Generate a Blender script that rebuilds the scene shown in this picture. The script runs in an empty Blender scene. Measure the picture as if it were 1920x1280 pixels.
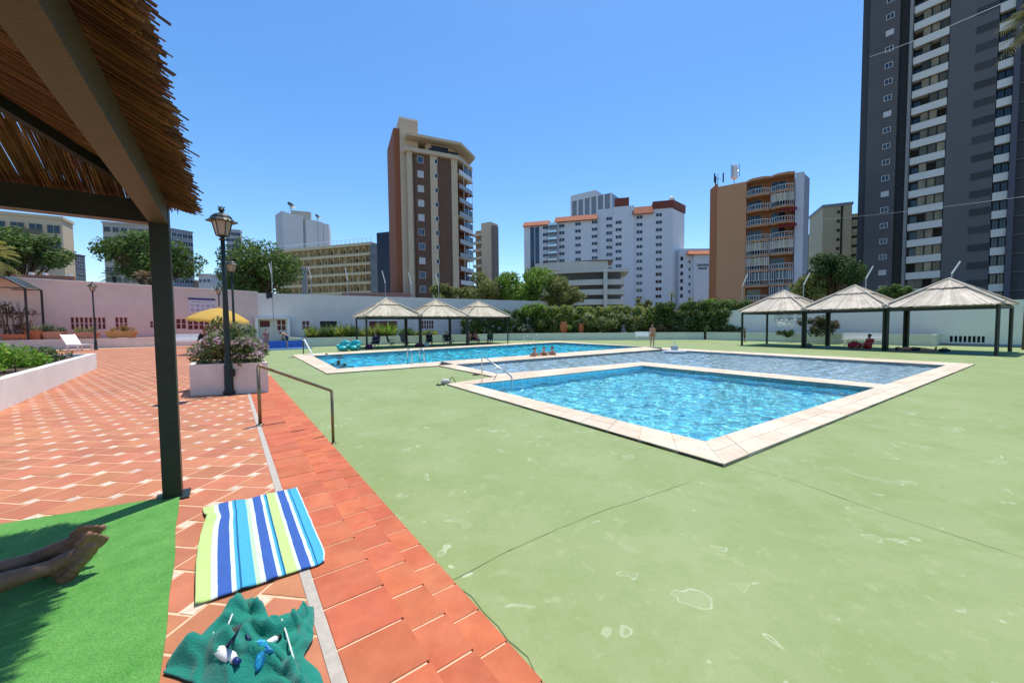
import bpy, bmesh, math, random
import numpy as np
from mathutils import Vector, Matrix, noise
from mathutils.geometry import tessellate_polygon

random.seed(7); rng = np.random.default_rng(7)
R = math.radians
scene = bpy.context.scene
col = scene.collection

# ---------------------------------------------------------------- camera
CAM_Z = 1.30
FPX = 710.0
PITCH = math.atan(31.0 / FPX)
ROLL = 0.0105
_f = Vector((0, math.cos(PITCH), -math.sin(PITCH)))
_u0 = Vector((0, math.sin(PITCH), math.cos(PITCH)))
_r0 = Vector((1, 0, 0))
_r = _r0 * math.cos(ROLL) - _u0 * math.sin(ROLL)
_u = _u0 * math.cos(ROLL) + _r0 * math.sin(ROLL)
cam_data = bpy.data.cameras.new('camera')
cam_data.sensor_fit = 'HORIZONTAL'; cam_data.sensor_width = 36.0
cam_data.lens = FPX / 1920.0 * 36.0
cam_data.clip_start = 0.05; cam_data.clip_end = 6000
cam = bpy.data.objects.new('camera', cam_data); col.objects.link(cam)
cam.matrix_world = Matrix(((_r.x, _u.x, -_f.x, 0), (_r.y, _u.y, -_f.y, 0), (_r.z, _u.z, -_f.z, CAM_Z), (0, 0, 0, 1)))
scene.camera = cam

# ---------------------------------------------------------------- sky, sun, exposure
SUN_EL, SUN_AZ = R(74), R(21)          # azimuth clockwise from +Y
world = bpy.data.worlds.new('World'); scene.world = world; world.use_nodes = True
wn = world.node_tree
for n in list(wn.nodes): wn.nodes.remove(n)
sky = wn.nodes.new('ShaderNodeTexSky'); sky.sky_type = 'NISHITA'; sky.sun_disc = False
sky.sun_elevation = SUN_EL; sky.sun_rotation = SUN_AZ
sky.altitude = 0; sky.air_density = 1.0; sky.dust_density = 0.3; sky.ozone_density = 3.0
hsv = wn.nodes.new('ShaderNodeHueSaturation'); hsv.inputs['Saturation'].default_value = 1.24
bg = wn.nodes.new('ShaderNodeBackground'); bg.inputs['Strength'].default_value = 0.15
wo = wn.nodes.new('ShaderNodeOutputWorld')
wn.links.new(sky.outputs[0], hsv.inputs['Color']); wn.links.new(hsv.outputs[0], bg.inputs[0]); wn.links.new(bg.outputs[0], wo.inputs[0])
sun_data = bpy.data.lights.new('sun', 'SUN'); sun_data.energy = 3.5; sun_data.angle = R(0.5); sun_data.color = (1.0, 0.945, 0.85)
sun = bpy.data.objects.new('sun', sun_data); col.objects.link(sun)
SUN_DIR = Vector((math.sin(SUN_AZ) * math.cos(SUN_EL), math.cos(SUN_AZ) * math.cos(SUN_EL), math.sin(SUN_EL)))
sun.rotation_euler = (-SUN_DIR).to_track_quat('-Z', 'Y').to_euler()
sun.location = (0, 0, 60)
scene.view_settings.view_transform = 'Standard'; scene.view_settings.look = 'None'
scene.view_settings.exposure = 0.45; scene.view_settings.gamma = 1.0; scene.view_settings.use_curve_mapping = False
scene.render.engine = 'CYCLES'
scene.cycles.max_bounces = 8; scene.cycles.diffuse_bounces = 4; scene.cycles.transparent_max_bounces = 12
scene.cycles.transmission_bounces = 6; scene.cycles.glossy_bounces = 3
scene.cycles.caustics_reflective = False; scene.cycles.caustics_refractive = True
scene.cycles.use_denoising = True; scene.cycles.sample_clamp_indirect = 6

# ---------------------------------------------------------------- picture <-> place
def ray(px, py):
    return (_f + _r * ((px - 960) / FPX) + _u * ((640 - py) / FPX))
def at(px, py, z=0.0):
    d = ray(px, py); t = (z - CAM_Z) / d.z
    return Vector((d.x * t, d.y * t, z))
def dp(px, py, Y):
    d = ray(px, py); t = Y / d.y
    return Vector((d.x * t, Y, CAM_Z + d.z * t))
def V2(v): return Vector((v[0], v[1]))

# ---------------------------------------------------------------- scene tree helpers
ORG = {}
def tag(o, label=None, cat=None, group=None, kind=None):
    if label: o['label'] = label
    if cat: o['category'] = cat
    if group: o['group'] = group
    if kind: o['kind'] = kind
    return o
def thing(name, label, cat, loc=(0, 0, 0), rz=0.0, group=None, kind=None):
    o = bpy.data.objects.new(name, None); col.objects.link(o)
    o.empty_display_size = 0.2
    o.location = loc; o.rotation_euler = (0, 0, rz)
    ORG[o.name] = Vector(loc)
    return tag(o, label, cat, group, kind)
def copy_tree(o, parent=None):
    c = o.copy(); col.objects.link(c); c.parent = parent
    for ch in [x for x in bpy.data.objects if x.parent == o]: copy_tree(ch, c)
    return c
def add_mesh(name, verts, faces, mats, parent=None, mi=None, smooth=False, local=False, origin=None):
    """one mesh object; world verts unless local"""
    V = np.asarray(verts, dtype=np.float64).reshape(-1, 3)
    if local or len(V) == 0: org = Vector((0, 0, 0))
    elif parent is not None: org = ORG[parent.name]
    elif origin is not None: org = Vector(origin)
    else:
        lo = V.min(0); hi = V.max(0); org = Vector(((lo[0]+hi[0])/2, (lo[1]+hi[1])/2, lo[2]))
    V = V - np.array(org)
    me = bpy.data.meshes.new(name); me.from_pydata(V.tolist(), [], faces)
    if not isinstance(mats, (list, tuple)): mats = [mats]
    for m in mats: me.materials.append(m)
    if mi is not None: me.polygons.foreach_set('material_index', np.asarray(mi, dtype=np.int32))
    if smooth: me.polygons.foreach_set('use_smooth', np.ones(len(me.polygons), dtype=bool))
    me.update()
    o = bpy.data.objects.new(name, me); col.objects.link(o)
    if parent is not None: o.parent = parent; ORG[o.name] = org
    else: o.location = org; ORG[o.name] = org
    return o

class MB:
    """collects shapes into one mesh"""
    def __init__(s): s.v = []; s.f = []; s.m = []; s.cur = 0
    def mat(s, i): s.cur = i; return s
    def add(s, vs, fs):
        b = len(s.v); s.v.extend([tuple(v) for v in vs])
        for f in fs: s.f.append(tuple(b + i for i in f)); s.m.append(s.cur)
        return s
    def box(s, x0, x1, y0, y1, z0, z1):
        return s.add([(x0,y0,z0),(x1,y0,z0),(x1,y1,z0),(x0,y1,z0),(x0,y0,z1),(x1,y0,z1),(x1,y1,z1),(x0,y1,z1)],
                     [(0,3,2,1),(4,5,6,7),(0,1,5,4),(1,2,6,5),(2,3,7,6),(3,0,4,7)])
    def obox(s, c, ax, ay, az):
        c, ax, ay, az = Vector(c), Vector(ax), Vector(ay), Vector(az)
        vs = [c+ax*i+ay*j+az*k for k in (-1,1) for i,j in ((-1,-1),(1,-1),(1,1),(-1,1))]
        return s.add(vs, [(0,3,2,1),(4,5,6,7),(0,1,5,4),(1,2,6,5),(2,3,7,6),(3,0,4,7)])
    def beam(s, p0, p1, w, h, up=(0,0,1)):
        p0, p1 = Vector(p0), Vector(p1); d = (p1-p0); L = d.length; d.normalize()
        up = Vector(up); sd = d.cross(up); sd.normalize(); u = sd.cross(d)
        return s.obox((p0+p1)/2, d*(L/2), sd*(w/2), u*(h/2))
    def prism(s, poly, z0, z1, bottom=True):
        n = len(poly); P = [Vector((p[0], p[1], 0)) for p in poly]
        area = sum(P[i].x*P[(i+1)%n].y - P[(i+1)%n].x*P[i].y for i in range(n))
        if area < 0: P.reverse()
        vs = [(p.x,p.y,z0) for p in P] + [(p.x,p.y,z1) for p in P]
        fs = [(i,(i+1)%n,n+(i+1)%n,n+i) for i in range(n)]
        tris = tessellate_polygon([P])
        for t in tris:
            a,b,c = t
            cr = (P[b]-P[a]).cross(P[c]-P[a]).z
            t = (a,b,c) if cr > 0 else (a,c,b)
            fs.append(tuple(n+i for i in t))
            if bottom: fs.append(tuple(reversed(t)))
        return s.add(vs, fs)
    def tube(s, p0, p1, r0, r1=None, n=8, caps=True):
        return s.path([p0, p1], [r0, r0 if r1 is None else r1], n, caps)
    def path(s, pts, r, n=8, caps=True):
        pts = [Vector(p) for p in pts]
        if not isinstance(r, (list, tuple)): r = [r]*len(pts)
        vs = []; fs = []; prev = None
        for i, p in enumerate(pts):
            if i == 0: d = pts[1]-pts[0]
            elif i == len(pts)-1: d = pts[-1]-pts[-2]
            else: d = (pts[i+1]-pts[i]).normalized() + (pts[i]-pts[i-1]).normalized()
            d.normalize()
            if prev is None:
                a = Vector((0,0,1)) if abs(d.z) < .9 else Vector((1,0,0))
                x = d.cross(a).normalized()
            else: x = (prev - d*prev.dot(d)).normalized()
            prev = x; y = d.cross(x)
            for k in range(n):
                t = 2*math.pi*k/n + math.pi/n
                vs.append(p + x*(math.cos(t)*r[i]) + y*(math.sin(t)*r[i]))
        for i in range(len(pts)-1):
            for k in range(n):
                fs.append((i*n+k, i*n+(k+1)%n, (i+1)*n+(k+1)%n, (i+1)*n+k))
        if caps:
            fs.append(tuple(reversed(range(n)))); fs.append(tuple((len(pts)-1)*n+k for k in range(n)))
        return s.add(vs, fs)
    def lathe(s, prof, c=(0,0,0), n=16, sq=False):
        vs = []; fs = []
        for r, z in prof:
            for k in range(n):
                t = 2*math.pi*(k+.5)/n
                vs.append((c[0]+r*math.cos(t), c[1]+r*math.sin(t), c[2]+z))
        m = len(prof)
        for i in range(m-1):
            for k in range(n): fs.append((i*n+k, i*n+(k+1)%n, (i+1)*n+(k+1)%n, (i+1)*n+k))
        fs.append(tuple(reversed(range(n)))); fs.append(tuple((m-1)*n+k for k in range(n)))
        return s.add(vs, fs)
    def ell(s, c, rx, ry, rz, n=12, m=8):
        prof = []
        vs = []; fs = []
        for i in range(m+1):
            a = -math.pi/2 + math.pi*i/m
            for k in range(n):
                t = 2*math.pi*k/n
                rr = max(math.cos(a), .02)
                vs.append((c[0]+rx*rr*math.cos(t), c[1]+ry*rr*math.sin(t), c[2]+rz*math.sin(a)))
        for i in range(m):
            for k in range(n): fs.append((i*n+k, i*n+(k+1)%n, (i+1)*n+(k+1)%n, (i+1)*n+k))
        return s.add(vs, fs)
    def build(s, name, mats, parent=None, smooth=False, local=False, origin=None):
        return add_mesh(name, s.v, s.f, mats, parent, s.m, smooth, local, origin)

# ---------------------------------------------------------------- materials
MATS = {}
def mat(name, c, rough=.7, var=.08, scale=6.0, bump=0.0, bscale=40.0, metal=0.0, island=0.0, spec=.4, c2=None, c2amt=.5, c2scale=2.0, detail=4.0, trans=0.0, sheen=0.0, hv=0.0):
    """procedural principled material: world-space noise mottling, optional second tone, per-piece variation, bump"""
    if name in MATS: return MATS[name]
    m = bpy.data.materials.new(name); m.use_nodes = True; nt = m.node_tree
    N = nt.nodes; L = nt.links
    b = N['Principled BSDF']; out = N['Material Output']
    b.inputs['Roughness'].default_value = rough; b.inputs['Metallic'].default_value = metal
    b.inputs['Specular IOR Level'].default_value = spec
    geo = N.new('ShaderNodeNewGeometry'); tc = N.new('ShaderNodeTexCoord')
    pos = geo.outputs['Position']
    no = N.new('ShaderNodeTexNoise'); no.inputs['Scale'].default_value = scale; no.inputs['Detail'].default_value = detail; no.inputs['Roughness'].default_value = .6
    L.new(pos, no.inputs['Vector'])
    rgb = N.new('ShaderNodeRGB'); rgb.outputs[0].default_value = (*c, 1)
    cur = rgb.outputs[0]
    if c2 is not None:
        n2 = N.new('ShaderNodeTexNoise'); n2.inputs['Scale'].default_value = c2scale; n2.inputs['Detail'].default_value = 6; n2.inputs['Roughness'].default_value = .65
        L.new(pos, n2.inputs['Vector'])
        mr = N.new('ShaderNodeMapRange'); mr.inputs[1].default_value = .42; mr.inputs[2].default_value = .66; mr.inputs[3].default_value = 0; mr.inputs[4].default_value = c2amt
        L.new(n2.outputs[0], mr.inputs[0])
        mx = N.new('ShaderNodeMix'); mx.data_type = 'RGBA'; mx.inputs[7].default_value = (*c2, 1)
        L.new(mr.outputs[0], mx.inputs[0]); L.new(cur, mx.inputs[6]); cur = mx.outputs[2]
    mr = N.new('ShaderNodeMapRange'); mr.inputs[1].default_value = .25; mr.inputs[2].default_value = .75
    mr.inputs[3].default_value = 1-var; mr.inputs[4].default_value = 1+var
    L.new(no.outputs[0], mr.inputs[0]); val = mr.outputs[0]
    if island:
        oi = N.new('ShaderNodeObjectInfo')
        ad = N.new('ShaderNodeMath'); ad.operation = 'ADD'; L.new(geo.outputs['Random Per Island'], ad.inputs[0]); L.new(oi.outputs['Random'], ad.inputs[1])
        fr = N.new('ShaderNodeMath'); fr.operation = 'FRACT'; L.new(ad.outputs[0], fr.inputs[0])
        m2 = N.new('ShaderNodeMapRange'); m2.inputs[3].default_value = 1-island; m2.inputs[4].default_value = 1+island
        L.new(fr.outputs[0], m2.inputs[0])
        mu = N.new('ShaderNodeMath'); mu.operation = 'MULTIPLY'; L.new(val, mu.inputs[0]); L.new(m2.outputs[0], mu.inputs[1]); val = mu.outputs[0]
    hs = N.new('ShaderNodeHueSaturation'); L.new(val, hs.inputs['Value']); L.new(cur, hs.inputs['Color'])
    if hv and island:
        m3 = N.new('ShaderNodeMapRange'); m3.inputs[3].default_value = .5-hv; m3.inputs[4].default_value = .5+hv
        wn2 = N.new('ShaderNodeTexWhiteNoise'); wn2.noise_dimensions = '1D'; L.new(fr.outputs[0], wn2.inputs['W']); L.new(wn2.outputs[0], m3.inputs[0]); L.new(m3.outputs[0], hs.inputs['Hue'])
    L.new(hs.outputs[0], b.inputs['Base Color'])
    if sheen: b.inputs['Sheen Weight'].default_value = sheen
    if bump:
        nb = N.new('ShaderNodeTexNoise'); nb.inputs['Scale'].default_value = bscale; nb.inputs['Detail'].default_value = 5
        L.new(pos, nb.inputs['Vector'])
        bm_ = N.new('ShaderNodeBump'); bm_.inputs['Strength'].default_value = bump; bm_.inputs['Distance'].default_value = .02
        L.new(nb.outputs[0], bm_.inputs['Height']); L.new(bm_.outputs[0], b.inputs['Normal'])
    if trans:
        tr = N.new('ShaderNodeBsdfTranslucent'); L.new(hs.outputs[0], tr.inputs[0])
        ms = N.new('ShaderNodeMixShader'); ms.inputs[0].default_value = trans
        L.new(b.outputs[0], ms.inputs[1]); L.new(tr.outputs[0], ms.inputs[2]); L.new(ms.outputs[0], out.inputs[0])
    MATS[name] = m
    return m
def leafmat(name, c, c2=None, trans=.42):
    c = tuple(min(.5, x*1.35) for x in c); c2 = tuple(min(.5, x*1.35) for x in c2) if c2 else None
    return mat(name, c, rough=.55, var=.15, scale=3, island=.42, hv=.025, trans=trans, spec=.3, c2=c2, c2scale=1.2, c2amt=.6)
def glassmat(name, c=(.02,.03,.04), rough=.08):
    return mat(name, c, rough=rough, var=.3, scale=.35, spec=.6, island=.35)

M_CONC = mat('concrete', (.42,.40,.37), .85, .12, 4, .2)
M_WHITE = mat('white_plaster', (.78,.77,.74), .85, .06, 2.0, .15, 30, c2=(.62,.6,.55), c2amt=.25, c2scale=.9)
M_WHITEPAINT = mat('white_paint', (.8,.8,.78), .45, .05, 5)
M_DARKMETAL = mat('dark_green_metal', (.018,.024,.018), .45, .25, 9, .1, spec=.4)
M_BLACKMETAL = mat('black_metal', (.012,.012,.012), .45, .2, 9)
M_STEEL = mat('steel', (.62,.62,.6), .25, .1, 8, metal=1.0)
M_GLASS = glassmat('dark_glass')
M_GLASSBLUE = glassmat('blue_glass', (.03,.06,.1))
# ================================================================ THE GROUND
DECK = -0.46
T0 = at(652, 1280, 0); T1 = at(470, 740, 0)
U = (T1 - T0); U.z = 0; U.normalize()               # away, along the step edge
W = Vector((-U.y, U.x, 0)) * -1.0                   # to the right of that edge (across the steps)
if W.x < 0: W = -W
def uw(t, w, z=0.0): 
    p = T0 + U * t + W * w; return Vector((p.x, p.y, z))

m = mat('city_ground', (.22,.21,.19), .9, .2, .2, c2=(.12,.14,.08), c2amt=.7, c2scale=.03)
mb = MB(); n = 48
mb.add([(1500*math.cos(2*math.pi*i/n), 1500*math.sin(2*math.pi*i/n), -2.6) for i in range(n)], [tuple(range(n))])
tag(mb.build('ground', m, origin=(0,0,-2.6)), kind='structure')

# ---- deck paint with wear
def deck_material():
    m = bpy.data.materials.new('green_deck_paint'); m.use_nodes = True; nt = m.node_tree; N = nt.nodes; L = nt.links
    b = N['Principled BSDF']; b.inputs['Roughness'].default_value = .6; b.inputs['Specular IOR Level'].default_value = .3
    geo = N.new('ShaderNodeNewGeometry')
    def noise_(scale, detail=5, rough=.6, dist=0.0, vec=None):
        q = N.new('ShaderNodeTexNoise'); q.inputs['Scale'].default_value = scale; q.inputs['Detail'].default_value = detail
        q.inputs['Roughness'].default_value = rough; q.inputs['Distortion'].default_value = dist
        L.new(vec or geo.outputs['Position'], q.inputs['Vector']); return q.outputs[0]
    def mr(x, a, b_, c, d):
        q = N.new('ShaderNodeMapRange'); q.inputs[1].default_value = a; q.inputs[2].default_value = b_; q.inputs[3].default_value = c; q.inputs[4].default_value = d
        L.new(x, q.inputs[0]); return q.outputs[0]
    def mixc(fac, c1, c2):
        q = N.new('ShaderNodeMix'); q.data_type = 'RGBA'
        L.new(fac, q.inputs[0])
        if isinstance(c1, tuple): q.inputs[6].default_value = (*c1, 1)
        else: L.new(c1, q.inputs[6])
        if isinstance(c2, tuple): q.inputs[7].default_value = (*c2, 1)
        else: L.new(c2, q.inputs[7])
        return q.outputs[2]
    def math_(op, a, b_):
        q = N.new('ShaderNodeMath'); q.operation = op
        for k, x in enumerate((a, b_)):
            if isinstance(x, (int, float)): q.inputs[k].default_value = x
            else: L.new(x, q.inputs[k])
        return q.outputs[0]
    c = mixc(mr(noise_(.35), .35, .65, 0, 1), (.232,.298,.104), (.258,.322,.122))
    c = mixc(mr(noise_(1.1, 10, .74), .44, .68, 0, .7), c, (.345,.395,.195))        # bleached patches
    c = mixc(mr(noise_(7, 7, .75), .56, .72, 0, .6), c, (.39,.44,.23))           # small scuffs
    c = mixc(mr(noise_(2.2, 8, .7), .54, .72, 0, .5), c, (.185,.255,.078))           # worn darker
    # dried puddle rims: thin bands of a level of smooth noise, only in places
    ring = noise_(3.1, 2.5, .5, .6)
    d = math_('ABSOLUTE', math_('SUBTRACT', ring, .672), 0)
    rim = mr(d, .004, .013, 1, 0)
    rim = math_('MULTIPLY', rim, mr(noise_(1.3, 3), .42, .58, 0, .75))
    c = mixc(rim, c, (.50,.55,.36))
    c = mixc(math_('MULTIPLY', mr(ring, .65, .72, 0, .3), 1.0), c, (.35,.41,.24))
    # flakes
    vo = N.new('ShaderNodeTexVoronoi'); vo.inputs['Scale'].default_value = 5.5; L.new(geo.outputs['Position'], vo.inputs['Vector'])
    fl = mr(vo.outputs['Distance'], .05, .10, .55, 0)
    fl = math_('MULTIPLY', fl, mr(noise_(1.1, 2), .52, .6, 0, 1))
    c = mixc(fl, c, (.52,.55,.38))
    fine = mr(noise_(120, 3, .7), .3, .7, .93, 1.07)
    hs = N.new('ShaderNodeHueSaturation'); L.new(fine, hs.inputs['Value']); L.new(c, hs.inputs['Color'])
    L.new(hs.outputs[0], b.inputs['Base Color'])
    bp = N.new('ShaderNodeBump'); bp.inputs['Strength'].default_value = .25; bp.inputs['Distance'].default_value = .01
    L.new(noise_(60, 6, .7), bp.inputs['Height']); L.new(bp.outputs[0], b.inputs['Normal'])
    return m
M_DECK = deck_material()

# ---- pool outlines (coping top level)
COP = DECK + .045
def pc(x, y): return at(x, y, COP)
A_in = [pc(883,720), pc(1322,827), pc(1641.5,726.4), pc(1205.6,685)]
G_in = [pc(586,666.5), pc(632.5,691), pc(1209.4,650), pc(1044,641.5)]
B1 = [pc(852,683), pc(933,700.5), pc(1204,678), pc(1241,654.6)]
B2 = [pc(1204,678), pc(1664,720.7), pc(1773.7,684.2), pc(1241,654.6)]
outer = [pc(547,664.8), pc(612.5,699.5), pc(822,685), pc(928,706), pc(838,719.5), pc(1357,869), pc(1828,682), pc(1241,651.6), pc(1044,639.2)]
strips = [  # (inner0, inner1, outer1, outer0)
    (A_in[0], A_in[1], outer[5], outer[4]),
    (A_in[1], B2[2], outer[6], outer[5]),
    (B2[2], B2[3], outer[7], outer[6]),
    (G_in[1], pc(828,677.3), outer[2], outer[1]),
    (pc(828,677.3), G_in[2], B1[3], B1[0]),
    (B1[0], B1[1], outer[3], outer[2]),
    (A_in[0], pc(925,715.4), outer[3], outer[4]),
    (pc(925,715.4), A_in[3], B1[2], B1[1]),
    (A_in[3], A_in[2], B2[1], B1[2]),
    (G_in[0], G_in[1], outer[1], outer[0]),
    (G_in[0], G_in[3], outer[8], outer[0]),
    (G_in[3], G_in[2], outer[7], outer[8]),
]
# deck sheet with a hole for the pools
E0 = uw(-9, .78, DECK); E1 = uw(41, .78, DECK)
Wc = dp(482, 548, 37.6)
deck_out = [E0, E1, Vector((Wc.x+1, Wc.y+1, DECK)), Vector((0, 54, DECK)), Vector((24, 60, DECK)), Vector((48, 10, DECK)), Vector((16, -14, DECK))]
hole = [Vector((p.x, p.y, DECK)) for p in outer]
pts = deck_out + hole
tri = tessellate_polygon([deck_out, hole])
fs = []
for t in tri:
    a, b_, c = t
    fs.append((a,b_,c) if (pts[b_]-pts[a]).cross(pts[c]-pts[a]).z > 0 else (a,c,b_))
deck = tag(add_mesh('pool_deck', [tuple(p) for p in pts], fs, M_DECK), kind='structure')
# saw-cut joints and cracks in the deck
M_CRACK = mat('deck_crack', (.15,.20,.085), .9, .3, 20)
def crack(pp, w, jit):
    mb = MB(); P = []
    for i in range(len(pp)-1):
        a, b_ = pp[i], pp[i+1]; k = max(2, int((b_-a).length/.12))
        for j in range(k):
            q = a.lerp(b_, j/k); q = q + Vector((random.uniform(-jit,jit), random.uniform(-jit,jit), 0)); P.append(q)
    P.append(pp[-1]); L = []; Rr = []
    for i, p in enumerate(P):
        d = (P[min(i+1,len(P)-1)] - P[max(i-1,0)]).normalized(); s = Vector((-d.y, d.x, 0)) * w * random.uniform(.4,1)
        L.append(p+s); Rr.append(p-s)
    k = len(P); mb.add([(q.x,q.y,DECK+.004) for q in L+Rr], [(i,k+i,k+i+1,i+1) for i in range(k-1)])
    o = mb.build('crack', M_CRACK, parent=deck)
def pd(x, y): return at(x, y, DECK)
crack([pd(845,1088), pd(960,1030), pd(1100,968), pd(1290,905)], .0028, .009)
crack([pd(1480,898), pd(1640,955), pd(1780,1000), pd(1925,1048)], .004, .004)
crack([pd(862,1100), pd(905,1150), pd(960,1205), pd(1010,1275)], .005, .03)
crack([pd(1365,868), pd(1480,898)], .003, .004)

# ---- swimming pools
M_COP = mat('coping_stone', (.69,.585,.44), .75, .1, 7, .3, 25, island=.09, c2=(.62,.43,.29), c2amt=.75, c2scale=1.1)
M_COPBED = mat('coping_mortar', (.50,.46,.38), .9, .15, 12)
def basin_mat(name, c, line):
    m = bpy.data.materials.new(name); m.use_nodes = True; N = m.node_tree.nodes; L = m.node_tree.links
    b = N['Principled BSDF']; b.inputs['Roughness'].default_value = .35
    geo = N.new('ShaderNodeNewGeometry'); br = N.new('ShaderNodeTexBrick'); br.offset = 0
    br.inputs['Scale'].default_value = 1; br.inputs['Mortar Size'].default_value = .006; br.inputs['Brick Width'].default_value = .12; br.inputs['Row Height'].default_value = .12
    br.inputs['Color1'].default_value = (*c, 1); br.inputs['Color2'].default_value = (*[x*.85 for x in c], 1); br.inputs['Mortar'].default_value = (*line, 1)
    mp = N.new('ShaderNodeMapping'); mp.inputs['Rotation'].default_value = (0, 0, math.atan2(U.y, U.x)); L.new(geo.outputs['Position'], mp.inputs['Vector']); L.new(mp.outputs[0], br.inputs['Vector'])
    L.new(br.outputs[0], b.inputs['Base Color'])
    return m
def water_mat(name, tint):
    m = bpy.data.materials.new(name); m.use_nodes = True; N = m.node_tree.nodes; L = m.node_tree.links
    N.remove(N['Principled BSDF'])
    g = N.new('ShaderNodeBsdfGlass'); g.inputs['IOR'].default_value = 1.33; g.inputs['Roughness'].default_value = 0.0; g.inputs['Color'].default_value = (*tint, 1)
    L.new(g.outputs[0], N['Material Output'].inputs[0])
    return m
def wave(x, y, comps):
    z = 0
    for kx, ky, ph, a in comps: z = z + a*np.sin(kx*x + ky*y + ph)
    return z
def wave_comps(n, lmin, lmax, amp, seed):
    r = np.random.default_rng(seed); out = []
    for i in range(n):
        lam = math.exp(r.uniform(math.log(lmin), math.log(lmax))); th = r.uniform(0, 2*math.pi); k = 2*math.pi/lam
        out.append((k*math.cos(th), k*math.sin(th), r.uniform(0, 6.28), amp*lam/lmax*r.uniform(.6,1.2)))
    return out
def quad_grid(q, nx, ny, z, comps):
    s = np.linspace(0,1,nx+1)[None,:]; t = np.linspace(0,1,ny+1)[:,None]
    P = [np.array([p.x,p.y]) for p in q]
    X = (1-s)*(1-t)*P[0][0] + s*(1-t)*P[1][0] + s*t*P[2][0] + (1-s)*t*P[3][0]
    Y = (1-s)*(1-t)*P[0][1] + s*(1-t)*P[1][1] + s*t*P[2][1] + (1-s)*t*P[3][1]
    Z = z + wave(X, Y, comps)
    vs = np.stack([X,Y,Z],-1).reshape(-1,3); w = nx+1
    I = (np.arange(ny)[:,None]*w + np.arange(nx)[None,:]).reshape(-1)
    fs = np.stack([I, I+1, I+1+w, I+w],-1)
    a = (P[1]-P[0]); b_ = (P[3]-P[0])
    if a[0]*b_[1]-a[1]*b_[0] < 0: fs = fs[:, ::-1]
    return vs, fs
WATER_Z = COP - .10
def make_pool(name, label, quads, depth, bm_, wm, comps, res, rim=None):
    root = thing(name, label, 'pool', (sum(p.x for p in quads[0])/4, sum(p.y for p in quads[0])/4, COP))
    mb = MB()
    loop = rim or quads[0]
    k = len(loop); zf = COP - depth
    c = sum((Vector((p.x,p.y,0)) for p in loop), Vector())/k
    area = sum(loop[i].x*loop[(i+1)%k].y - loop[(i+1)%k].x*loop[i].y for i in range(k))
    lp = loop if area > 0 else list(reversed(loop))
    vs = [(p.x,p.y,COP-.03) for p in lp] + [(p.x,p.y,zf) for p in lp]
    fs = [(i, k+i, k+(i+1)%k, (i+1)%k) for i in range(k)]
    P3 = [Vector((p.x,p.y,0)) for p in lp]
    for t in tessellate_polygon([P3]):
        a,b_,c_ = t
        t = (a,b_,c_) if (P3[b_]-P3[a]).cross(P3[c_]-P3[a]).z > 0 else (a,c_,b_)
        fs.append(tuple(k+i for i in t))
    mb.add(vs, fs)
    bs = mb.build('basin', bm_, parent=root)
    bs.cycles.is_caustics_receiver = True
    V = []; F = []; off = 0
    for q in quads:
        nx = max(4, int((q[1]-q[0]).length/res)); ny = max(4, int((q[3]-q[0]).length/res))
        v, f = quad_grid(q, nx, ny, WATER_Z, comps); V.append(v); F.append(f+off); off += len(v)
    w = add_mesh('water', np.concatenate(V), np.concatenate(F).tolist(), wm, parent=root, smooth=True)
    w.cycles.is_caustics_caster = True
    return root
sun_data.cycles.is_caustics_light = True
poolA = make_pool('swimming_pool', 'small bright blue rectangular pool nearest the camera with wide stone coping', [A_in], 1.15,
    basin_mat('pool_tile_blue', (.25,.84,1.0), (.68,.95,1.0)), water_mat('pool_water', (.84,1.0,1.0)), wave_comps(24, .13, .6, .0037, 3), .033)
poolB = make_pool('wading_pool', 'shallow grey blue wading pool wrapped round the small pool', [B1, B2], .42,
    basin_mat('pool_tile_grey', (.66,.84,.94), (.72,.87,.94)), water_mat('wading_water', (.9,.97,1.0)), wave_comps(18, .18, .8, .0055, 5), .055,
    rim=[B1[0], B1[1], B1[2], B2[1], B2[2], B2[3]])
poolG = make_pool('swimming_pool', 'large turquoise pool beyond the wading pool in front of the thatched shelters', [G_in], 1.6,
    basin_mat('pool_tile_turquoise', (.05,.74,.92), (.3,.86,.94)), water_mat('deep_water', (.75,.97,1.0)), wave_comps(20, .22, 1.1, .011, 9), .07)
owner = [poolA, poolA, poolB, poolG, poolG, poolB, poolA, poolA, poolA, poolG, poolG, poolG]
for (i0, i1, o1, o0), pl in zip(strips, owner):
    mb = MB(); mb.prism([i0, i1, o1, o0], DECK-.30, COP-.012)
    mb.build('coping_bed', M_COPBED, parent=pl)
    L = max((i1-i0).length, (o1-o0).length); k = max(1, round(L/.62))
    wd = ((i0-o0).length + (i1-o1).length)/2
    rows = 2 if wd > .45 else 1
    for j in range(k):
        for r_ in range(rows):
            g = .004/L
            def P(s, t):
                a = i0.lerp(i1, s); b_ = o0.lerp(o1, s); return a.lerp(b_, t)
            sh = .5*(r_ % 2)/k if 0 < j < k else 0
            s0, s1 = j/k+g, (j+1)/k-g
            r0, r1 = r_/rows + (.006 if r_ else 0), (r_+1)/rows - (.006 if r_+1 < rows else 0)
            mb = MB(); dz = random.uniform(-.002,.002)
            mb.prism([P(s0,r0), P(s1,r0), P(s1,r1), P(s0,r1)], DECK-.02, COP+dz)
            mb.build('coping_stone', M_COP, parent=pl)

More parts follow.
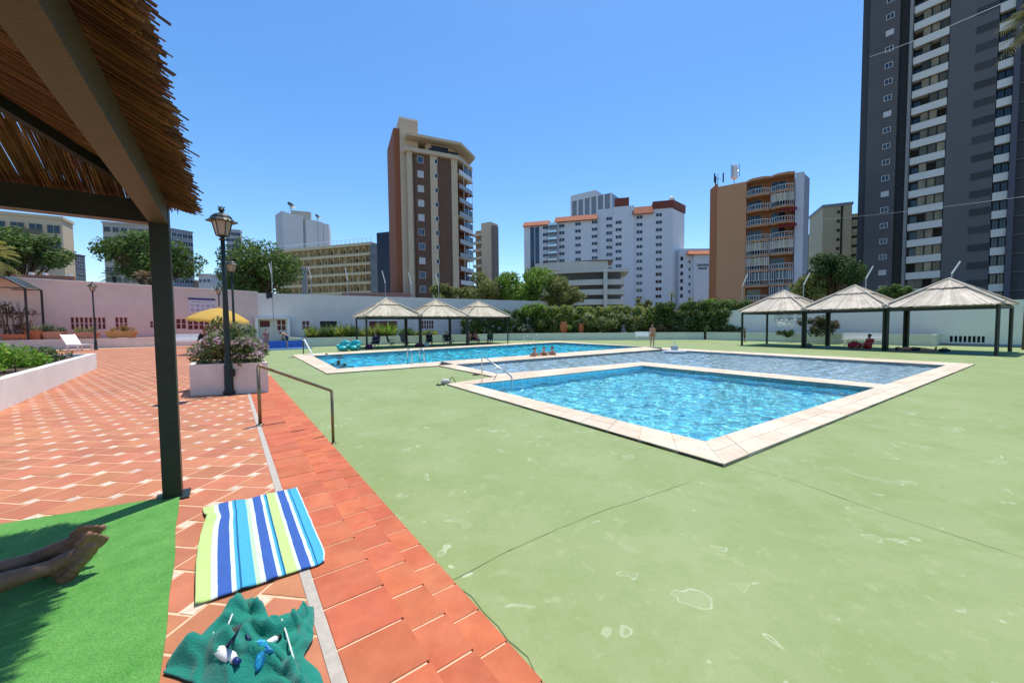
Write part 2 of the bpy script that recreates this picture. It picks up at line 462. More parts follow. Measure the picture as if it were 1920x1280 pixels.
# ================================================================ PLAZA, STEPS
plaza = thing('plaza_floor', None, None, (T0.x, T0.y, 0), kind='structure')
M_GROUT = mat('terracotta_grout', (.78,.50,.32), .95, .15, 15, .2)
M_TILE = mat('terracotta_tile', (.48,.172,.086), .8, .14, 5, .2, 60, island=.11, hv=.006, c2=(.54,.235,.115), c2amt=.6, c2scale=1.4)
M_STEPTILE = mat('red_step_tile', (.50,.122,.050), .75, .14, 7, .2, 70, island=.09, hv=.004, c2=(.57,.19,.09), c2amt=.6, c2scale=3)
def insert_mat():
    m = mat('painted_insert', (.74,.60,.44), .5, .15, 30, island=.12, c2=(.5,.3,.25), c2amt=.7, c2scale=38)
    return m
M_INS = insert_mat()
# base slab
far_t = 36.0
mb = MB(); mb.prism([uw(-9,0), uw(far_t,0), uw(far_t,-45), uw(-9,-45)], DECK-.2, -.003)
mb.build('bed', M_GROUT, parent=plaza)
# border strip
M_TERR = mat('grey_border_stone', (.47,.42,.36), .85, .15, 25, .3, 80)
mb = MB(); mb.prism([uw(-6,-.048), uw(16,-.048), uw(16,0), uw(-6,0)], -.03, .002)
mb.build('border_strip', M_TERR, parent=plaza)
# hopscotch tiling
e_ang = R(90-8)  # heading of tile edge
E2 = Vector((math.cos(e_ang), math.sin(e_ang), 0)); E1v = Vector((E2.y, -E2.x, 0))
TA, TB = .272, .080
L1 = E1v*TA + E2*TB; L2 = E1v*(-TB) + E2*TA
def clip_half(poly, p, nrm):
    out = []
    for i in range(len(poly)):
        a, b_ = poly[i], poly[(i+1) % len(poly)]
        da, db = (a-p).dot(nrm), (b_-p).dot(nrm)
        if da <= 0: out.append(a)
        if (da < 0 < db) or (db < 0 < da): out.append(a.lerp(b_, da/(da-db)))
    return out
gp = at(400, 944.7, 0) # an insert seen in the picture fixes the phase
base0 = gp - E1v*(TA+TB/2) - E2*(TB/2)
def tile_poly(o, x0, x1, y0, y1, g):
    return [o+E1v*(x0+g)+E2*(y0+g), o+E1v*(x1-g)+E2*(y0+g), o+E1v*(x1-g)+E2*(y1-g), o+E1v*(x0+g)+E2*(y1-g)]
tiles = []; inserts = []
edge_p = uw(0,-.050)
for i in range(-130, 40):
    for j in range(-40, 130):
        o = base0 + L1*i + L2*j
        c = o + E1v*(TA/2) + E2*(TA/2)
        if c.y < -2.5 or c.y > 31 or abs(c.x) > 1.42*max(c.y,0)+4.5: continue
        unseen = 200 if (c.y < .8 or abs(c.x) > 1.40*c.y+.2) else 0
        if (c-edge_p).dot(W) > .25: continue
        q = (c-T0); tt = q.dot(U)
        if tt > far_t-1: continue
        p = clip_half(tile_poly(o, 0, TA, 0, TA, .007), edge_p, W)
        if len(p) >= 3: tiles.append((c.length+unseen, p, (c-edge_p).dot(W) < -.25))
        p = clip_half(tile_poly(o, TA, TA+TB, 0, TB, .004), edge_p, W)
        if len(p) >= 3: inserts.append((c.length+unseen, p, (c-edge_p).dot(W) < -.25))
tiles.sort(key=lambda t: t[0]); inserts.sort(key=lambda t: t[0])
def chamfer_prism(mb, poly, z0, z1, ch):
    k = len(poly); c = sum(poly, Vector())/k
    up = [p + (c-p).normalized()*ch*1.4 for p in poly]
    vs = [(p.x,p.y,z0) for p in poly] + [(p.x,p.y,z1-ch*.6) for p in poly] + [(p.x,p.y,z1) for p in up]
    fs = [(i,(i+1)%k,k+(i+1)%k,k+i) for i in range(k)] + [(k+i,k+(i+1)%k,2*k+(i+1)%k,2*k+i) for i in range(k)] + [tuple(2*k+i for i in range(k))]
    mb.add(vs, fs)
def lay(lst, name, m, fieldname, thick):
    shared = None
    for d, p, full in lst[:300]:
        dz = random.uniform(-.0015, .0015)
        c = sum(p, Vector())/len(p)
        if full and shared is not None:
            o = bpy.data.objects.new(name, shared); col.objects.link(o)
            o.parent = plaza; o.location = c - ORG[plaza.name] + Vector((0,0,dz))
        else:
            mb = MB(); chamfer_prism(mb, [q-c for q in p], -thick, 0, .0025)
            o = mb.build(name, m, local=True); o.parent = plaza; o.location = c - ORG[plaza.name] + Vector((0,0,dz))
            if full: shared = o.data
    mb = MB()
    for d, p, full in lst[300:]:
        dz = random.uniform(-.0015,.0015)
        k = len(p); mb.add([(q.x,q.y,dz) for q in p], [tuple(range(k))])
    tag(mb.build(fieldname, m, parent=plaza), kind='stuff')
lay(tiles, 'tile', M_TILE, 'far_tiles', .012)
lay(inserts, 'insert', M_INS, 'far_inserts', .012)

# steps down to the deck
steps = thing('garden_steps', None, None, tuple(uw(0,0,DECK)), kind='structure')
TR = [(0.0,.28,0.0), (.28,.53,-.153), (.53,.78,-.306)]
for w0, w1, z in TR:
    mb = MB(); mb.prism([uw(-9,w0), uw(far_t,w0), uw(far_t,w1-.012), uw(-9,w1-.012)], DECK-.25, z-.0045)
    mb.build('step_core', M_GROUT, parent=steps)
for k_, (w0, w1, z) in enumerate(TR):
    t = -2.0 + .09*k_; shared = None
    TL = .272
    while t < 13.5:
        dz = random.uniform(-.0012,.0012)
        if shared is None:
            mb = MB(); chamfer_prism(mb, [U*.006+W*.003, U*(TL-.006)+W*.003, U*(TL-.006)+W*(w1-w0), U*.006+W*(w1-w0)], -.03, 0, .0025)
            o = mb.build('tile', M_STEPTILE, local=True); shared = o.data
        else:
            o = bpy.data.objects.new('tile', shared); col.objects.link(o)
        o.parent = steps; o.location = uw(t, w0, z+dz) - ORG[steps.name]
        t += TL + random.uniform(-.0005, .0005)
# ================================================================ FOLIAGE TOOLS
def leaf_mesh(name, m, parent, centers, radii, n, size, seed=0, shell=.55, elong=1.5, droop=0.0, vertical=0.0, kind=None):
    """n leaf-sized faces spread through ellipsoid clumps"""
    r = np.random.default_rng(seed)
    C = np.array([list(c) for c in centers], float); Rr = np.array([[q]*3 if np.isscalar(q) else list(q) for q in radii], float)
    vol = np.prod(Rr, 1)**(2/3); pick = r.choice(len(C), n, p=vol/vol.sum())
    d = r.normal(size=(n,3)); d /= np.linalg.norm(d, axis=1)[:,None]
    rad = np.where(r.random(n) < shell, r.uniform(.8,1.06,n), r.random(n)**(1/3))
    P = C[pick] + d*Rr[pick]*rad[:,None] + r.normal(size=(n,3))*size*.4
    nr = d*.8 + r.normal(size=(n,3))*.7; nr[:,2] += .35; nr /= np.linalg.norm(nr, axis=1)[:,None]
    t = r.normal(size=(n,3)); t[:,2] += vertical*2 - droop*1.5
    t -= nr*(t*nr).sum(1)[:,None]; t /= np.linalg.norm(t, axis=1)[:,None]; b = np.cross(nr, t)
    s = size*r.uniform(.6,1.35,n)[:,None]
    v0 = P - t*s*elong*.5; v1 = P + b*s*.42 + nr*s*.12; v2 = P + t*s*elong*.5; v3 = P - b*s*.42 + nr*s*.12
    V = np.stack([v0,v1,v2,v3],1).reshape(-1,3); I = np.arange(n)*4
    F = np.stack([I,I+1,I+2,I+3],1)
    return add_mesh(name, V, F.tolist(), m, parent)
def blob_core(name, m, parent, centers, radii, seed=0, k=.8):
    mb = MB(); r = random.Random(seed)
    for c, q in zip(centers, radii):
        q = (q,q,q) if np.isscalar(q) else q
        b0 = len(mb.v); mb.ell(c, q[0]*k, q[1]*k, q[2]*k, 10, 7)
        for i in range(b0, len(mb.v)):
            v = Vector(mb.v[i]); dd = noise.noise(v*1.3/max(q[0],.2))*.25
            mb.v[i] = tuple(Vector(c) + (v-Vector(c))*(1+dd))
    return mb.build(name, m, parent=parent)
M_BARK = mat('bark', (.10,.075,.05), .9, .3, 8, .5, 30)
M_LEAF = leafmat('leaf_green', (.075,.13,.03), c2=(.12,.17,.035))
M_LEAFD = leafmat('leaf_dark', (.03,.065,.018), c2=(.05,.085,.022))
M_LEAFB = leafmat('leaf_bright', (.13,.22,.03), c2=(.19,.26,.04))
M_LEAFO = leafmat('leaf_olive', (.15,.17,.05), c2=(.20,.20,.06))
M_CORE = mat('foliage_light_block', (.04,.07,.02), .9, .3, 6)  # dark solid filler added inside hedges and shrubs to block light
M_SOIL = mat('soil', (.10,.07,.045), .95, .3, 12, .5)
def tree(name, label, base, top_z, clumps, m, n, leaf, trunk_r=.22, seed=0, group='trees behind the boundary wall', crown_w=None):
    root = thing(name, label, 'tree', base, group=group)
    r = random.Random(seed); cs = [Vector(c) for c, q in clumps]; mid = sum(cs, Vector())/len(cs)
    mb = MB(); fork = Vector((base[0]*.3+mid.x*.7, base[1]*.3+mid.y*.7, base[2] + (mid.z-base[2])*.62))
    b = Vector(base); q1 = b.lerp(fork,.5)+Vector((r.uniform(-.2,.2), r.uniform(-.2,.2), 0))
    mb.path([b, q1, fork], [trunk_r, trunk_r*.8, trunk_r*.62], 9)
    for c in cs:
        j = fork.lerp(c,.5)+Vector((r.uniform(-.3,.3), r.uniform(-.3,.3), r.uniform(0,.3)))
        mb.path([fork, j, c], [trunk_r*.45, trunk_r*.28, trunk_r*.1], 6)
        for k in range(3):
            e = c + Vector((r.uniform(-1,1), r.uniform(-1,1), r.uniform(-.2,1)))*1.0
            mb.path([j, e], [trunk_r*.18, trunk_r*.05], 5)
    mb.build('trunk', M_BARK, parent=root, smooth=True)
    leaf_mesh('crown', m, root, [c for c,_ in clumps], [q for _,q in clumps], n, leaf, seed)
    return root
def clumps_px(px, py, wx, wy, Y, n, seed, depth=None, rs=.34):
    """clumps filling an ellipse that is wx x wy pixels in the picture at distance Y"""
    r = random.Random(seed); out = []; k = Y/FPX
    c = dp(px, py, Y); ax, az = wx*k/2, wy*k/2; ay = depth or min(ax, az*1.5)
    for i in range(n):
        while True:
            a, b, d = r.uniform(-1,1), r.uniform(-1,1), r.uniform(-1,1)
            if a*a+b*b+d*d < 1: break
        q = r.uniform(.7,1.2)*rs*min(ax,az)
        f = .8
        out.append((Vector((c.x+a*ax*f, c.y+d*ay*f, c.z+b*az*f)), (q*1.15,q*1.15,q*.85)))
    return out

# ================================================================ THE SHELTER WE SIT UNDER
M_REED = mat('reed', (.20,.10,.036), .7, .2, 12, island=.55, hv=.02, trans=.12, c2=(.11,.05,.018), c2scale=5)
M_WOODBEAM = mat('brown_painted_beam', (.070,.050,.022), .55, .2, 9, .15, 50)
C1 = at(325, 931, 0); PW = .11
ux, wx_ = U.copy(), W.copy()
per = thing('reed_shelter', 'reed roofed shelter with dark green post and beams at upper left', 'shelter', tuple(C1))
SIDE = 3.5
ZB0, ZB1 = 2.075, 2.23
def pg(a, b, z): # a metres from the seen corner towards us, b metres to the left
    p = C1 - ux*a - wx_*b; return Vector((p.x, p.y, z))
for a, b in ((0,0), (SIDE,0), (0,SIDE), (SIDE,SIDE)):
    mb = MB(); p = pg(a,b,0); mb.obox((p.x,p.y,ZB1/2), ux*(PW/2), wx_*(PW/2), (0,0,ZB1/2))
    mb.obox((p.x,p.y,.006), ux*.1, wx_*.1, (0,0,.006))
    mb.build('post', M_DARKMETAL, parent=per)
ctr = pg(SIDE/2, SIDE/2, 3.1)
for (p, q, m_) in ((pg(.06,0,0), pg(SIDE-.06,0,0), M_WOODBEAM), (pg(0,.06,0), pg(0,SIDE-.06,0), M_DARKMETAL), (pg(SIDE,.06,0), pg(SIDE,SIDE-.06,0), M_DARKMETAL), (pg(.06,SIDE,0), pg(SIDE-.06,SIDE,0), M_DARKMETAL)):
    mb = MB(); zz = (ZB0+ZB1)/2
    mb.beam((p.x,p.y,zz), (q.x,q.y,zz), PW*.95, ZB1-ZB0); mb.build('eave_beam', m_, parent=per)
for a, b in ((0,0), (SIDE,0), (0,SIDE), (SIDE,SIDE)):
    mb = MB(); p = pg(a,b,ZB1+.02); mb.beam(p, ctr, .05, .06); mb.build('hip_rafter', M_DARKMETAL, parent=per)
for side in range(4):
    mb = MB()
    f = .5
    cs = [pg(0,0,ZB1), pg(SIDE,0,ZB1), pg(SIDE,SIDE,ZB1), pg(0,SIDE,ZB1)]
    a_, b_ = cs[side].lerp(ctr, f), cs[(side+1)%4].lerp(ctr, f); mb.beam(a_+Vector((0,0,.03)), b_+Vector((0,0,.03)), .03, .03); mb.build('purlin', M_DARKMETAL, parent=per)
# reeds run down each slope and stick out past the eave
mb = MB(); r = random.Random(4)
faces4 = [((0,0),(SIDE,0), wx_), ((0,0),(0,SIDE), ux), ((SIDE,0),(SIDE,SIDE), -ux), ((0,SIDE),(SIDE,SIDE), -wx_)]
for fi, (c0, c1_, outw) in enumerate(faces4):
    p0 = pg(*c0, ZB1+.06); p1 = pg(*c1_, ZB1+.06); along = (p1-p0).normalized(); L = (p1-p0).length
    up = (ctr - (p0+p1)/2); up = up + Vector((0,0,.07)); SL = up.length; upn = up.normalized()
    nrm = along.cross(upn); nrm = nrm if nrm.z > 0 else -nrm
    layers = 5 if fi < 2 else 4
    for lay_ in range(layers):
        x = -.24
        while x < L+.24:
            x += r.uniform(.0065,.0155)
            lim = min(max(x,0), max(L-x,0))/(L/2)          # how far up the hip lets this reed go
            smax = SL*min(1.0, lim) + .05
            ov = .22 + r.gauss(0,.028)
            if x < 0 or x > L: ov -= 1.0*max(-x, x-L) ; smax = -.0
            s = -ov
            while s < smax - .05:
                ln = r.uniform(.55,1.9); s1 = min(s+ln, smax)
                if s1 - s < .06: break
                a_ = p0 + along*x + upn*s + nrm*(lay_*.012 + r.uniform(-.006,.008))
                b_ = p0 + along*(x+r.gauss(0,.016)*(s1-s)) + upn*s1 + nrm*(lay_*.012 + r.uniform(-.006,.008))
                mb.path([a_, b_], [r.uniform(.0026,.0050), r.uniform(.0024,.0042)], 4, caps=True)
                s = s1 + r.uniform(-.1,.05)
                if r.random() < .05: break
tag(mb.build('reed_thatch', M_REED, parent=per), kind='stuff')

# ---- green mat
def carpet_mat(name, c, c2, fs=180):
    m = bpy.data.materials.new(name); m.use_nodes = True; N = m.node_tree.nodes; L = m.node_tree.links
    b = N['Principled BSDF']; b.inputs['Roughness'].default_value = .95; b.inputs['Specular IOR Level'].default_value = .1; b.inputs['Sheen Weight'].default_value = .15
    geo = N.new('ShaderNodeNewGeometry')
    n1 = N.new('ShaderNodeTexNoise'); n1.inputs['Scale'].default_value = 5; n1.inputs['Detail'].default_value = 8; n1.inputs['Roughness'].default_value = .75; L.new(geo.outputs['Position'], n1.inputs['Vector'])
    n2 = N.new('ShaderNodeTexNoise'); n2.inputs['Scale'].default_value = fs; n2.inputs['Detail'].default_value = 3; L.new(geo.outputs['Position'], n2.inputs['Vector'])
    mx = N.new('ShaderNodeMix'); mx.data_type = 'RGBA'; mx.inputs[6].default_value = (*c,1); mx.inputs[7].default_value = (*c2,1)
    mr = N.new('ShaderNodeMapRange'); mr.inputs[1].default_value = .35; mr.inputs[2].default_value = .65; L.new(n1.outputs[0], mr.inputs[0]); L.new(mr.outputs[0], mx.inputs[0])
    hs = N.new('ShaderNodeHueSaturation'); m2 = N.new('ShaderNodeMapRange'); m2.inputs[1].default_value = .3; m2.inputs[2].default_value = .7; m2.inputs[3].default_value = .7; m2.inputs[4].default_value = 1.3
    L.new(n2.outputs[0], m2.inputs[0]); L.new(m2.outputs[0], hs.inputs['Value']); L.new(mx.outputs[2], hs.inputs['Color']); L.new(hs.outputs[0], b.inputs['Base Color'])
    bp = N.new('ShaderNodeBump'); bp.inputs['Strength'].default_value = .7; bp.inputs['Distance'].default_value = .012; L.new(n2.outputs[0], bp.inputs['Height']); L.new(bp.outputs[0], b.inputs['Normal'])
    return m
M_MAT = carpet_mat('green_turf_mat', (.085,.30,.045), (.15,.39,.085))
k0 = at(337, 930, 0); k1 = at(0, 986, 0); k2 = at(300, 1280, 0)
k1 = k0 + (k1-k0)*2.6; k2 = k0 + (k2-k0)*1.9
ed = []
for a_, b_ in ((k1,k0),(k0,k2)):
    n_ = 40
    for i in range(n_):
        q = a_.lerp(b_, i/n_); d = (b_-a_).normalized(); s = Vector((-d.y,d.x,0)); ed.append(q + s*noise.noise(q*2.2)*.012)
ed.append(k2); ed.append(k1+(k2-k0))
mb = MB(); mb.prism(ed, .0025, .013)
tag(mb.build('turf_mat', M_MAT), 'bright green artificial turf mat under the reed shelter', 'mat')

# ---- striped beach towel
def stripe_mat():
    m = bpy.data.materials.new('striped_towel_cloth'); m.use_nodes = True; N = m.node_tree.nodes; L = m.node_tree.links
    b = N['Principled BSDF']; b.inputs['Roughness'].default_value = .95; b.inputs['Sheen Weight'].default_value = .2; b.inputs['Specular IOR Level'].default_value = .1
    uv = N.new('ShaderNodeUVMap'); uv.uv_map = 'uv'; sx = N.new('ShaderNodeSeparateXYZ'); L.new(uv.outputs[0], sx.inputs[0])
    cr = N.new('ShaderNodeValToRGB'); cr.color_ramp.interpolation = 'CONSTANT'; L.new(sx.outputs[0], cr.inputs[0])
    LIME, WHT, BLU, SKY, NAV, PALE = (.52,.74,.24), (.66,.76,.78), (.045,.12,.42), (.07,.42,.64), (.01,.13,.30), (.50,.76,.45)
    st = [(0,LIME),(.105,WHT),(.15,BLU),(.25,WHT),(.285,SKY),(.305,NAV),(.322,SKY),(.42,PALE),(.455,WHT),(.495,BLU),(.58,WHT),(.612,SKY),(.63,NAV),(.645,LIME),(.735,WHT),(.762,BLU),(.845,WHT),(.878,SKY),(.897,NAV),(.908,SKY),(.985,WHT)]
    els = cr.color_ramp.elements
    els[0].position = 0; els[0].color = (*st[0][1],1); els[1].position = st[1][0]; els[1].color = (*st[1][1],1)
    for p, c in st[2:]:
        e = els.new(p); e.color = (*c,1)
    geo = N.new('ShaderNodeNewGeometry'); n2 = N.new('ShaderNodeTexNoise'); n2.inputs['Scale'].default_value = 220; L.new(geo.outputs['Position'], n2.inputs['Vector'])
    mr = N.new('ShaderNodeMapRange'); mr.inputs[1].default_value=.3; mr.inputs[2].default_value=.7; mr.inputs[3].default_value = .84; mr.inputs[4].default_value = 1.14; L.new(n2.outputs[0], mr.inputs[0])
    hs = N.new('ShaderNodeHueSaturation'); L.new(mr.outputs[0], hs.inputs['Value']); L.new(cr.outputs[0], hs.inputs['Color']); L.new(hs.outputs[0], b.inputs['Base Color'])
    bp = N.new('ShaderNodeBump'); bp.inputs['Strength'].default_value = .5; bp.inputs['Distance'].default_value = .006; L.new(n2.outputs[0], bp.inputs['Height']); L.new(bp.outputs[0], b.inputs['Normal'])
    return m
def cloth(name, corners, nx, ny, m, zf, edge=None, thick=.006):
    """double-sided draped cloth over the bilinear patch of four ground corners TL,TR,BR,BL"""
    tl, tr, br, bl = corners; V = []; UVs = []
    for j in range(ny+1):
        for i in range(nx+1):
            s, t = i/nx, j/ny
            p = (tl.lerp(tr, s)).lerp(bl.lerp(br, s), t)
            if edge: p = p + edge(s, t)
            z = zf(s, t, p); V.append((p.x,p.y,z)); UVs.append((s,t))
    w = nx+1; F = [(j*w+i, (j+1)*w+i, (j+1)*w+i+1, j*w+i+1) for j in range(ny) for i in range(nx)]
    o = add_mesh(name, V, F, m, smooth=True)
    uvl = o.data.uv_layers.new(name='uv')
    for lp in o.data.loops: uvl.data[lp.index].uv = UVs[lp.vertex_index]
    md = o.modifiers.new('thickness', 'SOLIDIFY'); md.thickness = thick; md.offset = 1
    return o
tc_ = [at(380,956,0), at(557,917,0), at(617,1055,0), at(363,1139,0)]
def tz(s, t, p):
    z = .008 + .012*max(0, noise.noise(Vector((s*3.2, t*2.4, 1.7)))) + .006*max(0, noise.noise(Vector((s*8, t*7, 4)))) + .005*max(0, 1-abs(noise.noise(Vector((s*3+t*2, t*4, 8))))*7)
    f = math.exp(-((s-.03)/.09)**2 - ((t-.22)/.06)**2); z += .045*f             # rucked edge
    z += .012*math.exp(-((s)/.05)**2)*max(0, math.sin(t*9))
    z += .005*math.exp(-((t-.85)/.03)**2)*max(0,noise.noise(Vector((s*5,2,2))))
    return z
def te(s, t):
    a = U*0
    e = (1-s)**6
    off = W*(.006*math.sin(t*7.0+.4)*e + .03*e*math.exp(-((t-.2)/.08)**2))
    off += U*(.008*math.sin(s*11)*(1-t)**8)
    return off + (W*(-.012)+U*(.01))*math.exp(-((s-1)/.06)**2-((t-1)/.06)**2)*1.5
tw = cloth('beach_towel', tc_, 90, 60, stripe_mat(), tz, te)
tag(tw, 'striped blue, white and lime beach towel spread on the terracotta tiles', 'towel')

# ---- crumpled teal bag with its things
M_TEAL = mat('teal_cloth', (.006,.215,.16), .9, .12, 14, .35, 160, sheen=.2, c2=(.012,.26,.20), c2amt=.6, c2scale=6)
bc = [at(452,1130,0), at(584,1146,0), at(604,1335,0), at(300,1268,0)]
def bz(s, t, p):
    n1 = noise.noise(Vector((s*2.3+.3, t*2.0, 7.7))); n2 = noise.noise(Vector((s*4.6, t*5.2+1.0, 2.2))); n3 = noise.noise(Vector((s*11, t*10, 3.1)))
    h = .012 + .055*max(0, 1-abs(n1)*5.0)**1.5 + .030*max(0, 1-abs(n2)*4.5)**1.6 + .0025*n3 + .02*max(0,n1)
    roll = (t - (.78 - .10*s)) / .085
    h += .085*math.exp(-roll*roll)*max(0, 1-s*1.35)**.6 if s < .74 else 0          # thick rolled fold, lower left
    h += .06*math.exp(-((s-.10)/.10)**2-((t-.18)/.20)**2)
    k = max(abs(2*s-1), abs(2*t-1)); h = .006 + (h-.006)*(1 - .8*k**10)
    return max(.006, h)
def be(s, t):
    top = (1-t)**3; sag = -.085*math.exp(-((s-.58)/.16)**2)*top
    k = max(abs(2*s-1), abs(2*t-1))**4
    j = Vector((noise.noise(Vector((s*4,t*4,1.1))), noise.noise(Vector((s*4,t*4,5.5))), 0))*.04*k
    return Vector((0, sag, 0)) + j + Vector((-.05*math.exp(-((t-.55)/.14)**2)*s**6, 0, 0))
bag = thing('beach_bag', 'crumpled teal drawstring cloth lying at the bottom edge of the photo', 'bag', tuple(bc[0]))
o = cloth('cloth', bc, 70, 60, M_TEAL, bz, be); o.parent = bag; o.location = o.location - ORG[bag.name]
def bp_(px, py, z): return at(px, py, z)
M_CORD = mat('white_cord', (.6,.66,.6), .8, .1, 40)
def sit(px, py, up=.006):   # a point on the bag's cloth under this pixel
    z = .05
    for _ in range(6):
        p = at(px, py, z)
        best = None
        # nearest patch parameter
        for i in range(21):
            for j in range(21):
                s, t = i/20, j/20; q = bc[0].lerp(bc[1],s).lerp(bc[3].lerp(bc[2],s),t)+be(s,t)
                d = (q.x-p.x)**2+(q.y-p.y)**2
                if best is None or d < best[0]: best = (d, s, t)
        z = bz(best[1], best[2], None) + up
    return at(px, py, z)
for pts_ in ([(528,1160),(538,1190),(545,1215),(552,1240)], [(436,1150),(424,1180),(410,1215),(400,1222),(399,1200),(400,1185)]):
    mb = MB(); mb.path([sit(x,y,.022) for x,y in pts_], .0035, 6); mb.build('drawstring', M_CORD, parent=bag, smooth=True)
# small things lying on it
M_BLUEP = mat('blue_foil', (.01,.16,.42), .3, .5, 30, c2=(.05,.5,.65), c2amt=1, c2scale=28)
M_SMOKE = mat('smoky_lens', (.06,.08,.07), .15, .2, 10)
q = sit(489, 1213, .014); q2 = sit(518, 1197, .016)
mb = MB(); d = (q2-q).normalized(); s_ = d.cross(Vector((0,0,1))).normalized()
mb.path([q, q.lerp(q2,.25), q.lerp(q2,.9), q2], [.004,.013,.0145,.011], 12); 
t_ = tag(mb.build('lotion_tube', M_WHITEPAINT, smooth=True), 'small white lotion tube lying on the teal cloth', 'tube')
mb = MB(); mb.path([q2, q2+d*.018], [.012,.011], 10); mb.build('cap', M_BLACKMETAL, parent=t_, smooth=True)
q = sit(406, 1217, .02); q2 = sit(440, 1236, .02)
mb = MB(); mb.path([q, q.lerp(q2,.2), q.lerp(q2,.8), q2], [.014,.019,.019,.012], 12)
t_ = tag(mb.build('sunscreen_bottle', M_WHITEPAINT, smooth=True), 'white sunscreen bottle half tucked under blue packets on the teal cloth', 'bottle')
mb = MB(); d = (q2-q).normalized(); mb.path([q2, q2+d*.025], [.010,.010], 10); mb.build('cap', mat('navy_plastic', (.01,.03,.16), .35), parent=t_, smooth=True)
for nm, lab, pts4 in (('snack_packet', 'shiny blue foil packet in the middle of the teal cloth', [(462,1212),(500,1205),(512,1222),(470,1240)]), ('snack_packet', 'pale edged blue foil packet lowest on the teal cloth', [(468,1238),(510,1220),(516,1232),(480,1262)])):
    cc = [sit(x,y,.012) for x,y in pts4]
    V = []; nx = 14
    for j in range(nx+1):
        for i in range(nx+1):
            s, t = i/nx, j/nx; p = cc[0].lerp(cc[1],s).lerp(cc[3].lerp(cc[2],s),t)
            z = p.z + .03*(1-(2*s-1)**4)*(1-(2*t-1)**4) + .01*noise.noise(Vector((s*6,t*6,cc[0].x*30))); V.append((p.x,p.y,z))
    w_ = nx+1; F = [(j*w_+i,(j+1)*w_+i,(j+1)*w_+i+1,j*w_+i+1) for j in range(nx) for i in range(nx)]
    o = add_mesh(nm, V, F, M_BLUEP, smooth=True); tag(o, lab, 'packet', 'blue foil packets on the teal cloth'); md = o.modifiers.new('t','SOLIDIFY'); md.thickness = .004
gl = thing('swim_goggles', 'dark swim mask with smoky lenses half under the teal cloth', 'goggles', tuple(sit(438,1190,.01)))
for (x,y) in ((428,1196),(446,1178)):
    p = sit(x,y,.022); mb = MB(); mb.ell(p, .030,.024,.010, 12, 8); mb.build('lens', M_SMOKE, parent=gl, smooth=True)
mb = MB(); mb.path([sit(420,1215,.02), sit(436,1200,.035), sit(452,1172,.03), sit(462,1190,.02), sit(468,1200,.015)], .007, 8); mb.build('strap', mat('navy_rubber',(.012,.03,.10),.5), parent=gl, smooth=True)

# ================================================================ HANDRAIL
M_BRASS = mat('weathered_brown_tube', (.26,.20,.12), .38, .2, 12, metal=.75, c2=(.12,.09,.05), c2scale=9)
hp0 = at(488, 796, 0); hp1 = at(625, 831, DECK)
hr = thing('handrail', 'bent brown metal handrail running down the terracotta steps', 'handrail', tuple(hp0))
top0 = hp0 + Vector((0,0,.80)); top1 = hp1 + Vector((0,0,.80))
for b_, t_ in ((hp0, top0), (hp1, top1)):
    mb = MB(); mb.tube(b_, t_ - Vector((0,0,.02)), .021, n=12); mb.lathe([(.045,0),(.045,.008),(.024,.014)], b_, 14); mb.build('post', M_BRASS, parent=hr, smooth=True)
mb = MB(); dd = (top1-top0).normalized()
mb.path([top0-Vector((0,0,.03)), top0+dd*.012+Vector((0,0,-.006)), top0+dd*.04, top1-dd*.03, top1-dd*.008+Vector((0,0,-.006)), top1-Vector((0,0,.03))], .021, 12); mb.build('rail', M_BRASS, parent=hr, smooth=True)

# ================================================================ LAMP POSTS
M_LAMPGLASS = mat('frosted_lamp_glass', (.55,.42,.32), .35, .1, 10, trans=.3)
def lamp_post(label, base, H, lean=0):
    root = thing('lamp_post', label, 'lamp post', tuple(base), group='lantern posts round the terrace')
    k = H/3.6
    mb = MB(); b = Vector(base)
    mb.lathe([(.10,0),(.10,.05),(.075,.09),(.07,.55),(.055,.60),(.05,1.4),(.043,2.0),(.035,H-.62)], b, 14)
    mb.build('pole', M_DARKMETAL, parent=root, smooth=True)
    h = b + Vector((0,0,H-.62)); s = .62
    mb = MB(); mb.lathe([(.05,-.02),(.07,.0),(.03,.03),(.10,.06),(.105,.075)], h, 6); mb.build('lamp_holder', M_DARKMETAL, parent=root)
    mb = MB(); mb.lathe([(.095,.076),(.155,.34)], h, 6); mb.build('lamp_glass', M_LAMPGLASS, parent=root)
    for i in range(6):
        t = 2*math.pi*(i+.5)/6; c, s2 = math.cos(t), math.sin(t)
        mb = MB(); mb.tube(h+Vector((.1*c,.1*s2,.07)), h+Vector((.162*c,.162*s2,.345)), .009, n=5); mb.build('glazing_bar', M_DARKMETAL, parent=root)
    mb = MB(); mb.lathe([(.235,.335),(.215,.36),(.185,.385),(.165,.43),(.11,.475),(.06,.49),(.05,.50)], h, 12); rf = mb.build('lamp_roof', M_DARKMETAL, parent=root, smooth=False)
    for i in range(6):
        t = 2*math.pi*(i+.5)/6; mb = MB(); q = h+Vector((.235*math.cos(t),.235*math.sin(t),.34)); mb.ell(q, .018,.018,.022, 6, 4); mb.build('ornament', M_DARKMETAL, parent=rf)
    mb = MB(); mb.lathe([(.05,.50),(.03,.53),(.06,.56),(.045,.585),(.02,.60),(.012,.63)], h, 8)
    for i in range(4):
        t = math.pi/2*i; mb.tube(h+Vector((0,0,.58)), h+Vector((.075*math.cos(t),.075*math.sin(t),.615)), .012, .006, 5)
    mb.build('finial', M_DARKMETAL, parent=root)
    return root
lb = at(430, 739, 0)
near_lamp = lamp_post('tall dark lantern post standing in front of the flower planter', lb, 3.62)
mb = MB(); q = lb + Vector((.07,-.0,.42)); mb.obox(q, (.04,0,0), (0,.03,0), (0,0,.07)); mb.build('junction_box', M_BLACKMETAL, parent=near_lamp)
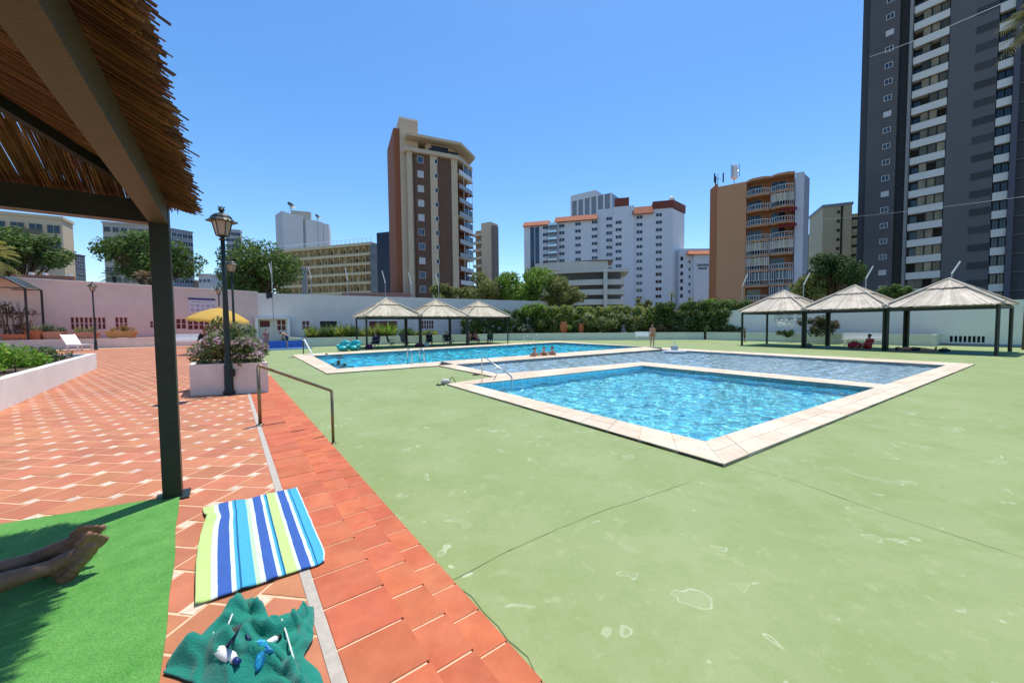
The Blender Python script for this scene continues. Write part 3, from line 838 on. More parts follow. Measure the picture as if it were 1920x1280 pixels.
q = dp(434, 500, 15.2); lamp_post('lantern post half hidden behind the nearest lamp post', (q.x, q.y, 0), q.z+.35)
q = at(180, 656, 0); lamp_post('lantern post before the barred window of the pink-tinged wall', q, (q.y/FPX)*127)
q = dp(410, 547, 25.5); lamp_post('lantern post rising behind the yellow parasol', (q.x, q.y, 0), q.z+.4)

# ================================================================ FLOWER PLANTER
M_PLANTER = mat('planter_render_pink_bounce', (.74,.64,.57), .9, .08, 3, .2, 25, c2=(.55,.45,.38), c2amt=.4, c2scale=2)  # white render, pinkish bounce from the terracotta mixed into its colour
f0 = at(357, 742, 0); f1 = at(504, 735, 0)
ax_ = (f1-f0); wid = ax_.length; ax_.normalize(); bk = U.copy()
pl = thing('flower_planter', 'white rendered planter box full of pink flowering shrub behind the lamp post', 'planter', tuple(f0))
PH = .60; PD = 1.15; wl = .09
for (a0,a1,d0,d1) in ((0,wid,0,wl),(0,wid,PD-wl,PD),(0,wl,wl,PD-wl),(wid-wl,wid,wl,PD-wl)):
    mb = MB(); mb.prism([f0+ax_*a0+bk*d0, f0+ax_*a1+bk*d0, f0+ax_*a1+bk*d1, f0+ax_*a0+bk*d1], 0.0, PH); mb.build('wall', M_PLANTER, parent=pl)
mb = MB(); mb.prism([f0+ax_*wl+bk*wl, f0+ax_*(wid-wl)+bk*wl, f0+ax_*(wid-wl)+bk*(PD-wl), f0+ax_*wl+bk*(PD-wl)], .02, PH-.08); mb.build('soil', M_SOIL, parent=pl)
c0 = f0+ax_*(wid/2)+bk*(PD/2)
bush = thing('flowering_shrub', 'pink flowering shrub spilling out of the white planter box', 'shrub', (c0.x,c0.y,PH-.08))
cl = []
r = random.Random(3)
for i in range(26):
    a_, d_ = r.uniform(-.58,.62), r.uniform(-.5,.5)
    z = PH + .05 + r.uniform(0,.42)*(1-.5*abs(a_)); cl.append((c0+ax_*a_+bk*d_+Vector((0,0,z)), r.uniform(.13,.22)))
for i in range(9):
    a_ = r.uniform(-.32,.42); cl.append((c0+ax_*a_+bk*r.uniform(0,.5)+Vector((0,0,PH+.45+r.uniform(0,.38))), r.uniform(.09,.16)))
leaf_mesh('foliage', leafmat('shrub_leaf', (.12,.155,.055), c2=(.19,.21,.08)), bush, [c for c,_ in cl], [q for _,q in cl], 6500, .048, 11)
mb = MB()
for c, q in cl[::2]:
    b0 = Vector((c0.x + (c.x-c0.x)*.3, c0.y+(c.y-c0.y)*.3, PH-.1)); mb.path([b0, b0.lerp(c,.6)+Vector((0,0,.03)), c], [.009,.006,.003], 5)
mb.build('stem', M_BARK, parent=bush)
def flowers(name, m, parent, spots, size, seed):
    r = np.random.default_rng(seed); V = []; F = []
    for c in spots:
        n_ = Vector(r.normal(size=3)) + Vector((0,-.9,.6)); n_.normalize(); t = n_.cross(Vector((0,0,1))).normalized(); b = n_.cross(t); s = size*r.uniform(.7,1.25)
        k0 = len(V); V.append(Vector(c))
        for j in range(5):
            a = 2*math.pi*j/5
            for da, rr in ((-.45,.75),(0,1.0),(.45,.75)): V.append(Vector(c)+(t*math.cos(a+da)+b*math.sin(a+da))*s*rr + n_*s*.25)
            F.append((k0, k0+1+3*j, k0+2+3*j, k0+3+3*j))
    return add_mesh(name, [tuple(v) for v in V], F, m, parent)
def spots_on(cl, n, seed, lo=.95, hi=1.1):
    r = np.random.default_rng(seed); out = []
    for i in range(n):
        c, q = cl[r.integers(len(cl))]; q = (q,q,q) if np.isscalar(q) else q
        d = r.normal(size=3); d /= np.linalg.norm(d); d[2] = abs(d[2])*.8; k = r.uniform(lo,hi)
        out.append((c[0]+d[0]*q[0]*k, c[1]+d[1]*q[1]*k, c[2]+d[2]*q[2]*k))
    return out
M_PINK = mat('pink_petal', (.78,.52,.62), .6, .1, 20, island=.25, hv=.03, trans=.3)
tag(flowers('blossoms', M_PINK, bush, spots_on(cl[:26], 1200, 5), .030, 6), kind='stuff')
tag(flowers('red_blossoms', mat('red_petal', (.6,.06,.07), .6, .1, 20, island=.2, trans=.3), bush, spots_on(cl[26:], 16, 8), .022, 9), kind='stuff')

# ================================================================ LONG PLANTING BED, LEFT
g0 = at(0, 771, 0); g1 = at(182, 690, 0); gd = (g1-g0).normalized(); gl_ = Vector((-gd.y, gd.x, 0))   # gl_ points left
if gl_.x > 0: gl_ = -gl_
bed = thing('planting_bed', 'long white walled planting bed at the left edge of the terrace', 'planter', tuple(g0))
g00 = g0 - gd*6.0; BH = .50; bw = .16; BDp = 4.5
for (a_, b_, c_, d_) in ((g00, g1, g1+gl_*bw, g00+gl_*bw), (g1-gd*bw+gl_*bw, g1+gl_*bw, g1+gl_*BDp, g1-gd*bw+gl_*BDp)):
    mb = MB(); mb.prism([a_,b_,c_,d_], 0, BH); mb.build('wall', M_WHITE, parent=bed)
mb = MB(); mb.prism([g00+gl_*bw, g1-gd*bw+gl_*bw, g1-gd*bw+gl_*BDp, g00+gl_*BDp], .02, BH-.06); mb.build('soil', M_SOIL, parent=bed)
def bed_shrub(label, m, ext, hgt, n, leaf, seed, t0, t1):
    L = (g1-g0).length; r = random.Random(seed); cl = []
    for i in range(ext):
        t = r.uniform(t0,t1); w_ = r.uniform(.35,2.2); p = g0+gd*t+gl_*w_; cl.append((Vector((p.x,p.y,BH+r.uniform(.02,hgt))), (r.uniform(.22,.38), r.uniform(.22,.38), r.uniform(.16,.26))))
    base = g0+gd*((t0+t1)/2)+gl_*1.2
    root = thing('bed_shrub', label, 'shrub', (base.x,base.y,BH-.06), group='shrubs in the long planting bed')
    mb = MB()
    for c, q in cl[::2]: mb.path([(c.x,c.y,BH-.08),(c.x,c.y,c.z)], [.014,.005], 5)
    mb.build('stem', M_BARK, parent=root)
    leaf_mesh('foliage', m, root, [c for c,_ in cl], [q for _,q in cl], n, leaf, seed)
    return root
bed_shrub('bright green mounded shrub at the near end of the left planting bed', leafmat('bed_leaf', (.12,.24,.025), c2=(.18,.28,.03)), 60, .42, 15000, .055, 21, -1.2, 5.0)
bed_shrub('low darker shrub at the far end of the left planting bed', leafmat('bed_leaf_dark', (.06,.11,.03), c2=(.12,.10,.04)), 16, .12, 3000, .055, 22, 4.6, 7.6)
# ================================================================ FACADE FRAMES
class Facade:
    """a vertical face: local x along it, y away from us, z up (world height)"""
    def __init__(s, P, Q, name, label, cat, group=None):
        s.P = Vector((P[0],P[1])); q = Vector((Q[0],Q[1])); a = (q-s.P); s.len = a.length; s.a = a.normalized(); s.n = Vector((-s.a.y, s.a.x))
        s.root = thing(name, label, cat, (s.P.x, s.P.y, 0), math.atan2(s.a.y, s.a.x), group)
    def hit(s, px, py, d=0.0):
        r = ray(px, py); o = s.P + s.n*d
        k = o.dot(s.n) / (r.x*s.n.x + r.y*s.n.y)
        h = Vector((r.x*k, r.y*k)); return ((h-o).dot(s.a), CAM_Z + r.z*k)
    def s(s_, px, d=0.0, py=560): return s_.hit(px, py, d)[0]
    def part(s, name, m, mb, parent=None, smooth=False):
        o = mb.build(name, m, local=True, smooth=smooth); o.parent = parent or s.root; return o
    def box(s, name, m, x0, x1, y0, y1, z0, z1, parent=None):
        return s.part(name, m, MB().box(x0,x1,y0,y1,z0,z1), parent)
    def put(s, data, name, x, y, z, parent=None, rz=0):
        o = bpy.data.objects.new(name, data); col.objects.link(o); o.parent = parent or s.root; o.location = (x,y,z); o.rotation_euler = (0,0,rz); return o
    def opened(s, name, m, x0, x1, y0, y1, z0, z1, openings):
        xs = sorted({x0,x1,*[v for o in openings for v in (o[0],o[1])]}); zs = sorted({z0,z1,*[v for o in openings for v in (o[2],o[3])]})
        mb = MB()
        for j in range(len(zs)-1):
            run = None
            for i in range(len(xs)-1):
                cx, cz = (xs[i]+xs[i+1])/2, (zs[j]+zs[j+1])/2
                solid = not any(o[0] < cx < o[1] and o[2] < cz < o[3] for o in openings)
                if solid: run = (run[0], xs[i+1]) if run else (xs[i], xs[i+1])
                if run and (not solid or i == len(xs)-2): mb.box(run[0], run[1], y0, y1, zs[j], zs[j+1]); run = None
        return s.part(name, m, mb)
WINMESH = {}
def window_meshes(w, h, fm, pm, mull=1, trans=0, depth=.06, fw=.06):
    key = (round(w,2), round(h,2), fm.name, pm.name, mull, trans, depth, fw)
    if key in WINMESH: return WINMESH[key]
    mb = MB(); f = fw
    mb.box(-w/2-f, w/2+f, -depth, .02, h/2, h/2+f); mb.box(-w/2-f, w/2+f, -depth, .02, -h/2-f, -h/2)
    mb.box(-w/2-f, -w/2, -depth, .02, -h/2, h/2); mb.box(w/2, w/2+f, -depth, .02, -h/2, h/2)
    for i in range(mull):
        x = -w/2 + w*(i+1)/(mull+1); mb.box(x-f*.4, x+f*.4, -depth*.6, .02, -h/2, h/2)
    for i in range(trans):
        z = -h/2 + h*(i+1)/(trans+1); mb.box(-w/2, w/2, -depth*.5, .02, z-f*.35, z+f*.35)
    a = bpy.data.meshes.new('window'); a.from_pydata(mb.v, [], mb.f); a.materials.append(fm)
    mb = MB(); mb.box(-w/2, w/2, -.012, .015, -h/2, h/2)
    b = bpy.data.meshes.new('pane'); b.from_pydata(mb.v, [], mb.f); b.materials.append(pm)
    WINMESH[key] = (a, b); return a, b
def window(F, x, y, z, w, h, fm, pm, mull=1, trans=0, depth=.06, fw=.06, parent=None, rz=0):
    a, b = window_meshes(w, h, fm, pm, mull, trans, depth, fw)
    o = F.put(a, 'window', x, y, z, parent, rz); p = bpy.data.objects.new('pane', b); col.objects.link(p); p.parent = o
    return o

# ================================================================ BOUNDARY WALL, LEFT AND BACK
M_WALL = mat('white_wall', (.72,.70,.65), .9, .04, 1.2, .12, 25, c2=(.60,.57,.52), c2amt=.5, c2scale=.45)
M_MAROON = mat('maroon_grille', (.16,.018,.022), .5, .2, 6)
M_WALLCAP = mat('wall_cap', (.80,.78,.74), .85, .08, 3)
wa = dp(50, 523, 26.0); wb = dp(482, 548, 37.6); wc = dp(962, 562, 52.9)
wtop = (wa.z + wb.z)/2
TERR = .62
far = (V2(wa)-V2(wb)).normalized()*14
F1 = Facade(V2(wa)+far, V2(wb), 'boundary_wall', 'tall white plastered wall at the left behind the potted plants', 'wall')
ops = []
def wop(px0, px1, py0, py1):
    a = F1.hit(px0, (py0+py1)/2); b = F1.hit(px1, (py0+py1)/2); z0 = F1.hit((px0+px1)/2, py1)[1]; z1 = F1.hit((px0+px1)/2, py0)[1]; return (a[0], b[0], z0, z1)
win1 = [(132,199,595,617,8), (216,240,595,617,3), (281,296,602.5,613.5,2), (330,350,598,616,2), (352,432,600,617,8)]
ops = [wop(*w[:4]) for w in win1]
F1.opened('wall', mat('pale_pink_wall', (.70,.55,.49), .9, .04, 1.2, .12, 25, c2=(.58,.44,.39), c2amt=.5, c2scale=.5), 0, F1.len, 0, .3, -.6, wtop, ops)
F1.box('cap', M_WALLCAP, -.05, F1.len+.02, -.06, .36, wtop, wtop+.08)
for o_, w_ in zip(ops, win1):
    cx, cz = (o_[0]+o_[1])/2, (o_[2]+o_[3])/2
    mb = MB(); mb.box(o_[0], o_[1], .16, .2, o_[2], o_[3]); gr = F1.part('grille', M_MAROON, mb)
    k = w_[4]
    for i in range(k+1):
        x = o_[0] + (o_[1]-o_[0])*i/k; mb = MB(); mb.box(x-.045, x+.045, .05, .13, o_[2], o_[3]); F1.part('bar', mat('pink_bar',(.62,.42,.38),.8), mb, gr)
    mb = MB(); mb.box(o_[0], o_[1], .06, .12, cz-.03, cz+.03); F1.part('bar', mat('pink_bar',(.62,.42,.38),.8), mb, gr)
F2 = Facade(V2(wb), V2(wc), 'boundary_wall', 'long pale panelled wall behind the thatched shelters and palms', 'wall')
def wop2(px0, px1, py0, py1):
    a = F2.hit(px0, (py0+py1)/2); b = F2.hit(px1, (py0+py1)/2); return (a[0], b[0], F2.hit((px0+px1)/2, py1)[1], F2.hit((px0+px1)/2, py0)[1])
win2 = [(486,506,601,613,1), (520,535,600,619,2), (567,580,602,618,2), (600,632,602,614,1), (690,745,602,616,3), (786,813,601,616,6)]
ops = [wop2(*w[:4]) for w in win2]
w2top = F2.hit(720, 556)[1]
F2.opened('wall', M_WALL, 0, F2.len+6, 0, .3, DECK-.2, w2top, ops)
for o_, w_ in zip(ops, win2):
    cz = (o_[2]+o_[3])/2
    mb = MB(); mb.box(o_[0], o_[1], .16, .2, o_[2], o_[3]); gr = F2.part('grille', M_MAROON if w_[0] != 600 else M_BLACKMETAL, mb)
    k = w_[4]
    for i in range(1,k):
        x = o_[0] + (o_[1]-o_[0])*i/k; mb = MB(); mb.box(x-.04, x+.04, .05, .13, o_[2], o_[3]); F2.part('bar', M_WALL, mb, gr)
    if w_[0] in (520,567,786): mb = MB(); mb.box(o_[0], o_[1], .06, .12, cz-.03, cz+.03); F2.part('bar', M_WALL, mb, gr)
for px in (484, 588, 655, 690, 775, 860):   # panel joints stand slightly proud
    x = F2.s(px); F2.box('panel_post', M_WALL, x-.06, x+.06, -.035, .02, DECK, w2top+.02)
# white counter niche on that wall
x0, z0 = F2.hit(478, 598); x1, _ = F2.hit(540, 598)
F2.box('ledge', M_WHITEPAINT, x0, x1, -.8, -.02, z0, z0+.12)
for px in (480, 539): x = F2.s(px); F2.box('pier', M_WHITEPAINT, x-.12, x+.12, -.75, -.02, DECK, z0)
# sign on the left wall
M_SIGNW = mat('sign_board', (.62,.56,.62), .5, .05, 5); M_PURPLE = mat('sign_purple', (.045,.03,.16), .5, .1, 5)
x0, z1 = F1.hit(352, 558); x1, z0 = F1.hit(404, 586); zc = F1.hit(378, 562)[1]
F1.root
sg = thing('pool_rules_sign', 'white pool rules sign with purple heading and pictograms on the wall', 'sign', (0,0,0))
sg.location = (*(F1.P + F1.a*x0), z0); sg.rotation_euler = F1.root.rotation_euler
def sgbox(nm, m_, x0_, x1_, y0_, y1_, z0_, z1_, par=sg):
    o = MB().box(x0_,x1_,y0_,y1_,z0_,z1_).build(nm, m_, local=True); o.parent = par; return o
sw, sh = x1-x0, z1-z0
bd = sgbox('board', M_SIGNW, 0, sw, -.05, -.005, 0, sh)
sgbox('heading_bar', M_PURPLE, 0, sw, -.06, -.051, sh-.17, sh, bd)
for i in range(7): sgbox('lettering', M_PURPLE, sw*(.12+.115*i), sw*(.12+.115*i)+.10, -.056, -.051, sh-.36, sh-.30, bd)
M_RING = mat('sign_mark', (.22,.07,.20), .5)
for rr, n_, x_off in ((.42,5,.12), (.12,5,.12)):
    for i in range(n_):
        cx = sw*(x_off+.19*i)+.05; cz = sh*rr+.06; rad = .115
        mb = MB(); vs = []; 
        for k in range(16):
            t = 2*math.pi*k/16
            for q in (rad, rad*.72):
                vs.append((cx+q*math.cos(t), -.056, cz+q*math.sin(t)))
        mb.add(vs, [(2*k, 2*((k+1)%16), 2*((k+1)%16)+1, 2*k+1) for k in range(16)])
        mb.obox((cx,-.0555,cz), (.06,0,(-.06 if i%2 else .05)), (0,.003,0), (.012,0,.012))
        o = mb.build('pictogram', M_RING, local=True); o.parent = bd

# ---- raised terrace in front of the left wall
tl0 = at(183, 652.7, 0); tl1 = at(273, 650.3, 0); td = (tl1-tl0).normalized()
tp0 = tl0 - td*16; tp1 = tl1 + td*4.5
M_TERRF = mat('terrace_paving', (.50,.19,.12), .85, .12, 4)
mb = MB(); bkv = Vector((-td.y, td.x, 0)); mb.prism([tp0+bkv*.2, tp1+bkv*.2, tp1+bkv*9, tp0+bkv*9], -.3, TERR); tag(mb.build('raised_terrace', M_TERRF), kind='structure')
mb = MB(); mb.prism([tp0, tp1, tp1+bkv*.2, tp0+bkv*.2], -.2, TERR+.04)
tag(mb.build('terrace_wall', mat('terrace_wall_render', (.62,.50,.46), .9, .1, 3, .1)), 'low rendered retaining wall along the raised terrace', 'wall')
# terrace flower pots
M_POT = mat('terracotta_pot', (.42,.14,.07), .8, .15, 6); M_POTP = mat('pink_stone_trough', (.45,.24,.16), .85, .15, 5)
def on_terrace(px, back): 
    d = ray(px, 620); # walk to the terrace line then back metres further
    k = (tl0.x*bkv.x+tl0.y*bkv.y)/(d.x*bkv.x+d.y*bkv.y); q = Vector((d.x*k, d.y*k, 0)); 
    return Vector((q.x, q.y, 0)) + Vector((q.x,q.y,0)).normalized()*back + Vector((0,0,TERR))
def pot(label, px, back, wpx, hpx, mpot, plant, ph, n, square=True, feet=False, seed=1):
    b = on_terrace(px, back); k = b.y/FPX; w = wpx*k; h = hpx*k
    root = thing('potted_plant', label, 'potted plant', tuple(b), group='potted plants on the raised terrace')
    mb = MB(); a2 = Vector((td.x,td.y,0))*(w/2); d2 = bkv*(min(w,.9)/2); z = .08 if feet else 0
    for (s0, s1, z0_, z1_) in ((.84,1.0,z,h*.86),(1.08,1.08,h*.86,h)):
        vs = [b+a2*i*s0+d2*j*s0+Vector((0,0,z0_)) for i,j in ((-1,-1),(1,-1),(1,1),(-1,1))]+[b+a2*i*s1+d2*j*s1+Vector((0,0,z1_)) for i,j in ((-1,-1),(1,-1),(1,1),(-1,1))]
        mb.add(vs, [(0,3,2,1),(4,5,6,7),(0,1,5,4),(1,2,6,5),(2,3,7,6),(3,0,4,7)])
    mb.build('pot', mpot, parent=root)
    if feet:
        for i in (-.7,.7): mb = MB(); mb.obox(b+a2*i+Vector((0,0,.04)), a2.normalized()*.1, d2*.8, (0,0,.04)); mb.build('foot', mpot, parent=root)
    r_ = random.Random(seed); cl = [(b+a2*r_.uniform(-.9,.9)+d2*r_.uniform(-.6,.6)+Vector((0,0,h+ph*r_.uniform(.1,.85))), r_.uniform(.12,.22)*max(1,ph)) for _ in range(10)]
    leaf_mesh('foliage', plant, root, [c for c,_ in cl], [q for _,q in cl], n, .07, seed)
    mb = MB()
    for c,_ in cl[:6]: mb.path([(b.x,b.y,b.z+h*.8), c], [.02,.008], 5)
    mb.build('stem', M_BARK, parent=root)
pot('square terracotta pot with grey green bush beside the barred window', 103, 1.2, 24, 15, M_POTP, leafmat('grey_leaf',(.12,.15,.09)), .55, 700, seed=31)
pot('long pink trough with low plants behind the white sunlounger', 163, 1.4, 28, 13, M_POTP, M_LEAFO, .3, 400, seed=32)
pot('ochre trough on feet with dry brown plants', 228, 1.0, 38, 14, mat('ochre_trough',(.46,.26,.09),.85,.15,5), leafmat('dry_leaf',(.26,.16,.05)), .3, 500, feet=True, seed=33)
pot('orange clay pot at the far left of the terrace', 66, .9, 20, 18, M_POT, M_LEAFO, .2, 120, seed=34)
pot('clay trough of tall grasses under the arched trellis', 35, .8, 34, 12, M_POT, leafmat('red_leaf',(.12,.06,.03)), .9, 500, seed=35)
# white plastic sunlounger
lg = at(150, 657, 0); ln = thing('sun_lounger', 'white plastic sunlounger with raised back beside the left planting bed', 'sun lounger', tuple(lg), 0)
M_PLAST = mat('white_plastic', (.8,.8,.8), .4, .04, 5)
ld = Vector((-.95,.3,0)).normalized(); ls = Vector((ld.y,-ld.x,0)); 
def lp(a_, b_, z): return lg + ld*a_ + ls*b_ + Vector((0,0,z))
kL = 1.0
mb = MB()
for i in range(9): mb.obox(lp(-.55+.13*i,0,.36), ld*.055, ls*.30, (0,0,.015))
mb.build('seat', M_PLAST, parent=ln)
bdv = (ld*.72+Vector((0,0,.72))).normalized(); bn = bdv.cross(ls).normalized()
for i in range(8):
    mb = MB(); mb.obox(lp(.58,0,.38)+bdv*(.06+.105*i), bdv*.046, ls*.30, bn*.014); mb.build('back_slat', M_PLAST, parent=ln)
for s_ in (-1,1):
    mb = MB(); mb.beam(lp(-.65,.31*s_,.34), lp(.62,.31*s_,.34), .05,.09); mb.beam(lp(.58,.31*s_,.36), lp(.58,.31*s_,.36)+bdv*.9, .04,.06, up=bn); mb.build('side_frame', M_PLAST, parent=ln)
    for a_ in (-.5,.5): mb = MB(); mb.beam(lp(a_,.31*s_,0), lp(a_,.31*s_,.32), .06,.10, up=ld); mb.build('leg', M_PLAST, parent=ln)
# white benches
def bench(label, p, ang, L, group='white benches'):
    root = thing('bench', label, 'bench', tuple(p), ang, group=group)
    def add(nm, mb): o = mb.build(nm, M_WHITEPAINT, local=True); o.parent = root
    for i in range(3): add('seat_slat', MB().box(-L/2, L/2, -.25+.155*i, -.25+.155*i+.14, .42, .46))
    for i in range(3): add('back_slat', MB().box(-L/2, L/2, .23+.02*i, .26+.02*i, .52+.135*i, .52+.135*i+.128))
    for s_ in (-.42,.42):
        mb = MB(); mb.box(L*s_-.05, L*s_+.05, -.22, .2, .0, .06); mb.box(L*s_-.04, L*s_+.04, .12, .2, .06, .42); mb.box(L*s_-.04, L*s_+.04, -.2, -.12, .06, .42); mb.box(L*s_-.04,L*s_+.04,.26,.31,.30,.92); add('leg', mb)
    return root
q = at(350, 652, 0); bench('white slatted bench beside the dark shelter post, near the terrace wall', q, math.atan2(td.y,td.x), 1.75)
q = at(1204, 638, DECK); bench('white bench against the back hedge wall', (q.x, q.y-.6, DECK), R(-14), 1.75)
q = at(1620, 648, DECK); ang_r = math.atan2(-U.y, -U.x); bench('white bench under the middle right shelter against the side wall', (q.x, q.y, DECK), ang_r, 2.5)
# yellow parasol
M_YEL = mat('yellow_canvas', (.70,.47,.10), .8, .06, 3, trans=.35)
pc_ = dp(412, 590, 19.5); up_ = thing('parasol', 'yellow beach parasol with scalloped edge behind the flower planter', 'parasol', (pc_.x, pc_.y, 0))
mb = MB(); mb.tube((pc_.x,pc_.y,0), (pc_.x,pc_.y,2.3), .022); mb.lathe([(.25,0),(.25,.08),(.06,.14)], (pc_.x,pc_.y,0), 14); mb.build('pole', M_WHITEPAINT, parent=up_)
tilt = Matrix.Rotation(R(5), 3, 'Y'); top = Vector((pc_.x, pc_.y, CAM_Z+(614.7-577)*19.5/FPX))
V = []; F = []; n_ = 48; rings = [(0,0),(.4,-.10),(.8,-.28),(1.15,-.50),(1.30,-.62)]
for rr, zz in rings:
    for k in range(n_):
        t = 2*math.pi*k/n_; sc_ = 1-.035*abs(math.sin(4*t))*(rr/1.5)
        p = tilt @ Vector((rr*sc_*math.cos(t), rr*sc_*math.sin(t), zz - .015*abs(math.sin(4*t))*rr)); V.append(tuple(top+p))
for k in range(n_):
    t = 2*math.pi*k/n_; p = tilt @ Vector((1.31*math.cos(t)*(1-.035*abs(math.sin(4*t))), 1.31*math.sin(t)*(1-.035*abs(math.sin(4*t))), -.62-.10-.04*math.cos(16*t))); V.append(tuple(top+p))
for i in range(5):
    for k in range(n_): F.append((i*n_+k, i*n_+(k+1)%n_, (i+1)*n_+(k+1)%n_, (i+1)*n_+k))
cn = add_mesh('canopy', V, F, M_YEL, up_, smooth=True)
for k in range(8):
    t = 2*math.pi*k/8; mb = MB(); p0 = top+tilt@Vector((0,0,-.03)); p1 = top+tilt@Vector((.78*math.cos(t),.78*math.sin(t),-.30)); p2 = top+tilt@Vector((1.27*math.cos(t),1.27*math.sin(t),-.64)); mb.path([p0,p1,p2], .008, 5); mb.build('rib', M_WHITEPAINT, parent=up_)
mb = MB(); mb.lathe([(.03,0),(.035,.03),(.012,.07)], top, 8); mb.build('finial', M_YEL, parent=up_)
# arched trellis with creeper at far left
M_CREEP = leafmat('creeper_leaf', (.06,.05,.025), c2=(.10,.06,.04))
ta = on_terrace(52, .2); k = ta.y/FPX
ar = thing('arched_trellis', 'dark metal arched trellis with climbing plants at the far left', 'trellis', tuple(ta))
Ht = 98*k; Lw = 3.0
for dx in (0, Lw):
    p = ta - td*dx; 
    for dy in (0, 1.6): q = p + bkv*dy; mb = MB(); mb.tube(q, q+Vector((0,0,Ht)), .06, n=8); mb.build('post', M_BLACKMETAL, parent=ar)
mb = MB()
for dy in (0,1.6):
    pts_ = []
    for i in range(13):
        t = i/12; pts_.append(ta - td*(Lw*t) + bkv*dy + Vector((0,0,Ht + math.sin(math.pi*t)*.75))); 
    mb.path(pts_, .05, 6); mb.path([ta+bkv*dy+Vector((0,0,Ht)), ta-td*Lw+bkv*dy+Vector((0,0,Ht))], .03, 6); mb.path([ta+bkv*dy+Vector((0,0,Ht*.52)), ta-td*Lw+bkv*dy+Vector((0,0,Ht*.52))], .02, 6)
mb.build('arch', M_BLACKMETAL, parent=ar)
mb = MB(); VV = []
for i in range(13):
    t = i/12
    for dy in (-.1,1.7): VV.append(ta - td*(Lw*t) + bkv*dy + Vector((0,0,Ht+.05+math.sin(math.pi*t)*.75)))
mb.add([tuple(v) for v in VV], [(2*i,2*i+2,2*i+3,2*i+1) for i in range(12)]); mb.build('awning', M_DARKMETAL, parent=ar)
cl = [(ta - td*random.uniform(.2,2.9) + bkv*random.uniform(0,1.5)+Vector((0,0,random.uniform(.1,Ht*.72))), random.uniform(.18,.36)) for _ in range(22)]
cr_ = thing('climbing_plant', 'bare branched reddish creeper growing on the arched trellis', 'plant', tuple(ta+bkv*.3))
leaf_mesh('foliage', M_CREEP, cr_, [c for c,_ in cl], [q for _,q in cl], 1800, .08, 41)
mb = MB()
for i in range(12):
    b_ = ta - td*random.uniform(.3,2.7)+bkv*random.uniform(.1,.9); p1 = b_+Vector((random.uniform(-.3,.3),0,Ht*.35)); p2 = p1+Vector((random.uniform(-.6,.6),0,Ht*.4)); mb.path([b_,p1,p2], [.04,.03,.012], 5)
mb.build('stem', M_BARK, parent=cr_)

# ================================================================ BACK AND SIDE PLANTING BEDS ON THE DECK
M_LOWWALL = mat('low_wall_paint', (.60,.63,.55), .85, .06, 2, .1, c2=(.45,.5,.4), c2amt=.4, c2scale=1)
Q0 = pd(570, 650.5); Q1 = pd(955, 638); Q2 = pd(1320, 636.6); Q3 = pd(1620, 645.2); Q4 = Q3 + (Q3-Q2).normalized()*3.4
lw_h = .74
def low_wall(label, a, b):
    d = (b-a).normalized(); s = Vector((-d.y,d.x,0)); mb = MB(); mb.prism([a,b,b+s*.22,a+s*.22], DECK-.2, DECK+lw_h); mb.prism([a-s*.02-d*.0, b-s*.02, b+s*.24, a+s*.24], DECK+lw_h+.002, DECK+lw_h+.05)
    return tag(mb.build('bed_wall', M_LOWWALL), label, 'low wall', group='low bed walls round the pool deck')
low_wall('low pale green bed wall behind the left thatched shelters', Q0, Q1-Vector((.02,0,0)))
low_wall('low pale green bed wall along the back hedge', Q1+Vector((.02,0,0)), Q2-Vector((.02,0,0)))
low_wall('low pale bed wall behind the right hand shelters', Q2+(Q3-Q2).normalized()*.25, Q4)
mb = MB(); _s = (Q4-Q3).normalized(); _n = Vector((-_s.y,_s.x,0)); mb.prism([Q4+_s*.002, Q4+_s*.2, Q4+_s*.2+_n*2.2, Q4+_s*.002+_n*2.2], DECK-.2, DECK+lw_h+.049); tag(mb.build('bed_wall', M_LOWWALL), 'short end wall of the side bed by the wall vents', 'low wall', group='low bed walls round the pool deck')
mb = MB(); _d = Vector((-.25,-.05,0)); mb.prism([Q0+_d, Q0-Vector((.002,0,0)), Q0+Vector((-4.2,4.6,0)), Q0+_d+Vector((-4.2,4.6,0))], DECK-.2, DECK+lw_h+.049); tag(mb.build('bed_wall', M_LOWWALL), 'end wall of the back bed beside the blue paddling pool', 'low wall', group='low bed walls round the pool deck')
mb = MB(); mb.prism([Q0+Vector((-.2,.3,0)), Q1+Vector((0,.3,0)), Vector((0.3,52.4,0)), Vector((Wc.x+1.5,Wc.y+1.2,0))], DECK-.2, DECK+lw_h-.12); tag(mb.build('bed_soil', M_SOIL), kind='structure')
mb = MB(); mb.prism([Q1+Vector((0.31,.3,0)), Q2+Vector((0,.3,0)), Q2+Vector((1,12,0)), Vector((0.31,55,0))], DECK-.2, DECK+lw_h-.12); tag(mb.build('bed_soil', M_SOIL), kind='structure')
sW = (Q3-Q2).normalized(); nW = Vector((-sW.y, sW.x, 0)); 
mb = MB(); mb.prism([Q2+Vector((.15,.2,0)), Q4+nW*.23, Q4+nW*2.2, Q2+nW*2.6], DECK-.2, DECK+lw_h-.10); tag(mb.build('bed_soil', M_SOIL), kind='structure')
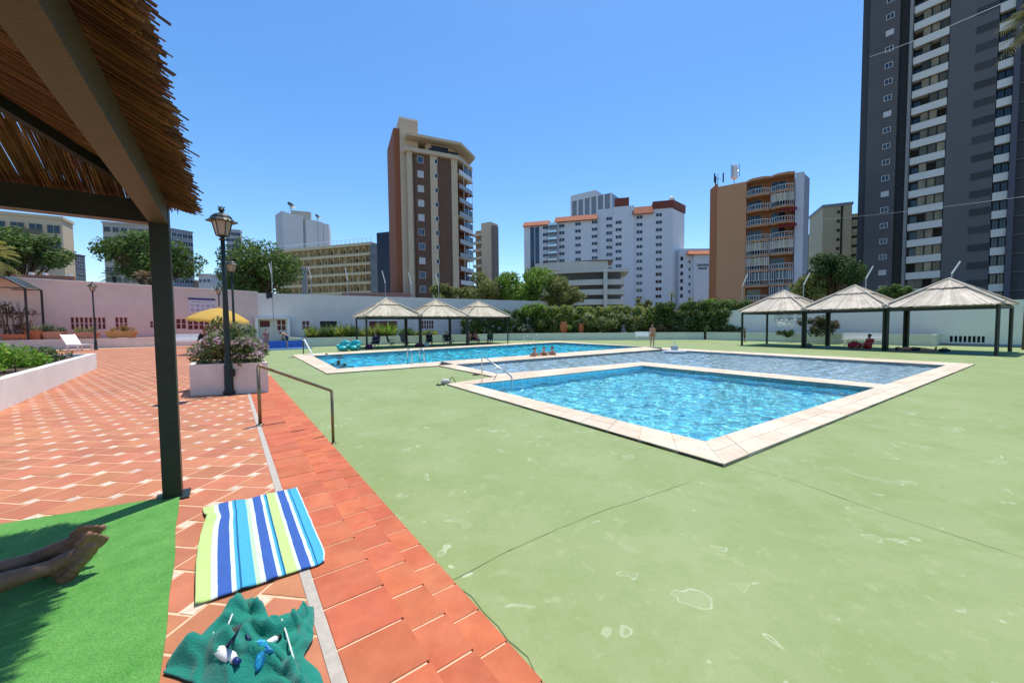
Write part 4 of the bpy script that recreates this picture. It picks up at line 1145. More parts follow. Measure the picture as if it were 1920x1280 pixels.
# ---- right boundary wall (parallel to the beds)
rb = pd(1729, 646); ra = rb - sW*(-1)*0
rw0 = rb - sW*22; rw1 = rb + sW*14
F3 = Facade(V2(rw0), V2(rw1), 'boundary_wall', 'smooth pale green tinged side wall behind the right hand shelters', 'wall')
F3top = F3.hit(1905, 563.5)[1]
vents = []
for i in range(3): vents.append((1744+8*i, 1749.5+8*i, 628.5, 638))
for i in range(8): vents.append((1783.5+8.6*i, 1789.5+8.6*i, 629.5+.15*i, 641+.15*i))
for i in range(3): vents.append((1677+7*i, 1681.5+7*i, 627, 632))
ops = []
for (a0,a1,b0,b1) in vents: ops.append((F3.s(a0), F3.s(a1), F3.hit((a0+a1)/2,b1)[1], F3.hit((a0+a1)/2,b0)[1]))
zlo = min(o[2] for o in ops[3:11]); zhi = max(o[3] for o in ops[3:11])
ops = [(o[0],o[1], (zlo if i<11 else o[2]), (zhi if i<11 else o[3])) for i,o in enumerate(ops)]
M_WALLR = mat('side_wall_paint', (.78,.79,.70), .9, .05, 1.0, .1, 25, c2=(.64,.66,.6), c2amt=.3, c2scale=.4)
F3.opened('wall', M_WALLR, 0, F3.len, 0, .3, DECK-.2, F3top, ops)
F3.box('cap', M_WALLR, 0, F3.len, -.03, .33, F3top, F3top+.06)
F3.box('plinth', mat('blue_grey_plinth',(.25,.30,.33),.8,.1,3), 0, F3.len, -.02, -.001, DECK, DECK+.16)
M_BLACK = mat('dark_opening', (.02,.02,.02), .8)
for o_ in ops:
    mb = MB(); mb.box(o_[0], o_[1], .12, .16, o_[2], o_[3]); F3.part('vent', M_BLACK, mb)
for px in (1560, 1622, 1780, 1860): x = F3.s(px); F3.box('panel_joint', M_WALLR, x-.02, x+.02, -.012, .01, DECK+.17, F3top-.01)
# faded sign on the side wall
x0, z1 = F3.hit(1452, 584); x1, z0 = F3.hit(1480, 603)
sg2 = thing('wall_notice', 'faded rules notice on the side wall beneath the first right hand shelter', 'sign', (*(F3.P+F3.a*x0), z0), F3.root.rotation_euler.z)
o = MB().box(0, x1-x0, -.04, -.005, 0, z1-z0).build('board', mat('faded_board',(.62,.62,.52),.6), local=True); o.parent = sg2
for i in range(3):
    for j in range(2): 
        o = MB().box(.25+.8*i, .75+.8*i, -.046, -.041, .12+.45*j, .38+.45*j).build('lettering', mat('faded_letter',(.36,.37,.30),.6), local=True); o.parent = sg2

# ================================================================ THATCHED SHELTERS
M_THATCH = mat('bleached_thatch', (.70,.61,.49), .85, .15, 2.5, island=.18, trans=.12, c2=(.54,.45,.34), c2amt=.6, c2scale=1.2)
M_THATCH2 = mat('straw_thatch', (.66,.58,.44), .85, .15, 2.5, island=.22, trans=.12, c2=(.50,.42,.29), c2amt=.6, c2scale=1.2)
def gazebo(label, cs, m, eave=2.02, apex=3.48, seed=0, cap=.36):
    """cs: four post feet in order round the plan"""
    ctr = sum(cs, Vector())/4; root = thing('thatched_shelter', label, 'shelter', (ctr.x,ctr.y,DECK), group='thatched shelters round the pool')
    r = random.Random(seed)
    for c in cs:
        mb = MB(); mb.obox((c.x,c.y,(DECK+eave)/2), (.055,0,0), (0,.055,0), (0,0,(eave-DECK)/2)); mb.obox((c.x,c.y,DECK+.01), (.12,0,0),(0,.12,0),(0,0,.01)); mb.build('post', M_DARKMETAL, parent=root)
    for i in range(4):
        a, b = cs[i], cs[(i+1)%4]; d = (b-a).normalized()
        mb = MB(); mb.beam((a.x+d.x*.06,a.y+d.y*.06,eave-.05), (b.x-d.x*.06,b.y-d.y*.06,eave-.05), .08, .12); mb.build('eave_beam', M_DARKMETAL, parent=root)
    top = Vector((ctr.x,ctr.y,apex))
    for c in cs: mb = MB(); mb.beam(Vector((c.x,c.y,eave)), top-Vector((0,0,.1)), .05,.07); mb.build('hip_rafter', M_DARKMETAL, parent=root)
    mb = MB()
    ov = 1.10
    E = [Vector((ctr.x+(c.x-ctr.x)*ov, ctr.y+(c.y-ctr.y)*ov, eave+.04)) for c in cs]
    def tier(f0, f1, lift, nst, rag):
        for i in range(4):
            a, b = E[i], E[(i+1)%4]
            for layer in range(2):
                for k in range(nst):
                    s0, s1 = (k+r.uniform(-.15,.15))/nst, (k+1.15+r.uniform(-.1,.2))/nst
                    s0 = max(0,s0); s1 = min(1,s1)
                    lo = f0 - rag*r.random()*.6
                    P0 = a.lerp(b,s0).lerp(top,lo); P1 = a.lerp(b,s1).lerp(top,lo); P2 = a.lerp(b,s1).lerp(top,f1); P3 = a.lerp(b,s0).lerp(top,f1)
                    dz = Vector((0,0,lift + layer*.03 + r.uniform(0,.03)))
                    mb.add([P0+dz,P1+dz,P2+dz,P3+dz], [(0,1,2,3)])
    tier(0, 1-cap+.06, .02, 46, .05)
    tier(1-cap, 1.0, .10, 30, .06)
    tag(mb.build('thatch', m, parent=root), kind='stuff')
    mb = MB()
    for i in range(4):
        q = E[i].lerp(top, 1-cap); q2 = E[(i+1)%4].lerp(top, 1-cap); mb.beam(q+Vector((0,0,.05)), q2+Vector((0,0,.05)), .05,.05)
    mb.build('cap_batten', mat('batten',(.10,.085,.06),.8), parent=root)
    mb = MB()
    for i in range(4):
        mb.tube(E[i]+Vector((0,0,.12)), top+Vector((0,0,.16)), .07, .05, 6)
    mb.build('ridge_roll', m, parent=root)
    return root
Fp = [pd(1391,647.6), pd(1510,652.4), pd(1667,659.2), pd(1868,666.5)]
sR = (Fp[3]-Fp[0]).normalized(); nR = Vector((-sR.y, sR.x, 0)); stepR = (Fp[3]-Fp[0]).length/3
Fp = [Fp[0]+sR*stepR*i for i in range(4)]; Bp = [p + nR*3.75 for p in Fp]
nm = ['left', 'middle', 'right']
for i in range(3):
    g = .07
    a, b = Fp[i]+sR*(g if i else 0), Fp[i+1]-sR*(g if i<2 else 0); c, d = Bp[i+1]-sR*(g if i<2 else 0), Bp[i]+sR*(g if i else 0)
    gazebo(['pale thatched shelter farthest along the side wall, next to the hedge', 'pale thatched shelter in the middle of the row by the side wall', 'largest looking thatched shelter nearest in the row by the side wall'][i], [a,b,c,d], M_THATCH, seed=50+i)
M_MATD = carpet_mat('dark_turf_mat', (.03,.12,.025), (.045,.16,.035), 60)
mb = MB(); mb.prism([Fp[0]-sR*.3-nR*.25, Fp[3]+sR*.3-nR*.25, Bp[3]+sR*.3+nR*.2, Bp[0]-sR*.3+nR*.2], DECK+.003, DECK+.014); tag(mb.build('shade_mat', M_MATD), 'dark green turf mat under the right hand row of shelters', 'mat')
vL = Vector((.84,.543,0)).normalized(); uL = Vector((-vL.y, vL.x, 0))
cL = Vector((-10.4, 31.7, DECK))
for i in range(3):
    c = cL + vL*4.3*i; a2, b2 = 2.08, 1.9
    cs = [c-vL*a2-uL*b2, c+vL*a2-uL*b2, c+vL*a2+uL*b2, c-vL*a2+uL*b2]
    gazebo(['straw thatched shelter at the left of the far row beside the teal loungers', 'straw thatched shelter in the middle of the far row', 'straw thatched shelter at the hedge end of the far row'][i], cs, M_THATCH2, seed=60+i)
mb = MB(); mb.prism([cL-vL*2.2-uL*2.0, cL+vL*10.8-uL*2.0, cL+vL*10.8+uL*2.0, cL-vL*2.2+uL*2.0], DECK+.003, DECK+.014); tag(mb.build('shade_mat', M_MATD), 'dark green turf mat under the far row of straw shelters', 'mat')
# ================================================================ HEDGES, SHRUBS, TREES
BEDZ = DECK + lw_h - .12
def hedge(label, m, x0, y0t, x1, y1t, Y0, Y1, thick, n, leaf, seed, bottom=BEDZ):
    a = dp(x0, y0t, Y0); b = dp(x1, y1t, Y1); d = Vector((b.x-a.x,b.y-a.y,0)); L = d.length; d.normalize(); s = Vector((-d.y,d.x,0))
    root = thing('hedge', label, 'hedge', ((a.x+b.x)/2,(a.y+b.y)/2,bottom), group='hedges behind the pool')
    r = np.random.default_rng(seed); cs = []; rs = []
    nx = max(3,int(L/.8)); 
    for i in range(nx):
        t = (i+.5)/nx; top = a.z*(1-t)+b.z*t; nz = max(2,int((top-bottom)/.8))
        for j in range(nz):
            zz = bottom + (top-bottom)*(j+.5)/nz + r.uniform(-.12,.12); p = a.lerp(b,t)+d*r.uniform(-.3,.3)+s*r.uniform(-.2,thick)
            cs.append((p.x,p.y,zz)); rs.append((.62,.55,(top-bottom)/nz*.62))
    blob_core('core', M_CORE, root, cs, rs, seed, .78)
    leaf_mesh('foliage', m, root, cs, rs, n, leaf, seed, shell=.9)
    return root
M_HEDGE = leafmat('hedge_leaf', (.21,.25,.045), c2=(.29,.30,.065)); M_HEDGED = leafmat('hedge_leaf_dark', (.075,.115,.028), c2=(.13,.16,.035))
hedge('long clipped olive green hedge behind the back low wall', M_HEDGE, 1012, 575, 1240, 574, 45.6, 43.2, 1.2, 11000, .17, 71)
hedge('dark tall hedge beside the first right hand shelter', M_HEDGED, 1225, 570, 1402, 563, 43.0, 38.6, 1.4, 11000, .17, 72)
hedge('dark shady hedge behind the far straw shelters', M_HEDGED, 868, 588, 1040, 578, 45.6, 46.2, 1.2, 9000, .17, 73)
def shrub(label, m, px, py, wx, wy, Y, n, leaf, seed, clump=10, name='shrub', cat='shrub', group=None, core=True):
    c = dp(px, py, Y); cl = clumps_px(px, py, wx, wy, Y, clump, seed, rs=.5)
    root = thing(name, label, cat, (c.x, c.y, BEDZ), group=group)
    mb = MB()
    for q, _ in cl[:7]: mb.path([(c.x+(q.x-c.x)*.3, c.y+(q.y-c.y)*.3, BEDZ-.05), q], [.05,.015], 5)
    mb.build('stem', M_BARK, parent=root)
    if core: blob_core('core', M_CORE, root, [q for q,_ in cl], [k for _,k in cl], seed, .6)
    leaf_mesh('foliage', m, root, [q for q,_ in cl], [k for _,k in cl], n, leaf, seed)
    return root, cl
shrub('rounded bright green bush standing above the long hedge', M_LEAFB, 1003, 583, 74, 34, 46.5, 2600, .19, 74, 14)
s_, cl = shrub('white flowering oleander before the long hedge', M_LEAFO, 1150, 604, 165, 38, 43.6, 4200, .16, 75, 22)
M_WPET = mat('white_petal', (.8,.8,.74), .6, .05, 20, island=.1, trans=.2)
tag(flowers('blossoms', M_WPET, s_, spots_on(cl, 120, 3), .085, 4), kind='stuff')
for i,(px,py,wx,wy,Y,lab,m_) in enumerate([(1240,617,30,22,42.5,'reddish grass clump beside the white bench',leafmat('russet_leaf',(.20,.12,.07))),(1318,618,36,18,41.2,'low bright shrub before the dark hedge',M_LEAFB),(1362,617,36,16,40.6,'low grey green shrub before the dark hedge end',M_LEAFO),(1055,612,30,18,44.2,'small variegated bush beside the orange pot',M_LEAFB),(985,616,40,16,44.6,'low silvery shrub at the hedge foot',leafmat('silver_leaf',(.14,.17,.10))),(1110,619,30,10,44.0,'low round cushion plant at the hedge foot',M_LEAF)]):
    shrub(lab, m_, px, py, wx, wy, Y, 500, .13, 80+i, 6)
# orange pots by the back wall
for i,(px,py,h,lab) in enumerate([(1057,619,13,'orange clay jar on the back bed wall'),(1090,621,9,'small orange clay pot on the back bed wall')]):
    b = dp(px, py+h/2, 43.9); k = 43.9/FPX; b.z = BEDZ
    root = thing('clay_pot', lab, 'pot', tuple(b)); H = .62+h*k; rr = h*k*.55
    mb = MB(); mb.lathe([(rr*.6,0),(rr,H*.4),(rr*1.05,H*.7),(rr*.75,H*.9),(rr*.85,H),(rr*.7,H)], b, 14); mb.build('body', mat('orange_clay',(.55,.17,.06),.8,.1,5), parent=root, smooth=True)
# spiky palms / grasses in the left bed
def spiky(label, px, py0, py1, Y, spread, n, m, seed, name='cordyline', cat='plant'):
    b = dp(px, py1, Y); b.z = BEDZ; k = Y/FPX; H = (py1-py0)*k; r = random.Random(seed)
    root = thing(name, label, cat, tuple(b), group='spiky plants in the back bed')
    V = []; F = []
    for i in range(n):
        a = r.uniform(0,2*math.pi); el = r.uniform(.35,1.45); ln = H*r.uniform(.6,1.05); w = .035+.02*r.random()
        d = Vector((math.cos(a)*math.cos(el), math.sin(a)*math.cos(el), math.sin(el))); sd = Vector((-math.sin(a), math.cos(a), 0))*w
        o0 = b + Vector((r.uniform(-1,1)*spread*k*.5, r.uniform(-.4,.4), r.uniform(0,.15)))
        p1 = o0 + d*ln*.55; p2 = o0 + d*ln - Vector((0,0,ln*.18*(1-el/1.6)))
        k0 = len(V); V += [o0-sd*.5, o0+sd*.5, p1+sd, p1-sd, p2]; F += [(k0,k0+1,k0+2,k0+3),(k0+3,k0+2,k0+4)]
    add_mesh('foliage', [tuple(v) for v in V], F, m, root)
    mb = MB(); mb.tube(b-Vector((0,0,.1)), b+Vector((0,0,H*.15)), .06, .04, 6); mb.build('stem', M_BARK, parent=root)
M_SPIKE = leafmat('spike_leaf', (.17,.22,.04), c2=(.26,.27,.06)); M_SPIKED = leafmat('spike_leaf_dark', (.07,.12,.035))
for i,(px,y0,y1,Y,sp,m_,lab) in enumerate([(585,606,634,37,20,M_SPIKE,'yellow green grass clump at the left end of the back bed'),(612,601,632,37.4,26,M_SPIKED,'dark cordyline clump left of the straw shelters'),(640,600,632,37.8,28,M_SPIKE,'tall yellow green cordyline next to the dark opening'),(660,602,632,38,20,M_SPIKED,'dark spiky plant beside the first straw shelter'),(688,608,632,38.4,26,M_SPIKE,'bright grass clump behind the first straw shelter'),(712,602,632,38.8,20,M_SPIKE,'yellow leafed bush behind the first shelter post'),(728,596,630,39,26,M_LEAFB,'lime green upright bush under the first shelter'),(762,612,632,39.4,22,M_SPIKED,'small dark palm behind the second shelter'),(783,618,631,40,24,M_SPIKE,'pale low grass behind the second shelter'),(808,617,631,40.5,22,M_SPIKE,'pale low grass beside the maroon grille')]):
    spiky(lab, px, y0, y1, Y, sp, 170, m_, 100+i)
# flowering shrubs under the right-hand shelters
s_, cl = shrub('pink flowering shrub between the first two right hand shelters', leafmat('dusty_leaf',(.07,.075,.035),c2=(.10,.07,.05)), 1530, 612, 88, 34, 30.2, 2200, .11, 91, 16)
tag(flowers('blossoms', mat('mauve_petal',(.42,.16,.22),.6,.1,20,island=.3,trans=.3), s_, spots_on(cl, 130, 12), .05, 13), kind='stuff')
s_, cl = shrub('white lily like flowers in the side bed under the first shelter', M_SPIKED, 1474, 623, 36, 14, 32.6, 500, .12, 92, 6)
tag(flowers('blossoms', M_WPET, s_, [tuple(dp(1474+random.uniform(-20,16), 606+random.uniform(-7,7), 32.6+random.uniform(-.3,.3))) for _ in range(46)], .10, 14), kind='stuff')
# ---- trees
GZ = -2.6
def tr(label, px, py, wx, wy, Y, ncl, m, n, leaf, seed, tr_=.25, rs=.34, name='tree', basepx=None):
    cl = clumps_px(px, py, wx, wy, Y, ncl, seed, rs=rs); c = dp(basepx or px, py, Y)
    return tree(name, label, (c.x, c.y, GZ), 0, cl, m, n, leaf, tr_, seed)
tr('broad green tree behind the left end of the wall', 40, 468, 135, 95, 40, 26, M_LEAF, 7000, .24, 201)
tr('round plane tree behind the dark shelter post', 283, 482, 165, 105, 46, 34, M_LEAF, 9500, .24, 202)
tr('tall plane tree behind the wall left of the beige hotel', 492, 508, 155, 118, 50, 40, M_LEAF, 12000, .25, 203)
tr('small light green tree in front of the brown tower', 842, 550, 84, 50, 55, 16, M_LEAFO, 4500, .23, 204)
tr('olive green tree behind the straw shelters', 915, 545, 96, 74, 56, 22, M_LEAFO, 7000, .24, 205)
tr('bushy tree at the left end of the white hotel', 985, 541, 118, 86, 57, 28, M_LEAFB, 9000, .25, 206)
tr('rounded tree in front of the low curved building', 1060, 548, 96, 68, 56, 22, M_LEAFO, 7000, .25, 207)
tr('dark umbrella pine left of the dark tower', 1562, 512, 104, 82, 44, 28, M_LEAFD, 9000, .19, 208)
tr('lighter shrubby tree beside the umbrella pine', 1512, 534, 62, 60, 45, 14, M_LEAFO, 3200, .2, 209)
tr('small green tree behind the largest right hand shelter', 1678, 552, 66, 34, 38, 14, M_LEAF, 3000, .17, 210)
tr('bright green bush beside the orange block', 1352, 572, 76, 34, 42, 14, M_LEAFB, 3500, .18, 211)
tr('low olive tree before the white hotel ground floor', 1210, 568, 60, 18, 60, 8, M_LEAFO, 1200, .2, 212)
# palms
def palm(label, px, py, Y, R_, n, m, seed, wpl=.30, trunk_r=.16, group='palms', dry=None):
    c = dp(px, py, Y); r = random.Random(seed); root = thing('palm_tree', label, 'palm', (c.x,c.y,GZ), group=group)
    mb = MB(); mb.path([(c.x,c.y,GZ),(c.x+.1,c.y,(GZ+c.z)/2),tuple(c)], [trunk_r*1.2,trunk_r,trunk_r*.9], 9); mb.build('trunk', M_BARK, parent=root, smooth=True)
    V = []; F = []
    for i in range(n):
        a = r.uniform(0,2*math.pi); el = r.uniform(-.5,1.25); L = R_*r.uniform(.75,1.1); d0 = Vector((math.cos(a)*math.cos(el), math.sin(a)*math.cos(el), math.sin(el)))
        pts_ = [c + d0*L*t + Vector((0,0,-.45*L*t*t)) for t in (0,.25,.5,.75,1)]
        for j in range(16):
            t = .15+.85*j/16; q = int(t*4); f = t*4-q; p = pts_[q].lerp(pts_[min(q+1,4)], f); dd = (pts_[min(q+1,4)]-pts_[q]).normalized(); sd = dd.cross(Vector((0,0,1))).normalized()
            for sg_ in (-1,1):
                e = p + (sd*sg_*.8 + dd*.6 + Vector((0,0,-.35))).normalized()*R_*wpl*(1-.5*abs(2*t-1)); k0 = len(V)
                V += [p, p+dd*.05*R_*.5, e]; F.append((k0,k0+1,k0+2))
        k0 = len(V); 
    add_mesh('crown', [tuple(v) for v in V], F, m, root)
    mb = MB()
    return root
M_PALM = leafmat('palm_leaf', (.10,.15,.04), c2=(.16,.17,.05)); M_PALMY = leafmat('palm_leaf_yellow', (.24,.22,.05), c2=(.18,.2,.05))
palm('yellowing palm crown at the far left above the arched trellis', -28, 478, 25, 2.0, 34, M_PALMY, 301)
palm('fan palm showing above the left wall', 214, 518, 42, 1.5, 30, leafmat('fan_palm_leaf',(.16,.2,.10)), 302)
palm('second fan palm with dry fronds above the left wall', 268, 520, 42, 1.4, 26, leafmat('dry_palm',(.26,.19,.12)), 303)
palm('thin young palm before the white hotel', 1259, 549, 70, 1.3, 22, M_PALM, 304, trunk_r=.14)
palm('small palm before the hotel annex', 1296, 560, 70, 1.0, 18, M_PALM, 305, trunk_r=.14)
palm('tall palm whose fronds enter at the top right corner', 1957, 25, 22, 1.9, 40, leafmat('brown_green_palm',(.10,.10,.035)), 306, trunk_r=.2)
# ================================================================ BUILDINGS
BZ = -2.6
def face_pts(x0, y0, x1, y1, Y0):
    a = dp(x0, y0, Y0); z = a.z - CAM_Z
    d = ray(x1, y1); k = z/d.z; return a, Vector((d.x*k, d.y*k, a.z))
M_WFRAME = mat('white_frame', (.72,.72,.72), .5, .05, 3)
M_BROWNBR = mat('brown_brick', (.150,.080,.052), .85, .1, 1.2, c2=(.175,.095,.06), c2scale=.3)
M_CREAM = mat('cream_render', (.60,.46,.32), .85, .08, .6); M_REDBR = mat('red_brick', (.30,.105,.05), .85, .1, 1)
# ---- brown tower
a, b = face_pts(777, 287, 851, 300, 80)
F = Facade(V2(a), V2(b), 'apartment_tower', 'brown brick tower with cream piers and stepped rooftop', 'building')
H = a.z; L = F.len; fh = 26.5*80/FPX
D = 13
wx = [F.s(793)-.75, F.s(793)+.75]
F.box('wall', M_BROWNBR, 0, L, .1, D, BZ, H)
for p0, p1 in ((769,777.5), (811,824), (850,861)):
    F.box('pier', M_CREAM, F.s(p0), F.s(p1), -.25, .6, BZ, H)
# side return with lift tower
F.box('side_wing', M_REDBR, F.s(745,2.0), F.s(757,2.0), 2.0, D, BZ, F.hit(750,242,2.0)[1])
zl = F.hit(774, 227, 1.2)[1]
F.box('lift_tower', M_CREAM, F.s(757,1.2), F.s(790,1.2), 1.2, 6, BZ, zl)
F.box('lift_tower_cap', M_WFRAME, F.s(757,1.2)-.1, F.s(790,1.2)+.1, 1.1, 6.1, zl, zl+.4)
# cornice, penthouse and overhanging roof
ang0 = F.s(861)
x1 = F.s(887, 4)
F.part('cornice', M_CREAM, MB().prism([(F.s(764),-.7),(ang0+.2,-.7),(x1+.4,4.2),(x1+.4,D),(F.s(764),D)], H, H+.8))
F.part('penthouse', M_CREAM, MB().prism([(F.s(806),1.0),(F.s(850),1.0),(F.s(880,4),5),(F.s(880,4),D),(F.s(806),D)], H+.8, H+2.9))
F.part('penthouse_shade', M_REDBR, MB().prism([(F.s(780),3.0),(F.s(805.5),3.0),(F.s(805.5),D),(F.s(780),D)], H+.8, H+2.9))
F.part('roof', M_CREAM, MB().prism([(F.s(767),-1.2),(ang0+.6,-1.2),(x1+1.0,4),(x1+1.0,D+.5),(F.s(767),D+.5)], H+2.9, H+3.45))
F.box('roof_unit', M_BLACKMETAL, F.s(805), F.s(838), 1.2, 4, H+3.45, H+4.3)
window(F, F.s(832), .98, H+1.95, 3.6, 1.3, M_BLACKMETAL, M_GLASSBLUE, 3)
F.box('railing', M_BLACKMETAL, F.s(808), F.s(862), -.62, -.55, H+.8, H+1.35)
nf = 12
for i in range(nf):
    z = F.hit(793, 300)[1] - fh*i
    if z < BZ+2: break
    window(F, F.s(793.5), .1, z, 1.15, 1.25, M_WFRAME, mat('blind_white',(.55,.53,.52),.6,.1,3) if 0<i<5 or i==7 else M_GLASSBLUE, 1 if i in (5,6,10) else 0)
    window(F, F.s(822), -.25, z, .55, .85, M_WFRAME, M_GLASS, 0)
# angled balcony bays on the right
Fb = thing('x', None, None); bpy.data.objects.remove(Fb)
pR0 = Vector((F.s(861),0.0)); pR1 = Vector((F.s(887,4),4.2)); dv = (pR1-pR0).normalized(); nv = Vector((dv.y,-dv.x)); LR = (pR1-pR0).length
M_TERRC = mat('balcony_brick', (.22,.085,.045), .85, .1, 2)
F.part('bay_core', M_TERRC, MB().prism([pR0-nv*1.3, pR1-nv*1.3, (pR1.x,D), (pR0.x,D)], BZ, H))
M_BALGL = mat('balcony_glass', (.36,.38,.38), .2, .15, 1, island=.3)
for i in range(nf):
    z = H - fh*(i+1)
    if z < BZ: break
    mb = MB(); q0, q1 = pR0+dv*.1, pR1
    mb.prism([q0-nv*1.29, q1-nv*1.29, q1+nv*.5, q0+nv*.3], z, z+.22); bal = F.part('balcony', M_TERRC if i%3 else M_CREAM, mb)
    mb = MB(); c = (q0+q1)/2+nv*.40; mb.obox((c.x,c.y,z+.7), (dv.x*LR*.47,dv.y*LR*.47,0), (nv.x*.03,nv.y*.03,0), (0,0,.47)); F.part('parapet', M_BALGL if i%4 else M_WFRAME, mb, bal)
    if i in (0,3,4,5,6,8,9,10):
        mb = MB(); c = pR0.lerp(pR1,.68)+nv*.33; mb.obox((c.x,c.y,z+1.85), (dv.x*LR*.27,dv.y*LR*.27,0), (nv.x*.03,nv.y*.03,0), (0,0,.62)); F.part('glazing', M_GLASSBLUE, mb, bal)
    for t in (.35,.68,.97): mb = MB(); c = pR0.lerp(pR1,t)+nv*.36; mb.box(c.x-.05,c.x+.05,c.y-.05,c.y+.05,z+.22,z+fh-.02); F.part('mullion', M_WFRAME, mb, bal)
# ---- cream tower behind it
a, b = face_pts(889, 432, 928, 425, 150)
F = Facade(V2(a), V2(b), 'apartment_tower', 'slim cream tower with curved balconies just right of the brown tower', 'building')
F.box('wall', M_CREAM, F.s(904), F.s(921), 0, 5, BZ, a.z+2.2); M_CREAMD = mat('tan_render',(.33,.23,.15),.85,.08,.6)
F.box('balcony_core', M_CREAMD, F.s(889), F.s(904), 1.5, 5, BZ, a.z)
F.box('side_wall', mat('taupe_render',(.24,.19,.16),.85), F.s(921), F.s(925), 1, 4, BZ, a.z+1)
for i in range(10):
    z = a.z - 3.0*(i+1) + .6; F.box('balcony', M_CREAM, F.s(888), F.s(903.5), 0, 1.49, z, z+1.0)
# ---- white telephone-exchange style block and beige hotel
a, b = face_pts(531, 396, 617, 421.5, 150)
a2 = dp(531, 396, 150); b2 = dp(617.5, 421, 150); 
M_PALEW = mat('pale_grey_render', (.62,.62,.63), .85, .05, .4, c2=(.52,.52,.53), c2amt=.4, c2scale=.1)
F = Facade(V2(dp(531,450,150)), V2(dp(617.5,450,156)), 'office_block', 'blank white slab building with sloping roofline and satellite dishes', 'building')
zt0 = F.hit(531,396)[1]; zt1 = F.hit(617,421)[1]
mb = MB(); L = F.len
steps_ = [(0,.43,zt0,zt0-(zt0-zt1)*.40),(.43,.485,0,0),(.485,.75,zt0-(zt0-zt1)*.62,zt0-(zt0-zt1)*.72),(.757,.87,zt0-(zt0-zt1)*.74,zt0-(zt0-zt1)*.82),(.877,1,zt0-(zt0-zt1)*.9,zt1)]
for s0,s1,z0,z1 in steps_:
    if z0 == 0: F.box('recess', mat('grey_recess',(.36,.36,.38),.8), L*s0+.02, L*s1-.02, .5, 10, BZ, zt0-(zt0-zt1)*.55); continue
    x0,x1 = L*s0, L*s1; mb = MB(); mb.add([(x0,0,BZ),(x1,0,BZ),(x1,10,BZ),(x0,10,BZ),(x0,0,z0),(x1,0,z1),(x1,10,z1),(x0,10,z0)], [(0,3,2,1),(4,5,6,7),(0,1,5,4),(1,2,6,5),(2,3,7,6),(3,0,4,7)]); F.part('wall', M_PALEW, mb)
xl = F.s(520, 6); F.part('end_wall', mat('grey_end_wall',(.50,.50,.52),.85), MB().prism([(xl,8),(-.05,.3),(-.05,10),(xl+.5,11)], BZ, zt0+.3))
for i,(px,py,rr) in enumerate(((545,386,1.6),(595,407,1.2))):
    x, z = F.hit(px, py, 2); ds = thing('satellite_dish', ['large dark satellite dish on top of the blank white slab', 'smaller dark dish on the lower roof of the white slab'][i], 'satellite dish', (*(F.P+F.a*x+F.n*2), z-rr-1.0), F.root.rotation_euler.z)
    mb = MB()
    for k in range(5): pass
    V = []; Fc = []
    for ri in range(5):
        for k in range(16):
            t = 2*math.pi*k/16; q = rr*ri/4; V.append((q*math.cos(t), -.25*(q/rr)**2*rr, q*math.sin(t)))
    for ri in range(4):
        for k in range(16): Fc.append((ri*16+k, ri*16+(k+1)%16, (ri+1)*16+(k+1)%16, (ri+1)*16+k))
    rot = Matrix.Rotation(R(50),3,'Z') @ Matrix.Rotation(R(-35),3,'X'); V = [tuple(rot@Vector(v)+Vector((0,0,rr+1.0))) for v in V]
    o = add_mesh('dish', V, Fc, M_BLACKMETAL, local=True); o.parent = ds
    mb = MB(); mb.tube((0,0,0),(0,0,rr+1.0),.15); mb.tube((-.8,.3,0),(0,0,rr+.6),.08); mb.tube((.8,.3,0),(0,0,rr+.6),.08); o = mb.build('mount', M_STEEL, local=True); o.parent = ds
x, z = F.hit(556, 398, 3); F.box('plant_room', mat('roof_plant',(.42,.40,.34),.8), x-2, x+5, 3, 6, z-3, z+.6)
M_BEIGE = mat('beige_hotel', (.68,.54,.33), .85, .06, .5)
a, b = face_pts(536, 473, 696, 459, 128)
F = Facade(V2(a), V2(b), 'hotel', 'beige hotel with five rows of balconies behind the left wall', 'building')
fh = 17.7*118/FPX; L = F.len; H = a.z
F.box('wall', mat('beige_recess',(.68,.54,.30),.85,.06,.5), -6, L, 1.5, 14, BZ, H)
F.box('roof_slab', M_BEIGE, -6, L+.1, -.2, 14.2, H, H+.9)
for i in range(26): x = -6+(L+6)*i/25; mb = MB(); mb.box(x-.05,x+.05,-.1,0,H+.9,H+2.2); F.part('baluster', M_STEEL, mb)
F.box('roof_rail', M_STEEL, -6, L, -.1, 0, H+2.1, H+2.2)
for i in range(6):
    z = H - fh*(i+1)
    if z < BZ: break
    F.box('balcony', M_BEIGE, -6, L, 0, 1.49, z-.12, z+.75)
    for k in range(16):
        x = -5 + (L+5)*(k+.5)/16; F.box('divider', M_BEIGE, x-(L+5)/32-.08, x-(L+5)/32+.08, .1, 1.49, z+.75, z+fh-.14)
        if (k*7+i*3)%5 != 0: window(F, x, 1.5, z+1.25, 1.5 if k%2 else 1.0, 1.9, mat('bronze_frame',(.16,.12,.06),.6), mat('amber_glass',(.10,.07,.035),.2,.4,.5,island=.6), 1)
F.box('glass_wing', mat('streaky_glass_wall',(.16,.16,.17),.25,.4,.6), L+.2, F.s(716.5), -1, 12, BZ, F.hit(705,457,-1)[1])
F.box('blue_wing', mat('black_blue_cladding',(.008,.012,.035),.3,.3,.4), F.s(717), F.s(745), -2, 12, BZ, F.hit(728,434.5,-2)[1])
